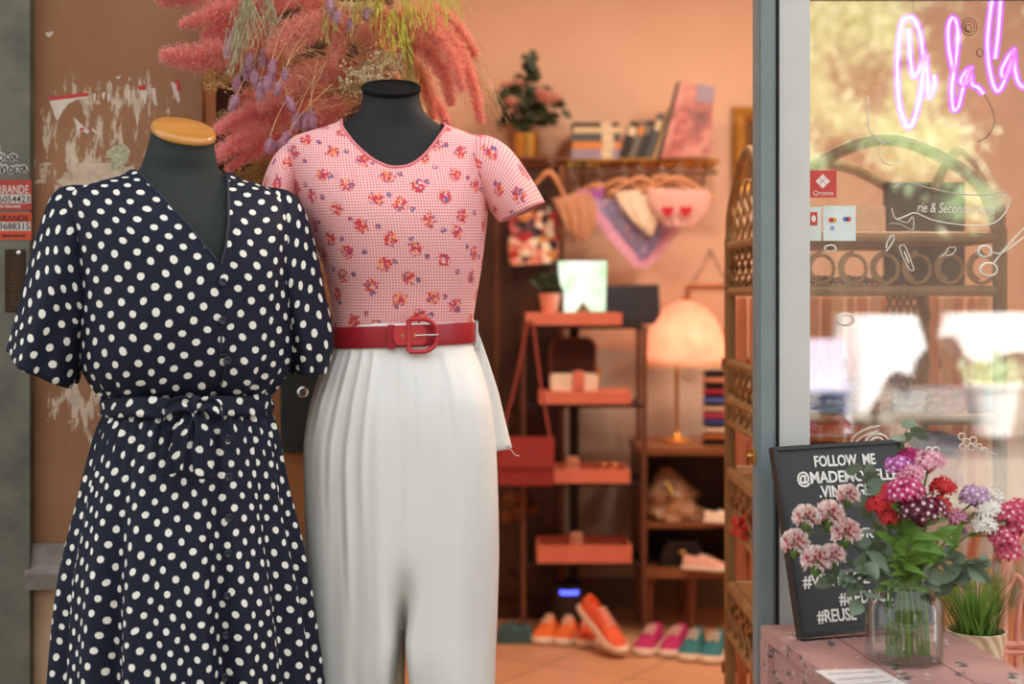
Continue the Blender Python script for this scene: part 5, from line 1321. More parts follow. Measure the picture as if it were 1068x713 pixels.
# bamboo screen and orange paper lamp behind the rack
bs = thing('bamboo_screen', 'slatted orange bamboo screen standing behind the rattan rack', 'screen', ((ex0 + ex1) / 2, 3.95, 0))
M['bamboo'] = mat('orange_bamboo', rgb(228, 150, 104), rgb(206, 122, 78), .6, scale=6, stretch=(10, 10, 1))
M['bamboo2'] = mat('pale_bamboo', rgb(236, 184, 140), rgb(220, 160, 116), .6, scale=6, stretch=(10, 10, 1))
for i in range(22):
    x = ex0 + .04 + i * .0335
    MB().prism(rrect(.029 if i % 5 else .02, 1.28, .008, 3, 0, .66), .012, M=Matrix.Translation((x, 3.95 + .012 * (i % 2), 0))).build('slat', M['bamboo'] if i % 3 else M['bamboo2'], bs)
for z in (.25, 1.1): MB().box((ex0 + .02, 3.975, z), (ex0 + .77, 3.99, z + .03)).build('crossbar', M['wood_mid'], bs, False)
# ================================================================ neon sign
nd = 2.92
t = NT('neon_glass'); e = t.n('Emission'); e.inputs['Color'].default_value = (.50, .05, 1, 1); e.inputs['Strength'].default_value = 1.5
tr = t.n('BsdfTransparent'); mx = t.n('MixShader'); mx.inputs[0].default_value = .55; t.l(tr.outputs[0], mx.inputs[1]); t.l(e.outputs[0], mx.inputs[2]); M['neon_outer'] = t.done(mx)
M['neon_core'] = emit('neon_core', (.86, .52, 1, 1), 3.0)
ns = thing('neon_sign', 'purple neon handwriting hung high behind the shop window', 'neon sign', P(1010, 60, nd))
strokes = [
 [(946.6, 17), (940, 26), (936.5, 56), (936, 80), (938, 108), (943, 126), (947, 132), (952, 128), (959, 104), (963, 70), (961, 42), (957, 27), (951, 18), (946, 20)],
 [(948, 30), (949, 55), (952, 78), (957, 76), (965, 58), (966, 70), (968, 88), (969, 102), (972, 96), (975, 88), (974, 78)],
 [(995, 76), (990, 52), (989, 30), (992.6, 19), (997, 22), (999, 36), (997, 63), (993, 88), (993, 104), (995, 114.5), (1000, 110), (1003, 98), (1005, 90), (1010, 76), (1013, 71), (1008, 74), (1002, 84), (1006, 88), (1012, 82), (1013, 78), (1014, 88), (1020, 91), (1026, 98)],
 [(1044, -6), (1043, 10), (1041, 36), (1038, 61)],
 [(1036, -8), (1032, 20), (1030, 45), (1031.5, 68), (1036, 88), (1040.5, 95), (1045, 90), (1050, 78), (1056, 58), (1058, 52), (1053, 57), (1045, 72), (1046, 80), (1051, 76), (1056, 63), (1057.5, 58), (1059, 74), (1063, 87), (1070, 91), (1078, 86)]]
for s in strokes:
    pts = spline([P(a, b, nd) for a, b in s], 6)
    MB().tube(pts, .0075, 10).build('glass_tube', M['neon_outer'], ns, True, 180)
    MB().tube(pts, .0032, 6).build('gas_core', M['neon_core'], ns, True, 180)
cb_ = [P(1026, 98, nd), P(1034, 112, nd), P(1037, 128, nd), P(1030, 142, nd), P(1020, 148, nd)]
MB().tube(spline(cb_, 6), .0012, 5).build('cable', M['black'], ns)
MB().tube([P(1040, -8, nd), P(1040, -20, nd)], .0015, 4).tube([P(952, 22, nd), P(952, -20, nd)], .0006, 4).build('hanging_wire', M['iron'], ns)

# ================================================================ stickers and white drawing on the glass
gy = GY - .0006
def S(px, py): return P(px, py, gy)
def flatpanel(mb, x0, y0, x1, y1, th=-.0005, mi=0, dy=0):
    a, b = S(x0, y1), S(x1, y0); mb.box((a.x, gy + dy + th, a.z), (b.x, gy + dy, b.z), mi); return mb
M['st_red'] = mat('sticker_red', rgb(214, 76, 70), None, .5); M['st_white'] = mat('sticker_white', rgb(226, 236, 232), None, .5); M['st_ink'] = mat('sticker_white_ink', rgb(244, 236, 226), None, .6)
st = thing('glass_sticker', 'square red sticker with a white diamond emblem on the shop window', 'sticker', S(858, 207), 'stickers on the shop window')
flatpanel(MB(), 844.5, 177.5, 872.5, 206).build('vinyl', M['st_red'], st, False)
mb = MB(); c = S(858, 189); k = gy / F
def off(o, dy): return Matrix.Translation(o + Vector((0, dy, 0)))
for dx, dz in ((0, 5), (-5, 0), (5, 0), (0, -5)): mb.prism([(-3.6 * k + dx * k * .8, dz * k * .8), (dx * k * .8, (dz * .8 - 3.6) * k), (3.6 * k + dx * k * .8, dz * k * .8), (dx * k * .8, (dz * .8 + 3.6) * k)], -.0004, M=off(c, -.0006))
mb.build('emblem', M['st_ink'], st, False)
mb = MB(); text_to(mb, 'Qromo', 7 * k, Matrix.Translation(S(848, 203.5) + Vector((0, -.0008, 0))) @ UPRIGHT, fit=21 * k, extrude=.0002); mb.build('lettering', M['st_ink'], st, False)
st = thing('glass_sticker', 'narrow white sticker with a red mark beside the grey frame', 'sticker', S(850, 250), 'stickers on the shop window')
flatpanel(MB(), 844.5, 215.5, 856.5, 251).build('vinyl', M['st_white'], st, False)
mb = MB(); flatpanel(mb, 845, 221, 852.5, 235, -.0004, 0, -.0006); r_ = mb.build('red_mark', M['st_red'], st, False)
mb = MB(); c = S(848.5, 228); mb.prism([(2.4 * k * cos(a), 3.6 * k * sin(a)) for a in [j * PI / 5 for j in range(10)]], -.0003, M=off(c, -.0011)); mb.build('white_dot', M['st_ink'], r_, False)
st = thing('glass_sticker', 'pale grey payment sticker with small coloured card symbols', 'sticker', S(876, 251), 'stickers on the shop window')
flatpanel(MB(), 858.5, 214.5, 892.5, 251).build('vinyl', M['st_white'], st, False)
disc = lambda r: [(r * cos(a), r * sin(a)) for a in [j * PI / 8 for j in range(16)]]
for px, py, r, c in ((866.5, 229.5, 2.6, (226, 74, 60)), (870, 229.5, 2.6, (238, 170, 70)), (881.5, 228.5, 2.6, (90, 130, 200)), (885, 228.5, 2.6, (208, 80, 90)), (868, 238, 2.4, (150, 170, 220))):
    MB().prism(disc(r * k), -.0004, M=off(S(px, py), -.0006)).build('card_symbol', mat('symbol_%d_%d' % (px, py), rgb(*c), None, .5), st, False)
mb = MB(); 
for px, py, s_ in ((863, 221, 'PAY'), (880, 222, 'CARD'), (880, 239, 'POS')): text_to(mb, s_, 4.5 * k, Matrix.Translation(S(px, py) + Vector((0, -.0007, 0))) @ UPRIGHT, fit=9 * k, extrude=.0002)
# (only the coloured symbols are legible on the photographed sticker)

M['chalk'] = mat('white_window_paint', rgb(232, 228, 216), None, .8)
def draw(label, cat, strokes, r=.0011, closed=False):
    r *= 1.35
    xs = [p for s in strokes for p in s]; t = thing('window_drawing', label, cat, S(sum(p[0] for p in xs) / len(xs), max(p[1] for p in xs)), 'white drawings on the shop window')
    for s in strokes:
        MB().tube([q + Vector((0, -r * .3, 0)) for q in spline([S(*p) for p in s], 6)], r, 6, flat=.45).build('painted_line', M['chalk'], t, True, 180)
    return t
circ = lambda cx, cy, rx, ry=None, n=10: [(cx + rx * cos(2 * PI * j / n), cy + (ry or rx) * sin(2 * PI * j / n)) for j in range(n + 1)]
draw('white painted safety pin below the chalkboard on the window glass', 'window drawing', [[(940, 262), (938, 258), (940, 256), (944, 257), (951, 275), (953, 281), (950, 282), (946, 277), (939, 262)], [(943, 262), (948, 274)]], .0016)
draw('white painted scissors at the right of the window glass', 'window drawing', [circ(1031, 281, 9, 7), circ(1027, 262, 7, 6), [(1036, 275), (1046, 262), (1064, 242), (1071, 236)], [(1032, 262), (1044, 264), (1062, 252), (1070, 246)]], .0021)
draw('white painted needle and bobbin left of the safety pin', 'window drawing', [[(924, 259), (926, 251), (931, 245), (932, 250), (928, 257), (924, 262)], circ(866, 259, 6, 3.5)], .0016)
draw('white painted leaf shape beside the scissors on the glass', 'window drawing', [[(981, 268), (986, 264), (990, 258), (996, 258), (996, 262), (991, 266), (986, 266)]], .0013)
draw('white painted thread curling below the neon sign', 'window drawing', [[(905, 132), (912, 142), (922, 148), (929, 148), (920, 150), (917, 158), (921, 168), (930, 172), (940, 166)], [(914, 145), (922, 150)], [(905, 100), (906, 118), (905, 132)]], .0012)
draw('white painted label outline around the writing on the window', 'window drawing', [[(930, 217), (934, 228), (945, 225), (955, 222), (975, 230), (1010, 235), (1035, 233), (1048, 222), (1052, 210), (1046, 200), (1030, 203), (1000, 202), (970, 196), (945, 190), (932, 196)], [(928, 233), (940, 234), (951, 240), (953, 233), (952, 226)], [(934, 228), (946, 232), (951, 226)]], .0012)
wr = thing('window_lettering', 'white hand painted words inside the label outline on the glass', 'lettering', S(990, 222))
mb = MB(); text_to(mb, 'rie & Seconda Mano', 15 * k, Matrix.Translation(S(957, 221) + Vector((0, -.0002, 0))) @ UPRIGHT @ Matrix.Rotation(-.03, 4, 'Z'), fit=80 * k, extrude=.0002, shear=.15); mb.build('painted_words', M['chalk'], wr, False)
draw('white painted blanket stitch flower spray low on the right of the glass', 'window drawing', [circ(1003, 455, 3.5), circ(1008, 461, 3.8), circ(1015, 459, 3.6), circ(1013, 466, 3.6), circ(1021, 466, 3.4), circ(1027, 470, 3.2), circ(1004, 466, 3.4), [(1004, 458), (1014, 464), (1028, 470), (1040, 474)]], .0011)
draw('white painted tape measure spiral above the sign board', 'window drawing', [[(888, 468), (889, 458), (895, 452), (905, 447), (918, 444)], [(892, 462), (900, 455), (916, 449)], circ(915, 464, 8, 8), circ(915, 464, 13, 12)], .0019)
draw('white painted bow of two loops low in the window centre', 'window drawing', [circ(969, 470, 3.4, 4), circ(976, 470, 3.4, 4)], .0013)
draw('white painted buttonhole ring at the left of the glass', 'window drawing', [circ(882, 333, 9, 6)], .0022)
draw('faint dark brown spiral pen mark beside the neon handwriting', 'window drawing', [circ(1011, 28, 8, 9), circ(1011, 28, 5.5, 6), circ(1010, 29, 3, 3.5), circ(1022, 55, 3.4, 4)], .0008)
for o in bpy.data.objects:
    if o.parent and o.parent.get('label', '').startswith('faint dark'): o.data.materials[0] = M['rust']

# ================================================================ notices and fittings on the steel column
cy = COLY - .0006
def C(px, py): return P(px, py, cy)
kc_ = cy / F
def notice(label, y0, y1, m_base, rows_):
    t = thing('column_notice', label, 'notice', C(14, y1), 'notices on the steel column')
    a, b = C(-38, y1), C(33, y0); MB().box((a.x, cy - .0006, a.z), (b.x, cy, b.z)).build('paper', m_base, t, False)
    for body, x0, x1, yb, sz, m_, band in rows_:
        if band:
            p, q = C(-37, band[1]), C(32, band[0]); MB().box((p.x, cy - .0009, p.z), (q.x, cy - .0006, q.z)).build('printed_band', band[2], t, False)
        if body:
            mb = MB(); text_to(mb, body, sz * kc_, Matrix.Translation(C(x0, yb) + Vector((0, -.0011, 0))) @ UPRIGHT, fit=(x1 - x0) * kc_, extrude=.0002, bold=.0002); mb.build('lettering', m_, t, False)
    return t
M['n_red'] = mat('notice_red', rgb(178, 62, 52), None, .7); M['n_white'] = mat('notice_white', rgb(206, 200, 190), None, .7); M['n_org'] = mat('notice_orange', rgb(206, 76, 40), None, .7); M['n_ink'] = mat('notice_ink', rgb(56, 34, 30), None, .7); M['n_pale'] = mat('notice_pale_ink', rgb(224, 206, 192), None, .7)
notice('red and white locksmith notice, upper of two on the steel column', 187.5, 219, M['n_red'], [('SERRANDE', -10.5, 30, 201.5, 12, M['n_pale'], None), ('346 6054423', -18, 31, 211, 10, M['n_ink'], (202.5, 212, M['n_white'])), ('Pronto intervento', -6, 22, 216.5, 5, M['n_pale'], None)])
notice('orange locksmith notice, lower of two on the steel column', 221.5, 250, M['n_org'], [('SERRANDE', -10.5, 30, 230.5, 9, M['n_ink'], None), ('338.3688315', -17, 31, 239, 9.5, M['n_ink'], (231.5, 240.5, M['n_white'])), ('riparazioni', 2, 26, 247, 5, M['n_ink'], None)])
sc_ = thing('script_sticker', 'white edged handwritten sticker high on the steel column', 'sticker', C(12, 186), 'stickers on the steel column')
def hand(s, dx, dy): return [C(a + dx, b + dy) + Vector((0, -.0014, 0)) for a, b in s]
hs = [[(-2, 152), (-1, 166), (2, 167), (4, 163), (1, 161), (-1, 164)], [(6, 162), (7, 166), (9, 166)], [(15, 161), (11, 163), (13, 167), (16, 162), (17, 166), (19, 166)],
      [(-3, 182), (-2, 174), (1, 173), (2, 180), (4, 174), (6, 174), (7, 180)], [(11, 174), (9, 178), (12, 180), (14, 176), (11, 174)], [(16, 180), (16, 174), (20, 174)], [(26, 173), (21, 175), (23, 179), (26, 174), (27, 178), (29, 179)], [(7, 157.5), (7.4, 158)]]
for s in hs:
    MB().tube([p + Vector((0, .0048, 0)) for p in spline(hand(s, 0, 0), 4)], .0056, 8).build('white_edge', M['n_white'], sc_, True, 180)
for s in hs:
    MB().tube([p + Vector((0, .0004, 0)) for p in spline(hand(s, 0, 0), 4)], .0018, 6).build('ink_stroke', M['black'], sc_, True, 180)
lkp = thing('lock_plate', 'dark bronze key lock plate screwed to the steel column', 'lock plate', C(16, 325))
M['bronze'] = mat('dark_bronze', rgb(66, 46, 28), rgb(48, 34, 22), .4, .5, scale=20, bump=.2)
a, b = C(5.5, 325), C(26.5, 260)
rbox((a.x, cy - .004, a.z), (b.x, cy, b.z), .002).build('plate', M['bronze'], lkp)
for i in range(16):
    y = 268 + i * 3.3; MB().tube([C(12, y) + Vector((0, -.0045, 0)), C(22.5, y + 1.2) + Vector((0, -.0045, 0))], .0009, 5).build('rib', mat('bronze_rib', rgb(104, 76, 44), None, .4, .6) if i == 0 else bpy.data.materials['bronze_rib'], lkp)
MB().lathe([(.0048, 0), (.0048, .0015), (.003, .0026)], n=12, M=Matrix.Translation(C(20.5, 263.5) + Vector((0, -.004, 0))) @ Matrix.Rotation(PI / 2, 4, 'X')).build('screw', M['silver'], lkp)

# torn poster scraps on the brown pilaster
py_ = PAN_Y - .0004
def Q(px, py): return P(px, py, py_)
tp = thing('torn_poster', 'torn white and red poster remains on the brown pilaster', 'poster')if False else thing('torn_poster', 'torn white and red poster remains on the brown pilaster', 'poster', Q(100, 160))
M['scrap'] = mat('poster_paper', rgb(222, 206, 192), rgb(206, 188, 172), .8, scale=60); M['scrapred'] = mat('poster_red', rgb(204, 66, 62), rgb(190, 56, 54), .8, scale=60)
def scrap(pts, m_, nm='scrap', dy=0):
    c = Q(*pts[0]); o = [(Q(*p).x - c.x, Q(*p).z - c.z) for p in pts]
    ar = sum(o[i][0] * o[(i + 1) % len(o)][1] - o[(i + 1) % len(o)][0] * o[i][1] for i in range(len(o)))
    if ar < 0: o = o[::-1]
    MB().prism(o, -.0006, M=Matrix.Translation(c + Vector((0, dy, 0)))).build(nm, m_, tp, False)
scrap([(51, 104), (92, 97), (92, 102), (80, 104), (72, 108), (66, 115), (60, 126), (57, 121), (54, 112)], M['scrap'])
scrap([(50.5, 101.5), (92, 96.5), (92.5, 100), (51.5, 105)], M['scrapred'], 'red_strip', -.0007)
scrap([(77, 122), (82, 127), (93, 136), (92, 140), (85, 136), (82, 139), (80, 134)], M['scrap'])
scrap([(83, 134), (88, 133), (88, 135.5), (83, 136)], M['scrapred'], 'red_strip', -.0007)
scrap([(96, 133), (103, 139), (101, 140), (96, 136)], M['scrap'])
scrap([(144, 91), (153, 89), (153.5, 100), (152, 109), (148, 103)], M['scrap']); scrap([(144, 90), (152.5, 88.5), (152, 94), (145, 94)], M['scrapred'], 'red_strip', -.0007)
scrap([(158, 92), (162, 92), (164, 111), (161, 109)], M['scrap'])
scrap([(178, 86), (184, 85), (188, 104), (186.5, 108), (182, 100)], M['scrap']); scrap([(180, 85), (186, 84), (188, 88), (187, 96), (184.5, 94), (184, 88)], M['scrapred'], 'red_strip', -.0007)
for x, y, w, h in ((97, 98, 3, 10), (106, 97, 4, 7), (112, 98, 3, 9), (133, 95, 3, 15), (138, 94, 3, 8), (142, 118, 3, 16), (121, 80, 5, 2.5), (134, 81, 2, 4), (47, 34, 9, 5)):
    scrap([(x, y), (x + w, y - 1), (x + w * .8, y + h * .6), (x + w * .4, y + h), (x + w * .1, y + h * .5)], M['scrap'])
scrap([(110, 160), (118, 152), (130, 150), (136, 157), (133, 168), (126, 178), (112, 176), (118, 166)], mat('green_scrap', rgb(150, 152, 116), rgb(206, 196, 170), .8, scale=120), 'green_scrap')

# roller lock box on the recessed board
lb = thing('lock_box', 'dark grey steel lock box with a round key cylinder between the two outfits', 'lock box', P(315, 470, REC_Y))
a, b = P(294, 471, REC_Y), P(350, 372, REC_Y)
rbox((a.x, REC_Y - .02, a.z), (b.x, REC_Y, b.z), .004).build('case', mat('gunmetal', rgb(70, 70, 64), rgb(56, 56, 52), .5, .4, scale=20, bump=.1), lb)
a2, b2 = P(301, 463, REC_Y), P(346, 378, REC_Y)
rbox((a2.x, REC_Y - .026, a2.z), (b2.x, REC_Y - .0195, b2.z), .003).build('cover', mat('gunmetal_cover', rgb(62, 62, 57), None, .45, .4), lb)
mx = Matrix.Translation(P(318, 408, REC_Y) + Vector((0, -.026, 0))) @ Matrix.Rotation(PI / 2, 4, 'X')
cyl = MB().lathe([(.012, 0), (.012, .003), (.009, .005), (.008, .003), (.002, .003)], n=18, M=mx).build('key_cylinder', M['silver'], lb)
MB().box((-.0012, -.0042, .003), (.0012, .0042, .0056), M=mx).build('keyhole', M['black'], cyl, False)
# door catch on the jamb
dc = thing('door_catch', 'small brass door catch on the inner edge of the grey jamb', 'door catch', P(785, 480, 2.62))
jx = X(790, 2.6)
rbox((jx - .006, 2.608, Z(484, 2.62)), (jx, 2.64, Z(468, 2.62)), .002).build('plate', M['gold'], dc)
MB().tube([(jx - .006, 2.63, Z(476, 2.62)), (jx - .014, 2.63, Z(476, 2.62))], .005, 10).build('latch', M['gold'], dc)
# ================================================================ dried flower hanging at the left of the doorway
rr = random.Random(33)
FY = 2.97
fl_ = thing('dried_flower_hanging', 'big hanging of dried pink plumes, purple tails and grasses above the dress forms', 'dried flowers', P(350, -40, FY))
def fmat(n, a, b): return mat(n, rgb(*a), rgb(*b), .9, scale=55, detail=2)
PK = [leafmat('plume_rose', rgb(255, 196, 186), rgb(252, 182, 174), .55, .9), leafmat('plume_pale_pink', rgb(255, 210, 194), rgb(255, 196, 180), .55, .9), leafmat('plume_dusky', rgb(255, 194, 176), rgb(248, 178, 162), .55, .9)]
TAN = fmat('grass_tan', (226, 192, 142), (206, 168, 116)); GOLD = fmat('grass_gold', (214, 176, 112), (190, 150, 86)); BEI = fmat('babys_breath', (226, 206, 168), (206, 182, 140))
OLV = fmat('fern_olive', (190, 172, 96), (166, 148, 72)); LIM = fmat('fern_lime', (204, 200, 84), (184, 182, 64)); GRY = fmat('grass_grey_green', (176, 170, 134), (150, 146, 110)); PUR = fmat('tail_purple', (204, 156, 172), (182, 132, 152)); DKP = leafmat('plume_shaded', rgb(246, 184, 156), rgb(232, 166, 138), .5, .9)  # last one: deeper pink with the shade inside the bunch put into its colour
def rv(s=1): return Vector((rr.gauss(0, s), rr.gauss(0, s), rr.gauss(0, s)))
def sliver(mb, a, b, w, side=None):
    d = b - a; s = d.cross(side or rv()); s = s.normalized() * w if s.length > 1e-8 else Vector((w, 0, 0))
    m_ = a.lerp(b, .55); mb.add([a - s * .6, a + s * .6, m_ + s, m_ - s, b], [(0, 1, 2, 3), (3, 2, 4)])
def speck(mb, c, r):
    a, b = rv().normalized() * r, rv().normalized() * r; mb.add([c + a, c + b, c - a * .6 - b * .5], [(0, 1, 2)])
def plume(pts, w, m_, n=900, dens=1.0, name='plume'):
    """feathery flower spike along the spine; w = half width at the thickest place"""
    sp = spline(pts, 10); mb = MB(); K = len(sp) - 1
    for i in range(int(n * 1.7)):
        q = rr.random() ** .85; i0 = min(int(q * K), K - 1); p = sp[i0].lerp(sp[i0 + 1], q * K - i0); T = (sp[i0 + 1] - sp[i0]).normalized()
        env = w * 1.12 * (min(1, (q + .06) / .3) ** .7) * (1 - q ** 2.6 * .8)
        rd = rv().normalized(); rd = (rd - T * rd.dot(T)); L = env * rr.uniform(.35, 1.1)
        tip = p + rd.normalized() * L * .9 + T * L * .42 + rv(.003)
        mid = p.lerp(tip, .5) + rv(.0016)
        sliver(mb, p, mid, .00055); sliver(mb, mid, tip, .0005)
        for k in range(5):
            c = p.lerp(tip, rr.uniform(.3, 1.05)) + rv(.0022); speck(mb, c, rr.uniform(.0014, .0028))
    mb.build(name, m_, fl_, False); 
def px3(l, z0=0, z1=0):
    n = len(l) - 1; return [P(a, b, FY + z0 + (z1 - z0) * i / n) for i, (a, b) in enumerate(l)]
k_ = FY / F
# pink plumes: spine (root -> tip), half width px, colour, count
PL = [([(300, -10), (240, 8), (190, 26)], 15, 0, 1100, 0, -.10), ([(310, 30), (250, 52), (205, 60), (170, 58)], 22, 0, 2000, 0, -.12), ([(290, 10), (240, -4), (190, -6), (166, 0)], 20, 0, 1500, 0, -.06),
      ([(300, 40), (252, 30), (214, 38)], 18, 0, 1300, 0, -.05), ([(345, 30), (318, 32), (294, 42), (281, 58)], 19, 1, 1500, -.05, -.12), ([(360, 75), (320, 80), (292, 96), (272, 112)], 17, 1, 1300, -.02, -.1),
      ([(330, 90), (280, 110), (245, 126), (226, 136)], 15, 0, 1200, 0, -.12), ([(322, 96), (280, 128), (248, 148), (222, 166)], 17, 0, 1500, 0, -.14), ([(330, 112), (290, 142), (262, 160), (238, 176)], 11, 0, 800, 0, -.1),
      ([(360, 100), (338, 116), (318, 130)], 12, 0, 650, 0, -.06), ([(370, 96), (352, 112), (340, 128), (330, 146)], 11, 0, 600, .02, -.02), ([(410, 30), (365, 26), (330, 22), (300, 28)], 16, 2, 1000, 0, -.08),
      ([(400, 20), (440, 14), (472, 44), (492, 84), (501, 126)], 13, 2, 1300, 0, -.06), ([(410, 30), (446, 32), (470, 58), (482, 92)], 14, 2, 1100, 0, -.1), ([(405, 40), (440, 50), (462, 76), (470, 108)], 14, 2, 1000, 0, -.06),
      ([(400, 30), (440, 8), (474, 24), (496, 58)], 12, 2, 900, .05, 0), ([(415, 50), (436, 72), (446, 98), (452, 122)], 12, 2, 800, .03, .02), ([(440, 90), (458, 112), (468, 132)], 9, 0, 420, .05, .05),
      ([(395, 44), (372, 30), (352, 44), (346, 66)], 14, 1, 800, -.02, -.06), ([(380, 60), (350, 80), (326, 70), (306, 76)], 14, 2, 900, .02, -.02), ([(390, 20), (396, 10), (404, 22), (408, 44)], 11, 2, 500, -.04, -.06),
      ([(355, 10), (330, -2), (296, 2), (276, 20)], 14, 0, 800, .02, -.02), ([(350, 110), (316, 112), (296, 124), (284, 140)], 11, 0, 600, .06, .04), ([(300, 110), (262, 100), (244, 106)], 9, 1, 420, .05, .02),
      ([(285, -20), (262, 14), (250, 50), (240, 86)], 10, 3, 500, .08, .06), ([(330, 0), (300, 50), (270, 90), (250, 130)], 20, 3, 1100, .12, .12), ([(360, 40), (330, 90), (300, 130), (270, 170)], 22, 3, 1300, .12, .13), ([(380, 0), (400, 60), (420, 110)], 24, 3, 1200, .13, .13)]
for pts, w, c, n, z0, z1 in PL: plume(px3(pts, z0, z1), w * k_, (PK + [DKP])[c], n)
# purple bunny tails
for px, py, an, s in ((238.5, 49, .25, 1.2), (244, 34, .4, .9), (259.6, 63, .1, 1.1), (266, 81, -.1, 1.2), (275, 60, .2, 1.2), (280, 84, .3, 1.25), (271, 95, 0, 1.1), (247, 87, .1, 1), (244, 107, .3, 1.1), (297.5, 77, .1, .8), (303, 108, -.5, 1),
                      (308.7, 126, .2, 1.1), (318.5, 127.6, .1, 1.2), (325.5, 123.4, -.2, 1.1), (280.6, 151.5, .1, 1), (297.5, 144.5, .5, 1.1), (288, 153, .7, .9), (284, 70, 0, 1), (345, 8, 0, 1.2), (352, 18, .3, .9), (256, 76, -.2, .9), (290, 92, .2, .9), (383, 14, .2, .9), (365, 26, -.2, .8)):
    c = P(px, py, FY - .10 - rr.uniform(0, .05)); ax = Vector((sin(an) * -1, 0, -cos(an))); mb = MB(); L = 9.2 * k_ * s; rw_ = 4.6 * k_ * s
    mx = ax.to_track_quat('Z', 'Y').to_matrix(); mb.ball(c, (rw_ * .72, rw_ * .72, L * .85), n=8, m=6, M=mx)
    for i in range(330):
        a = rr.uniform(0, 6.283); q = rr.uniform(-1, 1); r = rw_ * (1 - q * q) ** .5; b_ = c + mx @ Vector((r * cos(a) * .7, r * sin(a) * .7, q * L * .85)); d = mx @ Vector((cos(a), sin(a), .9 + q * .6))
        sliver(mb, b_, b_ + d.normalized() * rw_ * rr.uniform(.3, .7), .0006)
    o = mb.build('bunny_tail', PUR, fl_, False)
    mb = MB(); mb.tube(spline([c - ax * L * .8, c - ax * L * 3 + Vector((.01, .02, .01)), c - ax * L * 6 + Vector((.03, .05, .01))], 4), .0008, 5); mb.build('stalk', TAN, o)
# grasses: drooping bundles of long strands
def strands(root, tip, n, m_, spread, w=.0007, z0=0, z1=0, sag=.2, name='grass_strands', specks=0):
    mb = MB()
    for i in range(n):
        a = P(root[0] + rr.gauss(0, spread * .25), root[1] + rr.gauss(0, spread * .2), FY + z0 + rr.gauss(0, .015)); q = rr.uniform(.55, 1.05)
        b = P(root[0] + (tip[0] - root[0]) * q + rr.gauss(0, spread), root[1] + (tip[1] - root[1]) * q + rr.gauss(0, spread * .4), FY + z1 + rr.gauss(0, .02))
        m1 = a.lerp(b, .5) + Vector((rr.gauss(0, spread * .5) * k_, rr.gauss(0, .01), rr.uniform(0, sag) * (a - b).length * .4)); pts = spline([a, m1, b], 5)
        for j in range(len(pts) - 1): sliver(mb, pts[j], pts[j + 1] + (pts[j + 1] - pts[j]) * .15, w)
        for j in range(specks):
            c = pts[rr.randint(3, len(pts) - 1)] + rv(.003); speck(mb, c, rr.uniform(.0012, .0024))
    mb.build(name, m_, fl_, False)
strands((262, -18), (240, 78), 60, GRY, 7, .0010, -.12, -.16, .05); strands((280, 0), (284, 40), 40, GRY, 8, .0009, -.05, -.1, .1); strands((256, -10), (270, 50), 24, GRY, 7, .0009, -.12, -.15, .05)
for r_, t_ in (((350, -10), (340, 50)), ((375, -20), (372, 40)), ((400, -20), (395, 42)), ((420, -20), (426, 50)), ((440, -20), (448, 34)), ((458, -20), (474, 30)), ((410, 10), (414, 70)), ((390, -20), (384, 30))):
    strands(r_, t_, 22, LIM if r_[0] > 395 else OLV, 8, .0011, -.06, -.12, .3, 'fern_frond', 5)
strands((420, 20), (432, 120), 70, OLV, 10, .0008, .0, -.03, .2, 'fern_frond', 3)
strands((440, 10), (512, 120), 90, fmat('grass_pale', (226, 190, 140), (214, 174, 124)), 12, .0006, .05, .02, .5, 'grass_strands', 5)
strands((470, 20), (522, 130), 34, fmat('grass_wisp', (232, 196, 150), (220, 180, 132)), 9, .0005, .04, .02, .5, 'grass_strands', 6)
# twigs fanning over the middle
mb = MB()
for i in range(34):
    a = P(400 + rr.gauss(0, 10), 92 + rr.gauss(0, 10), FY + .02); an = rr.uniform(1.75, 3.5); L = rr.uniform(70, 150) * k_
    b = a + Vector((cos(an) * L, rr.uniform(-.16, -.04), sin(an) * L)); m1 = a.lerp(b, .5) + rv(.012)
    pts = spline([a, m1, b], 5); mb.tube(pts, [.0013 - .001 * j / (len(pts) - 1) for j in range(len(pts))], 4)
    for _ in range(4):
        j = rr.randint(4, len(pts) - 2); d = (pts[j + 1] - pts[j]).normalized() + rv(.45); c = pts[j] + d.normalized() * rr.uniform(.02, .05); mb.tube([pts[j], pts[j].lerp(c, .5) + rv(.002), c], .0005, 4)
mb.build('dry_twigs', TAN, fl_, False)
strands((400, 70), (330, 128), 60, GOLD, 14, .0007, .04, .0, .5, 'grass_strands', 3); strands((400, 60), (360, 120), 60, TAN, 12, .0008, .06, .04, .3, 'grass_strands', 3)
# baby's breath clusters
def breath(cx, cy, rx, ry, n, m_, dz=0, r=.0035):
    mb = MB(); root = P(cx + (370 - cx) * .25, cy - 18, FY + dz + .04)
    for i in range(n):
        c = P(cx + rr.gauss(0, rx * .5), cy + rr.gauss(0, ry * .5), FY + dz + rr.gauss(0, .02)); sliver(mb, root, c, .0004)
        for _ in range(5):
            e = c + rv(.0042); mb.ball(e, rr.uniform(r * .4, r * .75), n=5, m=3)
    mb.build('seed_cluster', m_, fl_, False)
breath(226, 84, 17, 10, 70, fmat('seed_gold', (214, 178, 120), (192, 150, 92)), -.04); breath(240, 126, 12, 12, 40, fmat('seed_moss', (150, 136, 84), (124, 110, 64)), -.02, .003); breath(268, 122, 14, 8, 40, fmat('seed_moss2', (160, 142, 88), (130, 112, 64)), -.02, .003)
breath(384, 80, 22, 12, 90, BEI, -.06, .0042); breath(404, 66, 16, 12, 60, BEI, -.05, .004); breath(372, 92, 20, 8, 50, BEI, -.02, .0042); breath(262, 182, 22, 14, 90, fmat('seed_olive', (178, 140, 82), (150, 114, 62)), .06, .0035); breath(420, 100, 12, 14, 40, BEI, .0, .003)
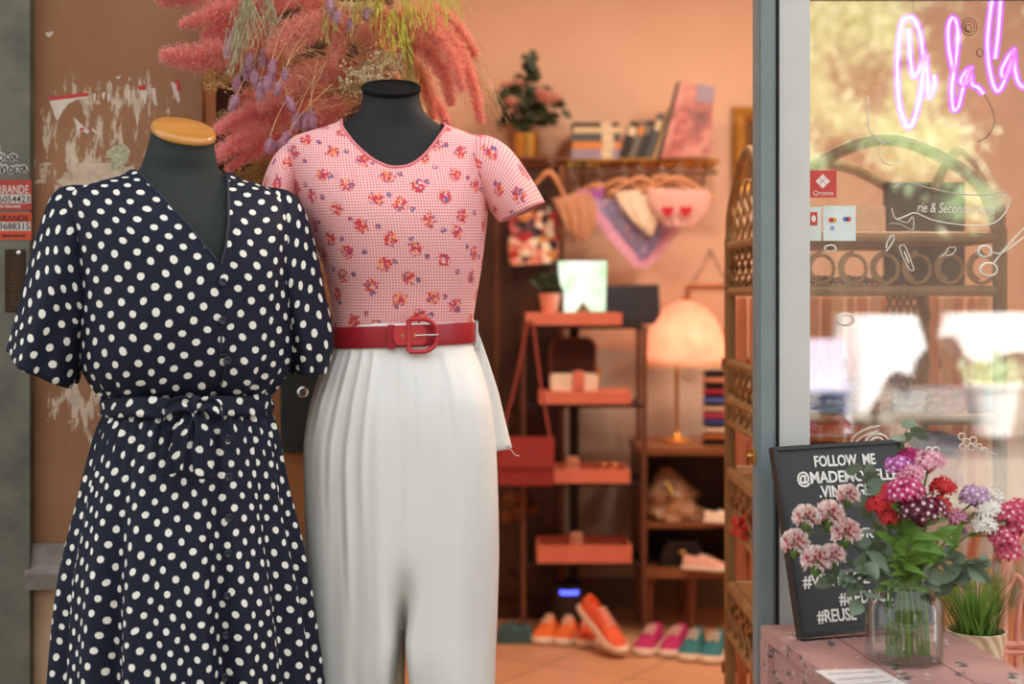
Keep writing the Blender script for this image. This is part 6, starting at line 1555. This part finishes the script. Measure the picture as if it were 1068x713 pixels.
# dense tail of golden grass hanging behind the tee
for i in range(9):
    q = i / 8; strands((296 + 12 * q, 150 + 60 * q), (326 + 18 * q, 262 + 124 * q), 110, GOLD if i % 2 else TAN, 9, .0012, .02, .03 + .01 * q, .05, 'grass_strands', 12)
breath(330, 300, 14, 50, 130, fmat('seed_straw', (214, 182, 130), (190, 156, 104)), .05, .0036); breath(336, 350, 9, 26, 60, fmat('seed_dark', (70, 54, 36), (48, 36, 24)), .04, .004); breath(318, 250, 12, 40, 110, fmat('seed_straw2', (220, 188, 136), (196, 160, 108)), .05, .0036)
# cord and hook that carry it
MB().tube([P(372, -150, FY + .10), P(368, -60, FY + .08), P(366, 20, FY + .06)], .003, 6).build('hanging_cord', TAN, fl_)
MB().tube([P(390, 10, FY + .06), P(340, 6, FY + .06)], .012, 8).build('binding', TAN, fl_)

# ================================================================ pink bench at the window
BZ = .71
M['benchpink'] = None
t = NT('worn_pink_paint'); v = t.coord('Object', (1, 1, 1)); n1 = t.noise(t.coord('Object', (14, 5, 14)), 2.2, 6, .65); n2 = t.noise(v, 5, 3)
base = t.ramp(n2, [(.3, rgb(190, 146, 138)), (.7, rgb(172, 124, 120))]); fac = t.ramp(n1, [(.565, (0, 0, 0, 1)), (.59, (1, 1, 1, 1))]); chip = t.ramp(t.noise(v, 60, 2), [(.4, rgb(70, 62, 66)), (.6, rgb(214, 186, 172))])
M['benchpink'] = t.done(t.bsdf(t.mix(fac, base, chip), .6, 0, (fac, -.3, .001)))
def onbench(px, py): d = (CH - BZ) * F / (py - Y0); return Vector((X(px, d), d, BZ))
A = onbench(798, 657); B = onbench(962, 655); dr = Vector((.13, -1, 0)).normalized(); rt = Vector((1, .13, 0)).normalized()
A.y = B.y = 2.56; A.x = X(797, 2.52) ; wdt = .315; L = .85
bn = thing('pink_bench', 'worn pink painted wooden bench with peeling paint under the shop window', 'bench', A + dr * L / 2 + rt * wdt / 2 - Vector((0, 0, BZ)))
bn.location.z = 0
def bb(o, u0, u1, v0, v1, z0, z1, mb=None):
    mb = mb or MB(); vs = [o + rt * u + dr * v + Vector((0, 0, z - BZ)) for z in (z0, z1) for u, v in ((u0, v0), (u1, v0), (u1, v1), (u0, v1))]
    return mb.add(vs, [(0, 1, 2, 3), (7, 6, 5, 4), (0, 4, 5, 1), (1, 5, 6, 2), (2, 6, 7, 3), (3, 7, 4, 0)])
for i in range(3): bb(A, wdt / 3 * i + .0015, wdt / 3 * (i + 1) - .0015, 0, L, BZ - .022, BZ).build('top_plank', M['benchpink'], bn, False)
bb(A, .012, .028, .012, L - .012, BZ - .08, BZ - .0225).build('apron', M['benchpink'], bn, False); bb(A, wdt - .028, wdt - .012, .012, L - .012, BZ - .08, BZ - .0225).build('apron', M['benchpink'], bn, False)
bb(A, .028, wdt - .028, .012, .028, BZ - .08, BZ - .0225).build('apron', M['benchpink'], bn, False); bb(A, .028, wdt - .028, L - .028, L - .012, BZ - .08, BZ - .0225).build('apron', M['benchpink'], bn, False)
for u in (.0, wdt - .045):
    for v_ in (.0, L - .045): bb(A, u, u + .045, v_, v_ + .045, 0, BZ - .0225).build('leg', M['benchpink'], bn, False)
# sheet of paper on the bench
pp = thing('paper_sheet', 'white sheet of handwritten paper lying on the front of the pink bench', 'paper', onbench(905, 706))
q = [onbench(850, 700), onbench(915, 698), onbench(962, 722), onbench(900, 732)]; 
MB().add([p + Vector((0, 0, .0008)) for p in q] + [p + Vector((0, 0, .002)) for p in q], [(0, 3, 2, 1), (4, 5, 6, 7), (0, 1, 5, 4), (1, 2, 6, 5), (2, 3, 7, 6), (3, 0, 4, 7)]).build('sheet', mat('white_paper', rgb(222, 210, 206), None, .8), pp, False)
for i in range(4):
    a = q[0].lerp(q[3], .15 + .2 * i).lerp(q[1].lerp(q[2], .15 + .2 * i), .1); b = q[0].lerp(q[3], .15 + .2 * i).lerp(q[1].lerp(q[2], .15 + .2 * i), .85)
    MB().tube([a.lerp(b, j / 24) + Vector((0, .0012 * sin(j * 2.1 + i), .0023)) for j in range(25)], .0005, 4).build('handwriting', M['n_ink'], pp)

# ---- letter board sign
bd = thing('letter_board', 'black letter board reading FOLLOW ME leaning on the window frame behind the flowers', 'sign', (X(875, 2.5), 2.5, BZ))
BW_, BH_ = .262, .332
mx = Matrix.Translation((X(834, 2.44), 2.445, BZ + .003)) @ Matrix.Rotation(.28, 4, 'Z') @ Matrix.Rotation(-.27, 4, 'X') @ Matrix.Rotation(-.028, 4, 'Y')
t = NT('letter_board_felt'); v = t.coord('Object'); wv = t.n('TexWave'); wv.bands_direction = 'Z'; wv.inputs['Scale'].default_value = 90; t.l(v, wv.inputs['Vector'])
M['felt'] = t.done(t.bsdf(rgb(50, 52, 52), .55, 0, (wv.outputs['Fac'], .25, .001)))
MB().box((.006, -.004, .006), (BW_ - .006, .006, BH_ - .006), M=mx).build('felt_panel', M['felt'], bd, False)
mb = MB(); m_ = mat('board_frame', rgb(34, 35, 36), None, .4)
for lo, hi in (((0, -.009, 0), (BW_, .010, .007)), ((0, -.009, BH_ - .007), (BW_, .010, BH_)), ((0, -.009, .007), (.007, .010, BH_ - .007)), ((BW_ - .007, -.009, .007), (BW_, .010, BH_ - .007))): MB().box(lo, hi, M=mx).build('frame_bar', m_, bd, False)
M['letter'] = mat('white_plastic_letter', rgb(240, 238, 230), None, .5)
dB = 2.46; kB = dB / F; inv = mx.inverted()
o_ = inv @ Vector((0, 0, CH))
def onboard(px, py):
    e = inv @ P(px, py, 1.0); d = e - o_; return o_ + d * ((-.0052 - o_.y) / d.y)
for body, x0, x1, yb, h in (('FOLLOW  ME', 850, 914, 486.5, 12), ('@MADEMOISELLE', 832, 938, 504.5, 12.5), ('.VINTAGESHOP', 855, 940, 518.5, 12.5), ('AL 26/R', 866, 912, 563, 11), ('#VINTAGE', 838, 908, 612.5, 13), ('#REDUCE', 876, 932, 630, 13), ('#REUSE', 853, 894, 649, 13)):
    z = (yb - Y0); p = onboard(x0, yb); fw = (onboard(x1, yb) - p).x; mb = MB()
    text_to(mb, body, h * 1.38 * kB, mx @ Matrix.Translation((p.x, -.0052, p.z)) @ UPRIGHT @ Matrix.Rotation(-.02, 4, 'Z'), fit=fw, extrude=.0008, bold=.0006); mb.build('lettering', M['letter'], bd, False)

# ---- glass vase
VC = onbench(943, 688); vk = VC.y / F
vs_ = thing('glass_vase', 'clear round glass vase holding the bouquet on the pink bench', 'vase', VC)
t = NT('vase_glass'); tr = t.n('BsdfTransparent'); tr.inputs[0].default_value = (.985, .992, .988, 1); g = t.n('BsdfGlossy'); g.inputs['Roughness'].default_value = .02
lw = t.n('LayerWeight'); lw.inputs['Blend'].default_value = .2; f = t.mathn('MULTIPLY_ADD', lw.outputs['Fresnel'], .5, .03); mxs = t.n('MixShader'); t.l(f, mxs.inputs[0]); t.l(tr.outputs[0], mxs.inputs[1]); t.l(g.outputs[0], mxs.inputs[2]); M['vglass'] = t.done(mxs)
o = [(30, 0), (37, 1.2), (39.5, 5), (40, 12), (40, 56), (38, 64), (31, 71), (27.5, 76), (27, 84), (29, 88)]
outer = [(r * vk, z * vk) for r, z in o]; inner = [((r - 1.6) * vk, max(z, 3) * vk) for r, z in o[::-1]] + [(2 * vk, 3 * vk)]
sm = []
prof = [(.5 * vk, 0)] + outer + inner
MB().lathe(prof, VC, 48).build('glass_body', M['vglass'], vs_)
t = NT('vase_water'); tr = t.n('BsdfTransparent'); tr.inputs[0].default_value = (.965, .98, .955, 1); g = t.n('BsdfGlossy'); g.inputs['Roughness'].default_value = .02; mxs = t.n('MixShader'); mxs.inputs[0].default_value = .05; t.l(tr.outputs[0], mxs.inputs[1]); t.l(g.outputs[0], mxs.inputs[2]); M['water'] = t.done(mxs)
MB().lathe([(2 * vk, 3.4 * vk), (35 * vk, 3.6 * vk), (37.8 * vk, 6 * vk), (38.2 * vk, 12 * vk), (38.2 * vk, 33 * vk), (37.2 * vk, 33.2 * vk), (2 * vk, 33 * vk)], VC, 40).build('water', M['water'], vs_)

# ---- bouquet: every stem a thing
M['stem'] = leafmat('flower_stem_green', rgb(112, 150, 58), rgb(88, 126, 44), .2); M['lance'] = leafmat('lance_leaf_green', rgb(126, 168, 74), rgb(94, 138, 56), .35); M['euca'] = leafmat('eucalyptus_leaf', rgb(126, 146, 122), rgb(96, 118, 96), .2)
petal = {}
def pm_(n, a, b, s=160):
    if n not in petal: petal[n] = leafmat('petals_' + n, rgb(*a), rgb(*b), .25, .7); 
    return petal[n]
wht = pm_('white_eye', (250, 236, 236), (244, 224, 226))
def floret(mb, c, nrm, r, mi, eye=1, np_=5, cup=.25):
    nrm = nrm.normalized(); u = nrm.orthogonal().normalized(); w = nrm.cross(u); a0 = rr.uniform(0, 6.28); vs = [c]; fs = []
    n = np_ * 4
    for i in range(n):
        a = a0 + 2 * PI * i / n; ph = i % 4; q = r * (.42, .92, 1.0, .94)[ph]
        vs.append(c + (u * cos(a) + w * sin(a)) * q + nrm * (cup * r + rr.uniform(-.08, .08) * r if ph else cup * r * .2))
    for i in range(n): fs.append((0, 1 + i, 1 + (i + 1) % n))
    mb.add(vs, fs, mi)
    if eye:
        vs = [c + nrm * r * .10] + [c + nrm * r * (.06 + cup * .35) + (u * cos(a) + w * sin(a)) * r * .34 for a in [j * 2 * PI / 6 for j in range(6)]]
        mb.add(vs, [(0, 1 + i, 1 + (i + 1) % 6) for i in range(6)], eye)
def head(px, py, d, rpx, n, name, m1, eye=None, tip=None, fr=.0085, flat=.7, par=None):
    c = P(px, py, d); R0 = rpx * d / F; mb = MB()
    for i in range(n):
        q = (i + .5) / n; z = 1 - 1.35 * q; a = i * 2.39996; rxy = math.sqrt(max(0, 1 - z * z)); nr = Vector((rxy * cos(a), rxy * sin(a) - .15, z * .9 + .15)) + rv(.12)
        p = c + Vector((rxy * cos(a) * R0, rxy * sin(a) * R0, z * R0 * flat)) + rv(.0012)
        floret(mb, p, nr, fr * rr.uniform(.85, 1.1), 0, 1 if eye else 0)
    for i in range(24): sliver(mb, c + Vector((0, 0, -R0 * .8)), c + Vector((rr.gauss(0, .4), rr.gauss(0, .4), rr.uniform(-.2, .4))) * R0, .0012); 
    return mb.build(name, [m1, eye or m1], par, True, 180), c
def carnation(px, py, d, rpx, m1, m2, par):
    c = P(px, py, d); R0 = rpx * d / F; mb = MB()
    for i in range(40):
        q = i / 40; z = 1 - 1.3 * q; a = i * 2.39996; rxy = math.sqrt(max(0, 1 - z * z)); nr = Vector((rxy * cos(a), rxy * sin(a) - .1, z)); p = c + nr * R0 * .38
        u = nr.orthogonal().normalized(); w = nr.cross(u); s = R0 * .42; rows = []
        for k in range(4):
            e = k / 3; row = []
            for j in range(6):
                f = j / 5 - .5; row.append(p + nr * R0 * .62 * e + (u * cos(a) + w * sin(a)) * s * 2 * f * (.35 + .65 * e) + nr * rr.uniform(-.1, .1) * R0 * e + (w * cos(a) - u * sin(a)) * R0 * .16 * (-1) ** j * e)
            rows.append(row)
        mb.grid(rows[:3], mi=0 if i % 4 else 1); mb.grid(rows[2:], mi=1)
    mb.ball(c + Vector((0, 0, -R0 * .55)), (R0 * .34, R0 * .34, R0 * .5), 2, 8, 6)
    return mb.build('bloom', [m1, m2, M['stem']], par, True, 180), c
def stem_to(t, c, foot, r=.0019, bend=.02):
    neck = Vector((VC.x + (c.x - VC.x) * .22, VC.y + (c.y - VC.y) * .25, BZ + 86 * vk)); lim = 22 * vk; v_ = Vector((neck.x - VC.x, neck.y - VC.y, 0))
    if v_.length > lim: v_ = v_.normalized() * lim; neck.x, neck.y = VC.x + v_.x, VC.y + v_.y
    ft = VC + Vector((foot[0] * vk, foot[1] * vk, 5 * vk)); pts = spline([ft, ft.lerp(neck, .55), neck, neck.lerp(c, .5) + Vector((0, 0, bend)), c], 5)
    MB().tube(pts, r, 6).build('stem', M['stem'], t); return pts
def lances(t, pts, ks, L=.06, w=.013):
    for k in ks:
        p = pts[k]; d = Vector((rr.choice((-1, 1)) * rr.uniform(.5, 1), rr.uniform(-.8, .2), rr.uniform(.2, .9))); mb = MB(); leaf(mb, p, d, L * rr.uniform(.7, 1.2), w, droop=.3); mb.build('leaf', M['lance'], t)
def sweet(label, heads, foot, leaves=(12, 14, 16)):
    t = thing('sweet_william', label, 'flower', VC + Vector((foot[0] * vk, foot[1] * vk, 5 * vk)), 'sweet williams in the vase')
    hs = []
    for (px, py, d, r, n, m1, eye) in heads: o, c = head(px, py, d, r, n, 'flower_head', m1, eye, par=t); hs.append(c)
    pts = stem_to(t, hs[0] + Vector((0, .002, -.008)), foot)
    for c in hs[1:]: MB().tube(spline([pts[-6], pts[-3].lerp(c, .5), c], 4), .0014, 5).build('side_stem', M['stem'], t)
    lances(t, pts, leaves); return t
d0 = VC.y
mag = pm_('magenta', (196, 40, 116), (170, 28, 98)); crim = pm_('crimson', (112, 16, 56), (90, 12, 46)); orch = pm_('orchid', (206, 110, 190), (188, 90, 172)); palep = pm_('pale_pink', (240, 182, 196), (228, 158, 178)); hotp = pm_('hot_pink', (214, 62, 128), (196, 48, 112)); corl = pm_('coral', (226, 62, 66), (208, 46, 54)); lila = pm_('lilac', (206, 172, 208), (190, 150, 192)); whi = pm_('white', (246, 244, 236), (236, 232, 222)); rosep = pm_('rose_pink', (222, 90, 122), (206, 66, 104)); cpk = pm_('carnation_pink', (240, 96, 124), (226, 78, 106)); cwh = pm_('carnation_white', (255, 244, 238), (255, 226, 222))
sweet('dark crimson sweet william with white flecked petals at the bouquet centre', [(961, 532, d0 - .045, 24, 52, crim, wht)], (6, -6))
sweet('hot pink sweet william head just left of the crimson one', [(944, 513, d0 - .05, 18, 40, hotp, wht), (950, 495, d0 - .02, 12, 22, palep, hotp)], (0, -10))
sweet('orchid purple sweet william at the top left of the bouquet', [(938, 486, d0 + .0, 13, 28, orch, wht)], (-4, 4), (13,))
sweet('magenta sweet william at the very top of the bouquet', [(950, 477, d0 + .02, 11, 26, mag, None)], (4, 8), (14,))
sweet('pale pink sweet william at the top right of the bouquet', [(969, 482, d0 + .0, 15, 34, palep, wht)], (10, 4), (13,))
sweet('coral red sweet william on the left of the bouquet', [(919, 527, d0 - .01, 14, 32, corl, None), (931, 511, d0 + .0, 9, 16, corl, None), (927, 540, d0 - .02, 9, 14, corl, None)], (-8, 0))
sweet('coral red sweet william on the right of the crimson one', [(983, 508, d0 + .01, 12, 26, corl, None), (979, 526, d0 + .0, 10, 20, corl, None)], (14, 0))
sweet('small mauve sweet william low on the right behind the leaves', [(996, 540, d0 + .02, 11, 22, palep, orch), (1000, 555, d0 + .03, 6, 10, lila, None)], (16, 6), (12,))
sweet('lilac sweet william at the far right of the bouquet', [(1017, 518, d0 + .02, 14, 36, lila, wht)], (20, 4), ())
sweet('white sweet william right of the lilac one', [(1034, 519, d0 + .02, 11, 26, whi, None), (1032, 532, d0 + .0, 11, 26, whi, None), (1026, 548, d0 - .01, 11, 26, whi, None)], (22, -4), ())
sweet('rose pink and white sweet william at the right edge of the photo', [(1052, 536, d0 + .0, 14, 40, rosep, wht), (1063, 530, d0 + .02, 12, 30, rosep, wht), (1047, 560, d0 - .01, 13, 34, rosep, wht), (1052, 576, d0 - .01, 12, 30, rosep, wht), (1064, 550, d0, 12, 28, rosep, wht)], (24, -8), ())
def carn(label, blooms, foot):
    t = thing('carnation', label, 'flower', VC + Vector((foot[0] * vk, foot[1] * vk, 5 * vk)), 'pink carnations in the vase'); cs = []
    for px, py, dd, r in blooms: o, c = carnation(px, py, d0 + dd, r, cpk, cwh, t); cs.append(c)
    pts = stem_to(t, cs[0] + Vector((.006, 0, -.006)), foot, .0015, .015)
    for c in cs[1:]: MB().tube(spline([pts[-4], pts[-2].lerp(c, .5), c], 4), .0012, 5).build('side_stem', M['stem'], t)
    MB().tube([cs[0], cs[0] + Vector((.02, .004, -.006)), cs[0] + Vector((.03, .006, -.01))], .004, 6).build('calyx', M['stem'], t)
carn('spray of pink and white carnations highest on the left before the sign', [(865, 537, -.03, 15), (882, 556, -.04, 15), (884, 517, -.01, 12)], (-14, -6))
carn('pair of pink and white carnations at the far left of the bouquet', [(841, 540, -.02, 14), (829, 567, -.03, 15)], (-18, 0))
carn('pair of pink and white carnations lowest on the left before the sign', [(851, 585, -.05, 16), (868, 580, -.05, 13)], (-14, -10))
def euc(label, spine, foot, n, size, lift=0):
    t = thing('eucalyptus_sprig', label, 'foliage', VC + Vector((foot[0] * vk, foot[1] * vk, 5 * vk)), 'eucalyptus sprigs in the vase')
    c = [P(a, b, d0 + dz) for a, b, dz in spine]; pts = stem_to(t, c[-1], foot, .0016, .0) if len(c) == 1 else None
    if pts is None:
        ft = VC + Vector((foot[0] * vk, foot[1] * vk, 5 * vk)); nk = Vector((VC.x + (c[0].x - VC.x) * .2, VC.y + foot[1] * vk * .3, BZ + 86 * vk)); pts = spline([ft, nk] + c, 7); MB().tube(pts, [.002 - .0012 * i / (len(pts) - 1) for i in range(len(pts))], 6).build('stem', M['stem'], t)
    for i in range(n):
        q = .32 + .68 * i / (n - 1); p = pts[min(int(q * (len(pts) - 1)), len(pts) - 1)]; mb = MB(); d = Vector((rr.choice((-1, 1)) * rr.uniform(.5, 1), rr.uniform(-1, .5), rr.uniform(-.7, .8)))
        leaf(mb, p, d, size * rr.uniform(.75, 1.2), size * .78, nrm=rv(1), droop=.2); mb.build('leaf', M['euca'], t)
euc('eucalyptus sprig rising highest above the bouquet', [(944, 540, .03), (938, 500, .04), (940, 462, .03), (953, 436, .02)], (-2, 10), 12, .034)
euc('eucalyptus sprig with round leaves left of the flower heads', [(925, 590, .0), (912, 550, .01), (904, 510, .02), (900, 488, .02)], (-10, 6), 18, .034)
euc('eucalyptus sprig drooping left over the vase in front of the sign', [(922, 596, -.03), (902, 596, -.05), (884, 602, -.06), (868, 606, -.06)], (-14, -8), 18, .034)
euc('eucalyptus sprig hanging into the vase on its left side', [(920, 580, -.02), (906, 570, -.03), (900, 596, -.05), (898, 626, -.05)], (-18, -2), 18, .036)
euc('eucalyptus sprig reaching right beyond the vase rim', [(960, 596, -.02), (985, 582, -.03), (1006, 590, -.04), (1022, 586, -.04)], (16, -6), 20, .034)
euc('eucalyptus sprig at the right with grey green pointed leaves', [(966, 590, .0), (990, 600, -.02), (1000, 612, -.03)], (18, 2), 14, .034)
# extra plain leafy stems filling the middle
def leafy(label, top, foot, n):
    t = thing('leafy_stem', label, 'foliage', VC + Vector((foot[0] * vk, foot[1] * vk, 5 * vk)), 'leafy green stems in the vase'); c = P(top[0], top[1], d0 + top[2]); pts = stem_to(t, c, foot, .0022, .0)
    for i in range(n):
        p = pts[int(8 + (len(pts) - 9) * i / n)]; mb = MB(); leaf(mb, p, (rr.uniform(-1, 1), rr.uniform(-1, .2), rr.uniform(.3, 1.2)), rr.uniform(.05, .085), .014, droop=.4); mb.build('leaf', M['lance'], t)
leafy('leafy green stem low in the middle of the bouquet', (948, 560, -.06), (2, -14), 14); leafy('leafy green stem leaning left of the bouquet middle', (930, 566, -.05), (-6, -12), 12); leafy('leafy green stem leaning right of the bouquet middle', (970, 562, -.05), (12, -10), 12); leafy('leafy green stem reaching to the right side of the bouquet', (1000, 568, -.03), (20, -2), 12)

# ---- potted chives in a woven basket
GD = 2.52; kc0 = Vector((X(1018, GD), GD, 0)); SZ_ = Z(695, GD)
stn = thing('plant_stand', 'slim wooden plant stand between the pink bench and the rattan chair', 'plant stand', (kc0.x, GD, 0))
MB().lathe([(.042, SZ_ - .016), (.046, SZ_ - .012), (.046, SZ_ - .003), (.044, SZ_)], (kc0.x, GD, 0), 28).build('top', M['wood_mid'], stn)
MB().lathe([(.014, .02), (.011, .1), (.010, SZ_ - .1), (.018, SZ_ - .016)], (kc0.x, GD, 0), 14).build('pole', M['wood_mid'], stn)
MB().lathe([(.055, 0), (.058, .008), (.02, .02)], (kc0.x, GD, 0), 24).build('base', M['wood_mid'], stn)
kp = thing('potted_grass', 'pot of green grass in a pale woven basket right of the vase', 'plant', (kc0.x, GD, SZ_)); pk_ = GD / F
t = NT('woven_bast'); v = t.coord('Object', (1, 1, 1)); w1 = t.n('TexWave'); w1.bands_direction = 'DIAGONAL'; w1.inputs['Scale'].default_value = 22; w1.inputs['Distortion'].default_value = 3; t.l(v, w1.inputs['Vector'])
M['bast'] = t.done(t.bsdf(t.ramp(w1.outputs['Fac'], [(.2, rgb(206, 176, 140)), (.7, rgb(236, 216, 186))]), .8, 0, (w1.outputs['Fac'], .5, .003)))
MB().lathe([(22 * pk_, 0), (25 * pk_, .004), (30 * pk_, 36 * pk_), (31 * pk_, 38 * pk_), (29 * pk_, 38.5 * pk_), (27.5 * pk_, 34 * pk_)], (kc0.x, GD, SZ_), 30, cap1=False).build('basket', M['bast'], kp)
MB().lathe([(2 * pk_, 33 * pk_), (28 * pk_, 32.5 * pk_)], (kc0.x, GD, SZ_), 20, cap1=False).build('soil', mat('potting_soil', rgb(70, 50, 36), None, .95, scale=60, bump=.5), kp)
mb = MB()
for i in range(260):
    a = rr.uniform(0, 6.28); r = rr.uniform(0, 22) * pk_; b = Vector((kc0.x + r * cos(a), GD + r * sin(a), SZ_ + 32 * pk_)); L = rr.uniform(45, 95) * pk_; ln2 = Vector((cos(a) * .35 + rr.gauss(0, .22), sin(a) * .35 + rr.gauss(0, .15), 1)).normalized()
    pts = spline([b, b + ln2 * L * .6, b + ln2 * L + Vector((cos(a), sin(a), -.6)) * L * rr.uniform(.0, .25)], 4); s = Vector((-sin(a), cos(a), 0)); w_ = rr.uniform(.0012, .0022)
    mb.grid([[p - s * w_ * (1 - .9 * j / (len(pts) - 1)), p + Vector((0, -.0004, 0)), p + s * w_ * (1 - .9 * j / (len(pts) - 1))] for j, p in enumerate(pts)])
tag(mb.build('grass_blades', M['lance'], kp, True, 180), kind='stuff')
# ---- pink rattan chair
M['rattanpink'] = mat('pink_rattan', rgb(232, 160, 138), rgb(216, 138, 118), .5, scale=30, bump=.1)
chx, chy = X(1086, 2.55), 2.55
ch = thing('rattan_chair', 'pink rattan chair with looped cane back at the right edge', 'chair', (chx, chy, 0)); kk = chy / F
def CP(px, py, dy=0): return P(px, py, chy + dy)
MB().tube(spline([CP(1046, 730), CP(1045, 660), CP(1052, 580), CP(1090, 545), CP(1128, 580), CP(1136, 660), CP(1134, 730)], 8), .0105, 8).build('back_frame', M['rattanpink'], ch)
for x0 in (1052, 1068, 1084, 1100, 1116):
    MB().tube(spline([CP(x0 - 8, 720), CP(x0 - 7, 655), CP(x0 - 2, 618), CP(x0 + 8, 600), CP(x0 + 18, 618), CP(x0 + 23, 655), CP(x0 + 24, 720)], 6), .0058, 7).build('back_loop', M['rattanpink'], ch)
for yb in (672, 680): MB().tube([CP(1045, yb, -.004), CP(1136, yb, -.004)], .006, 7).build('back_band', M['rattanpink'], ch)
MB().tube([CP(1047, 664, .02), CP(1036, 642, .06), CP(1028, 622, .09)], .007, 8).build('side_brace', M['rattanpink'], ch)
sz0 = .45
MB().lathe([(.01, sz0 - .01), (.19, sz0 - .02), (.205, sz0), (.19, sz0 + .012), (.01, sz0 + .006)], (chx + .09, chy - .17, 0), 32).build('seat', mat('pink_cane_seat', rgb(226, 152, 130), None, .7, scale=110, bump=.4), ch)
for sx in (-.06, .09):
    MB().tube([(chx + sx, chy, 0), (chx + sx * 1.0, chy, Z(700, chy))], .0105, 8).build('leg', M['rattanpink'], ch); MB().tube([(chx + .09 + sx, chy - .33, 0), (chx + .09 + sx * .9, chy - .30, sz0)], .0105, 8).build('leg', M['rattanpink'], ch)
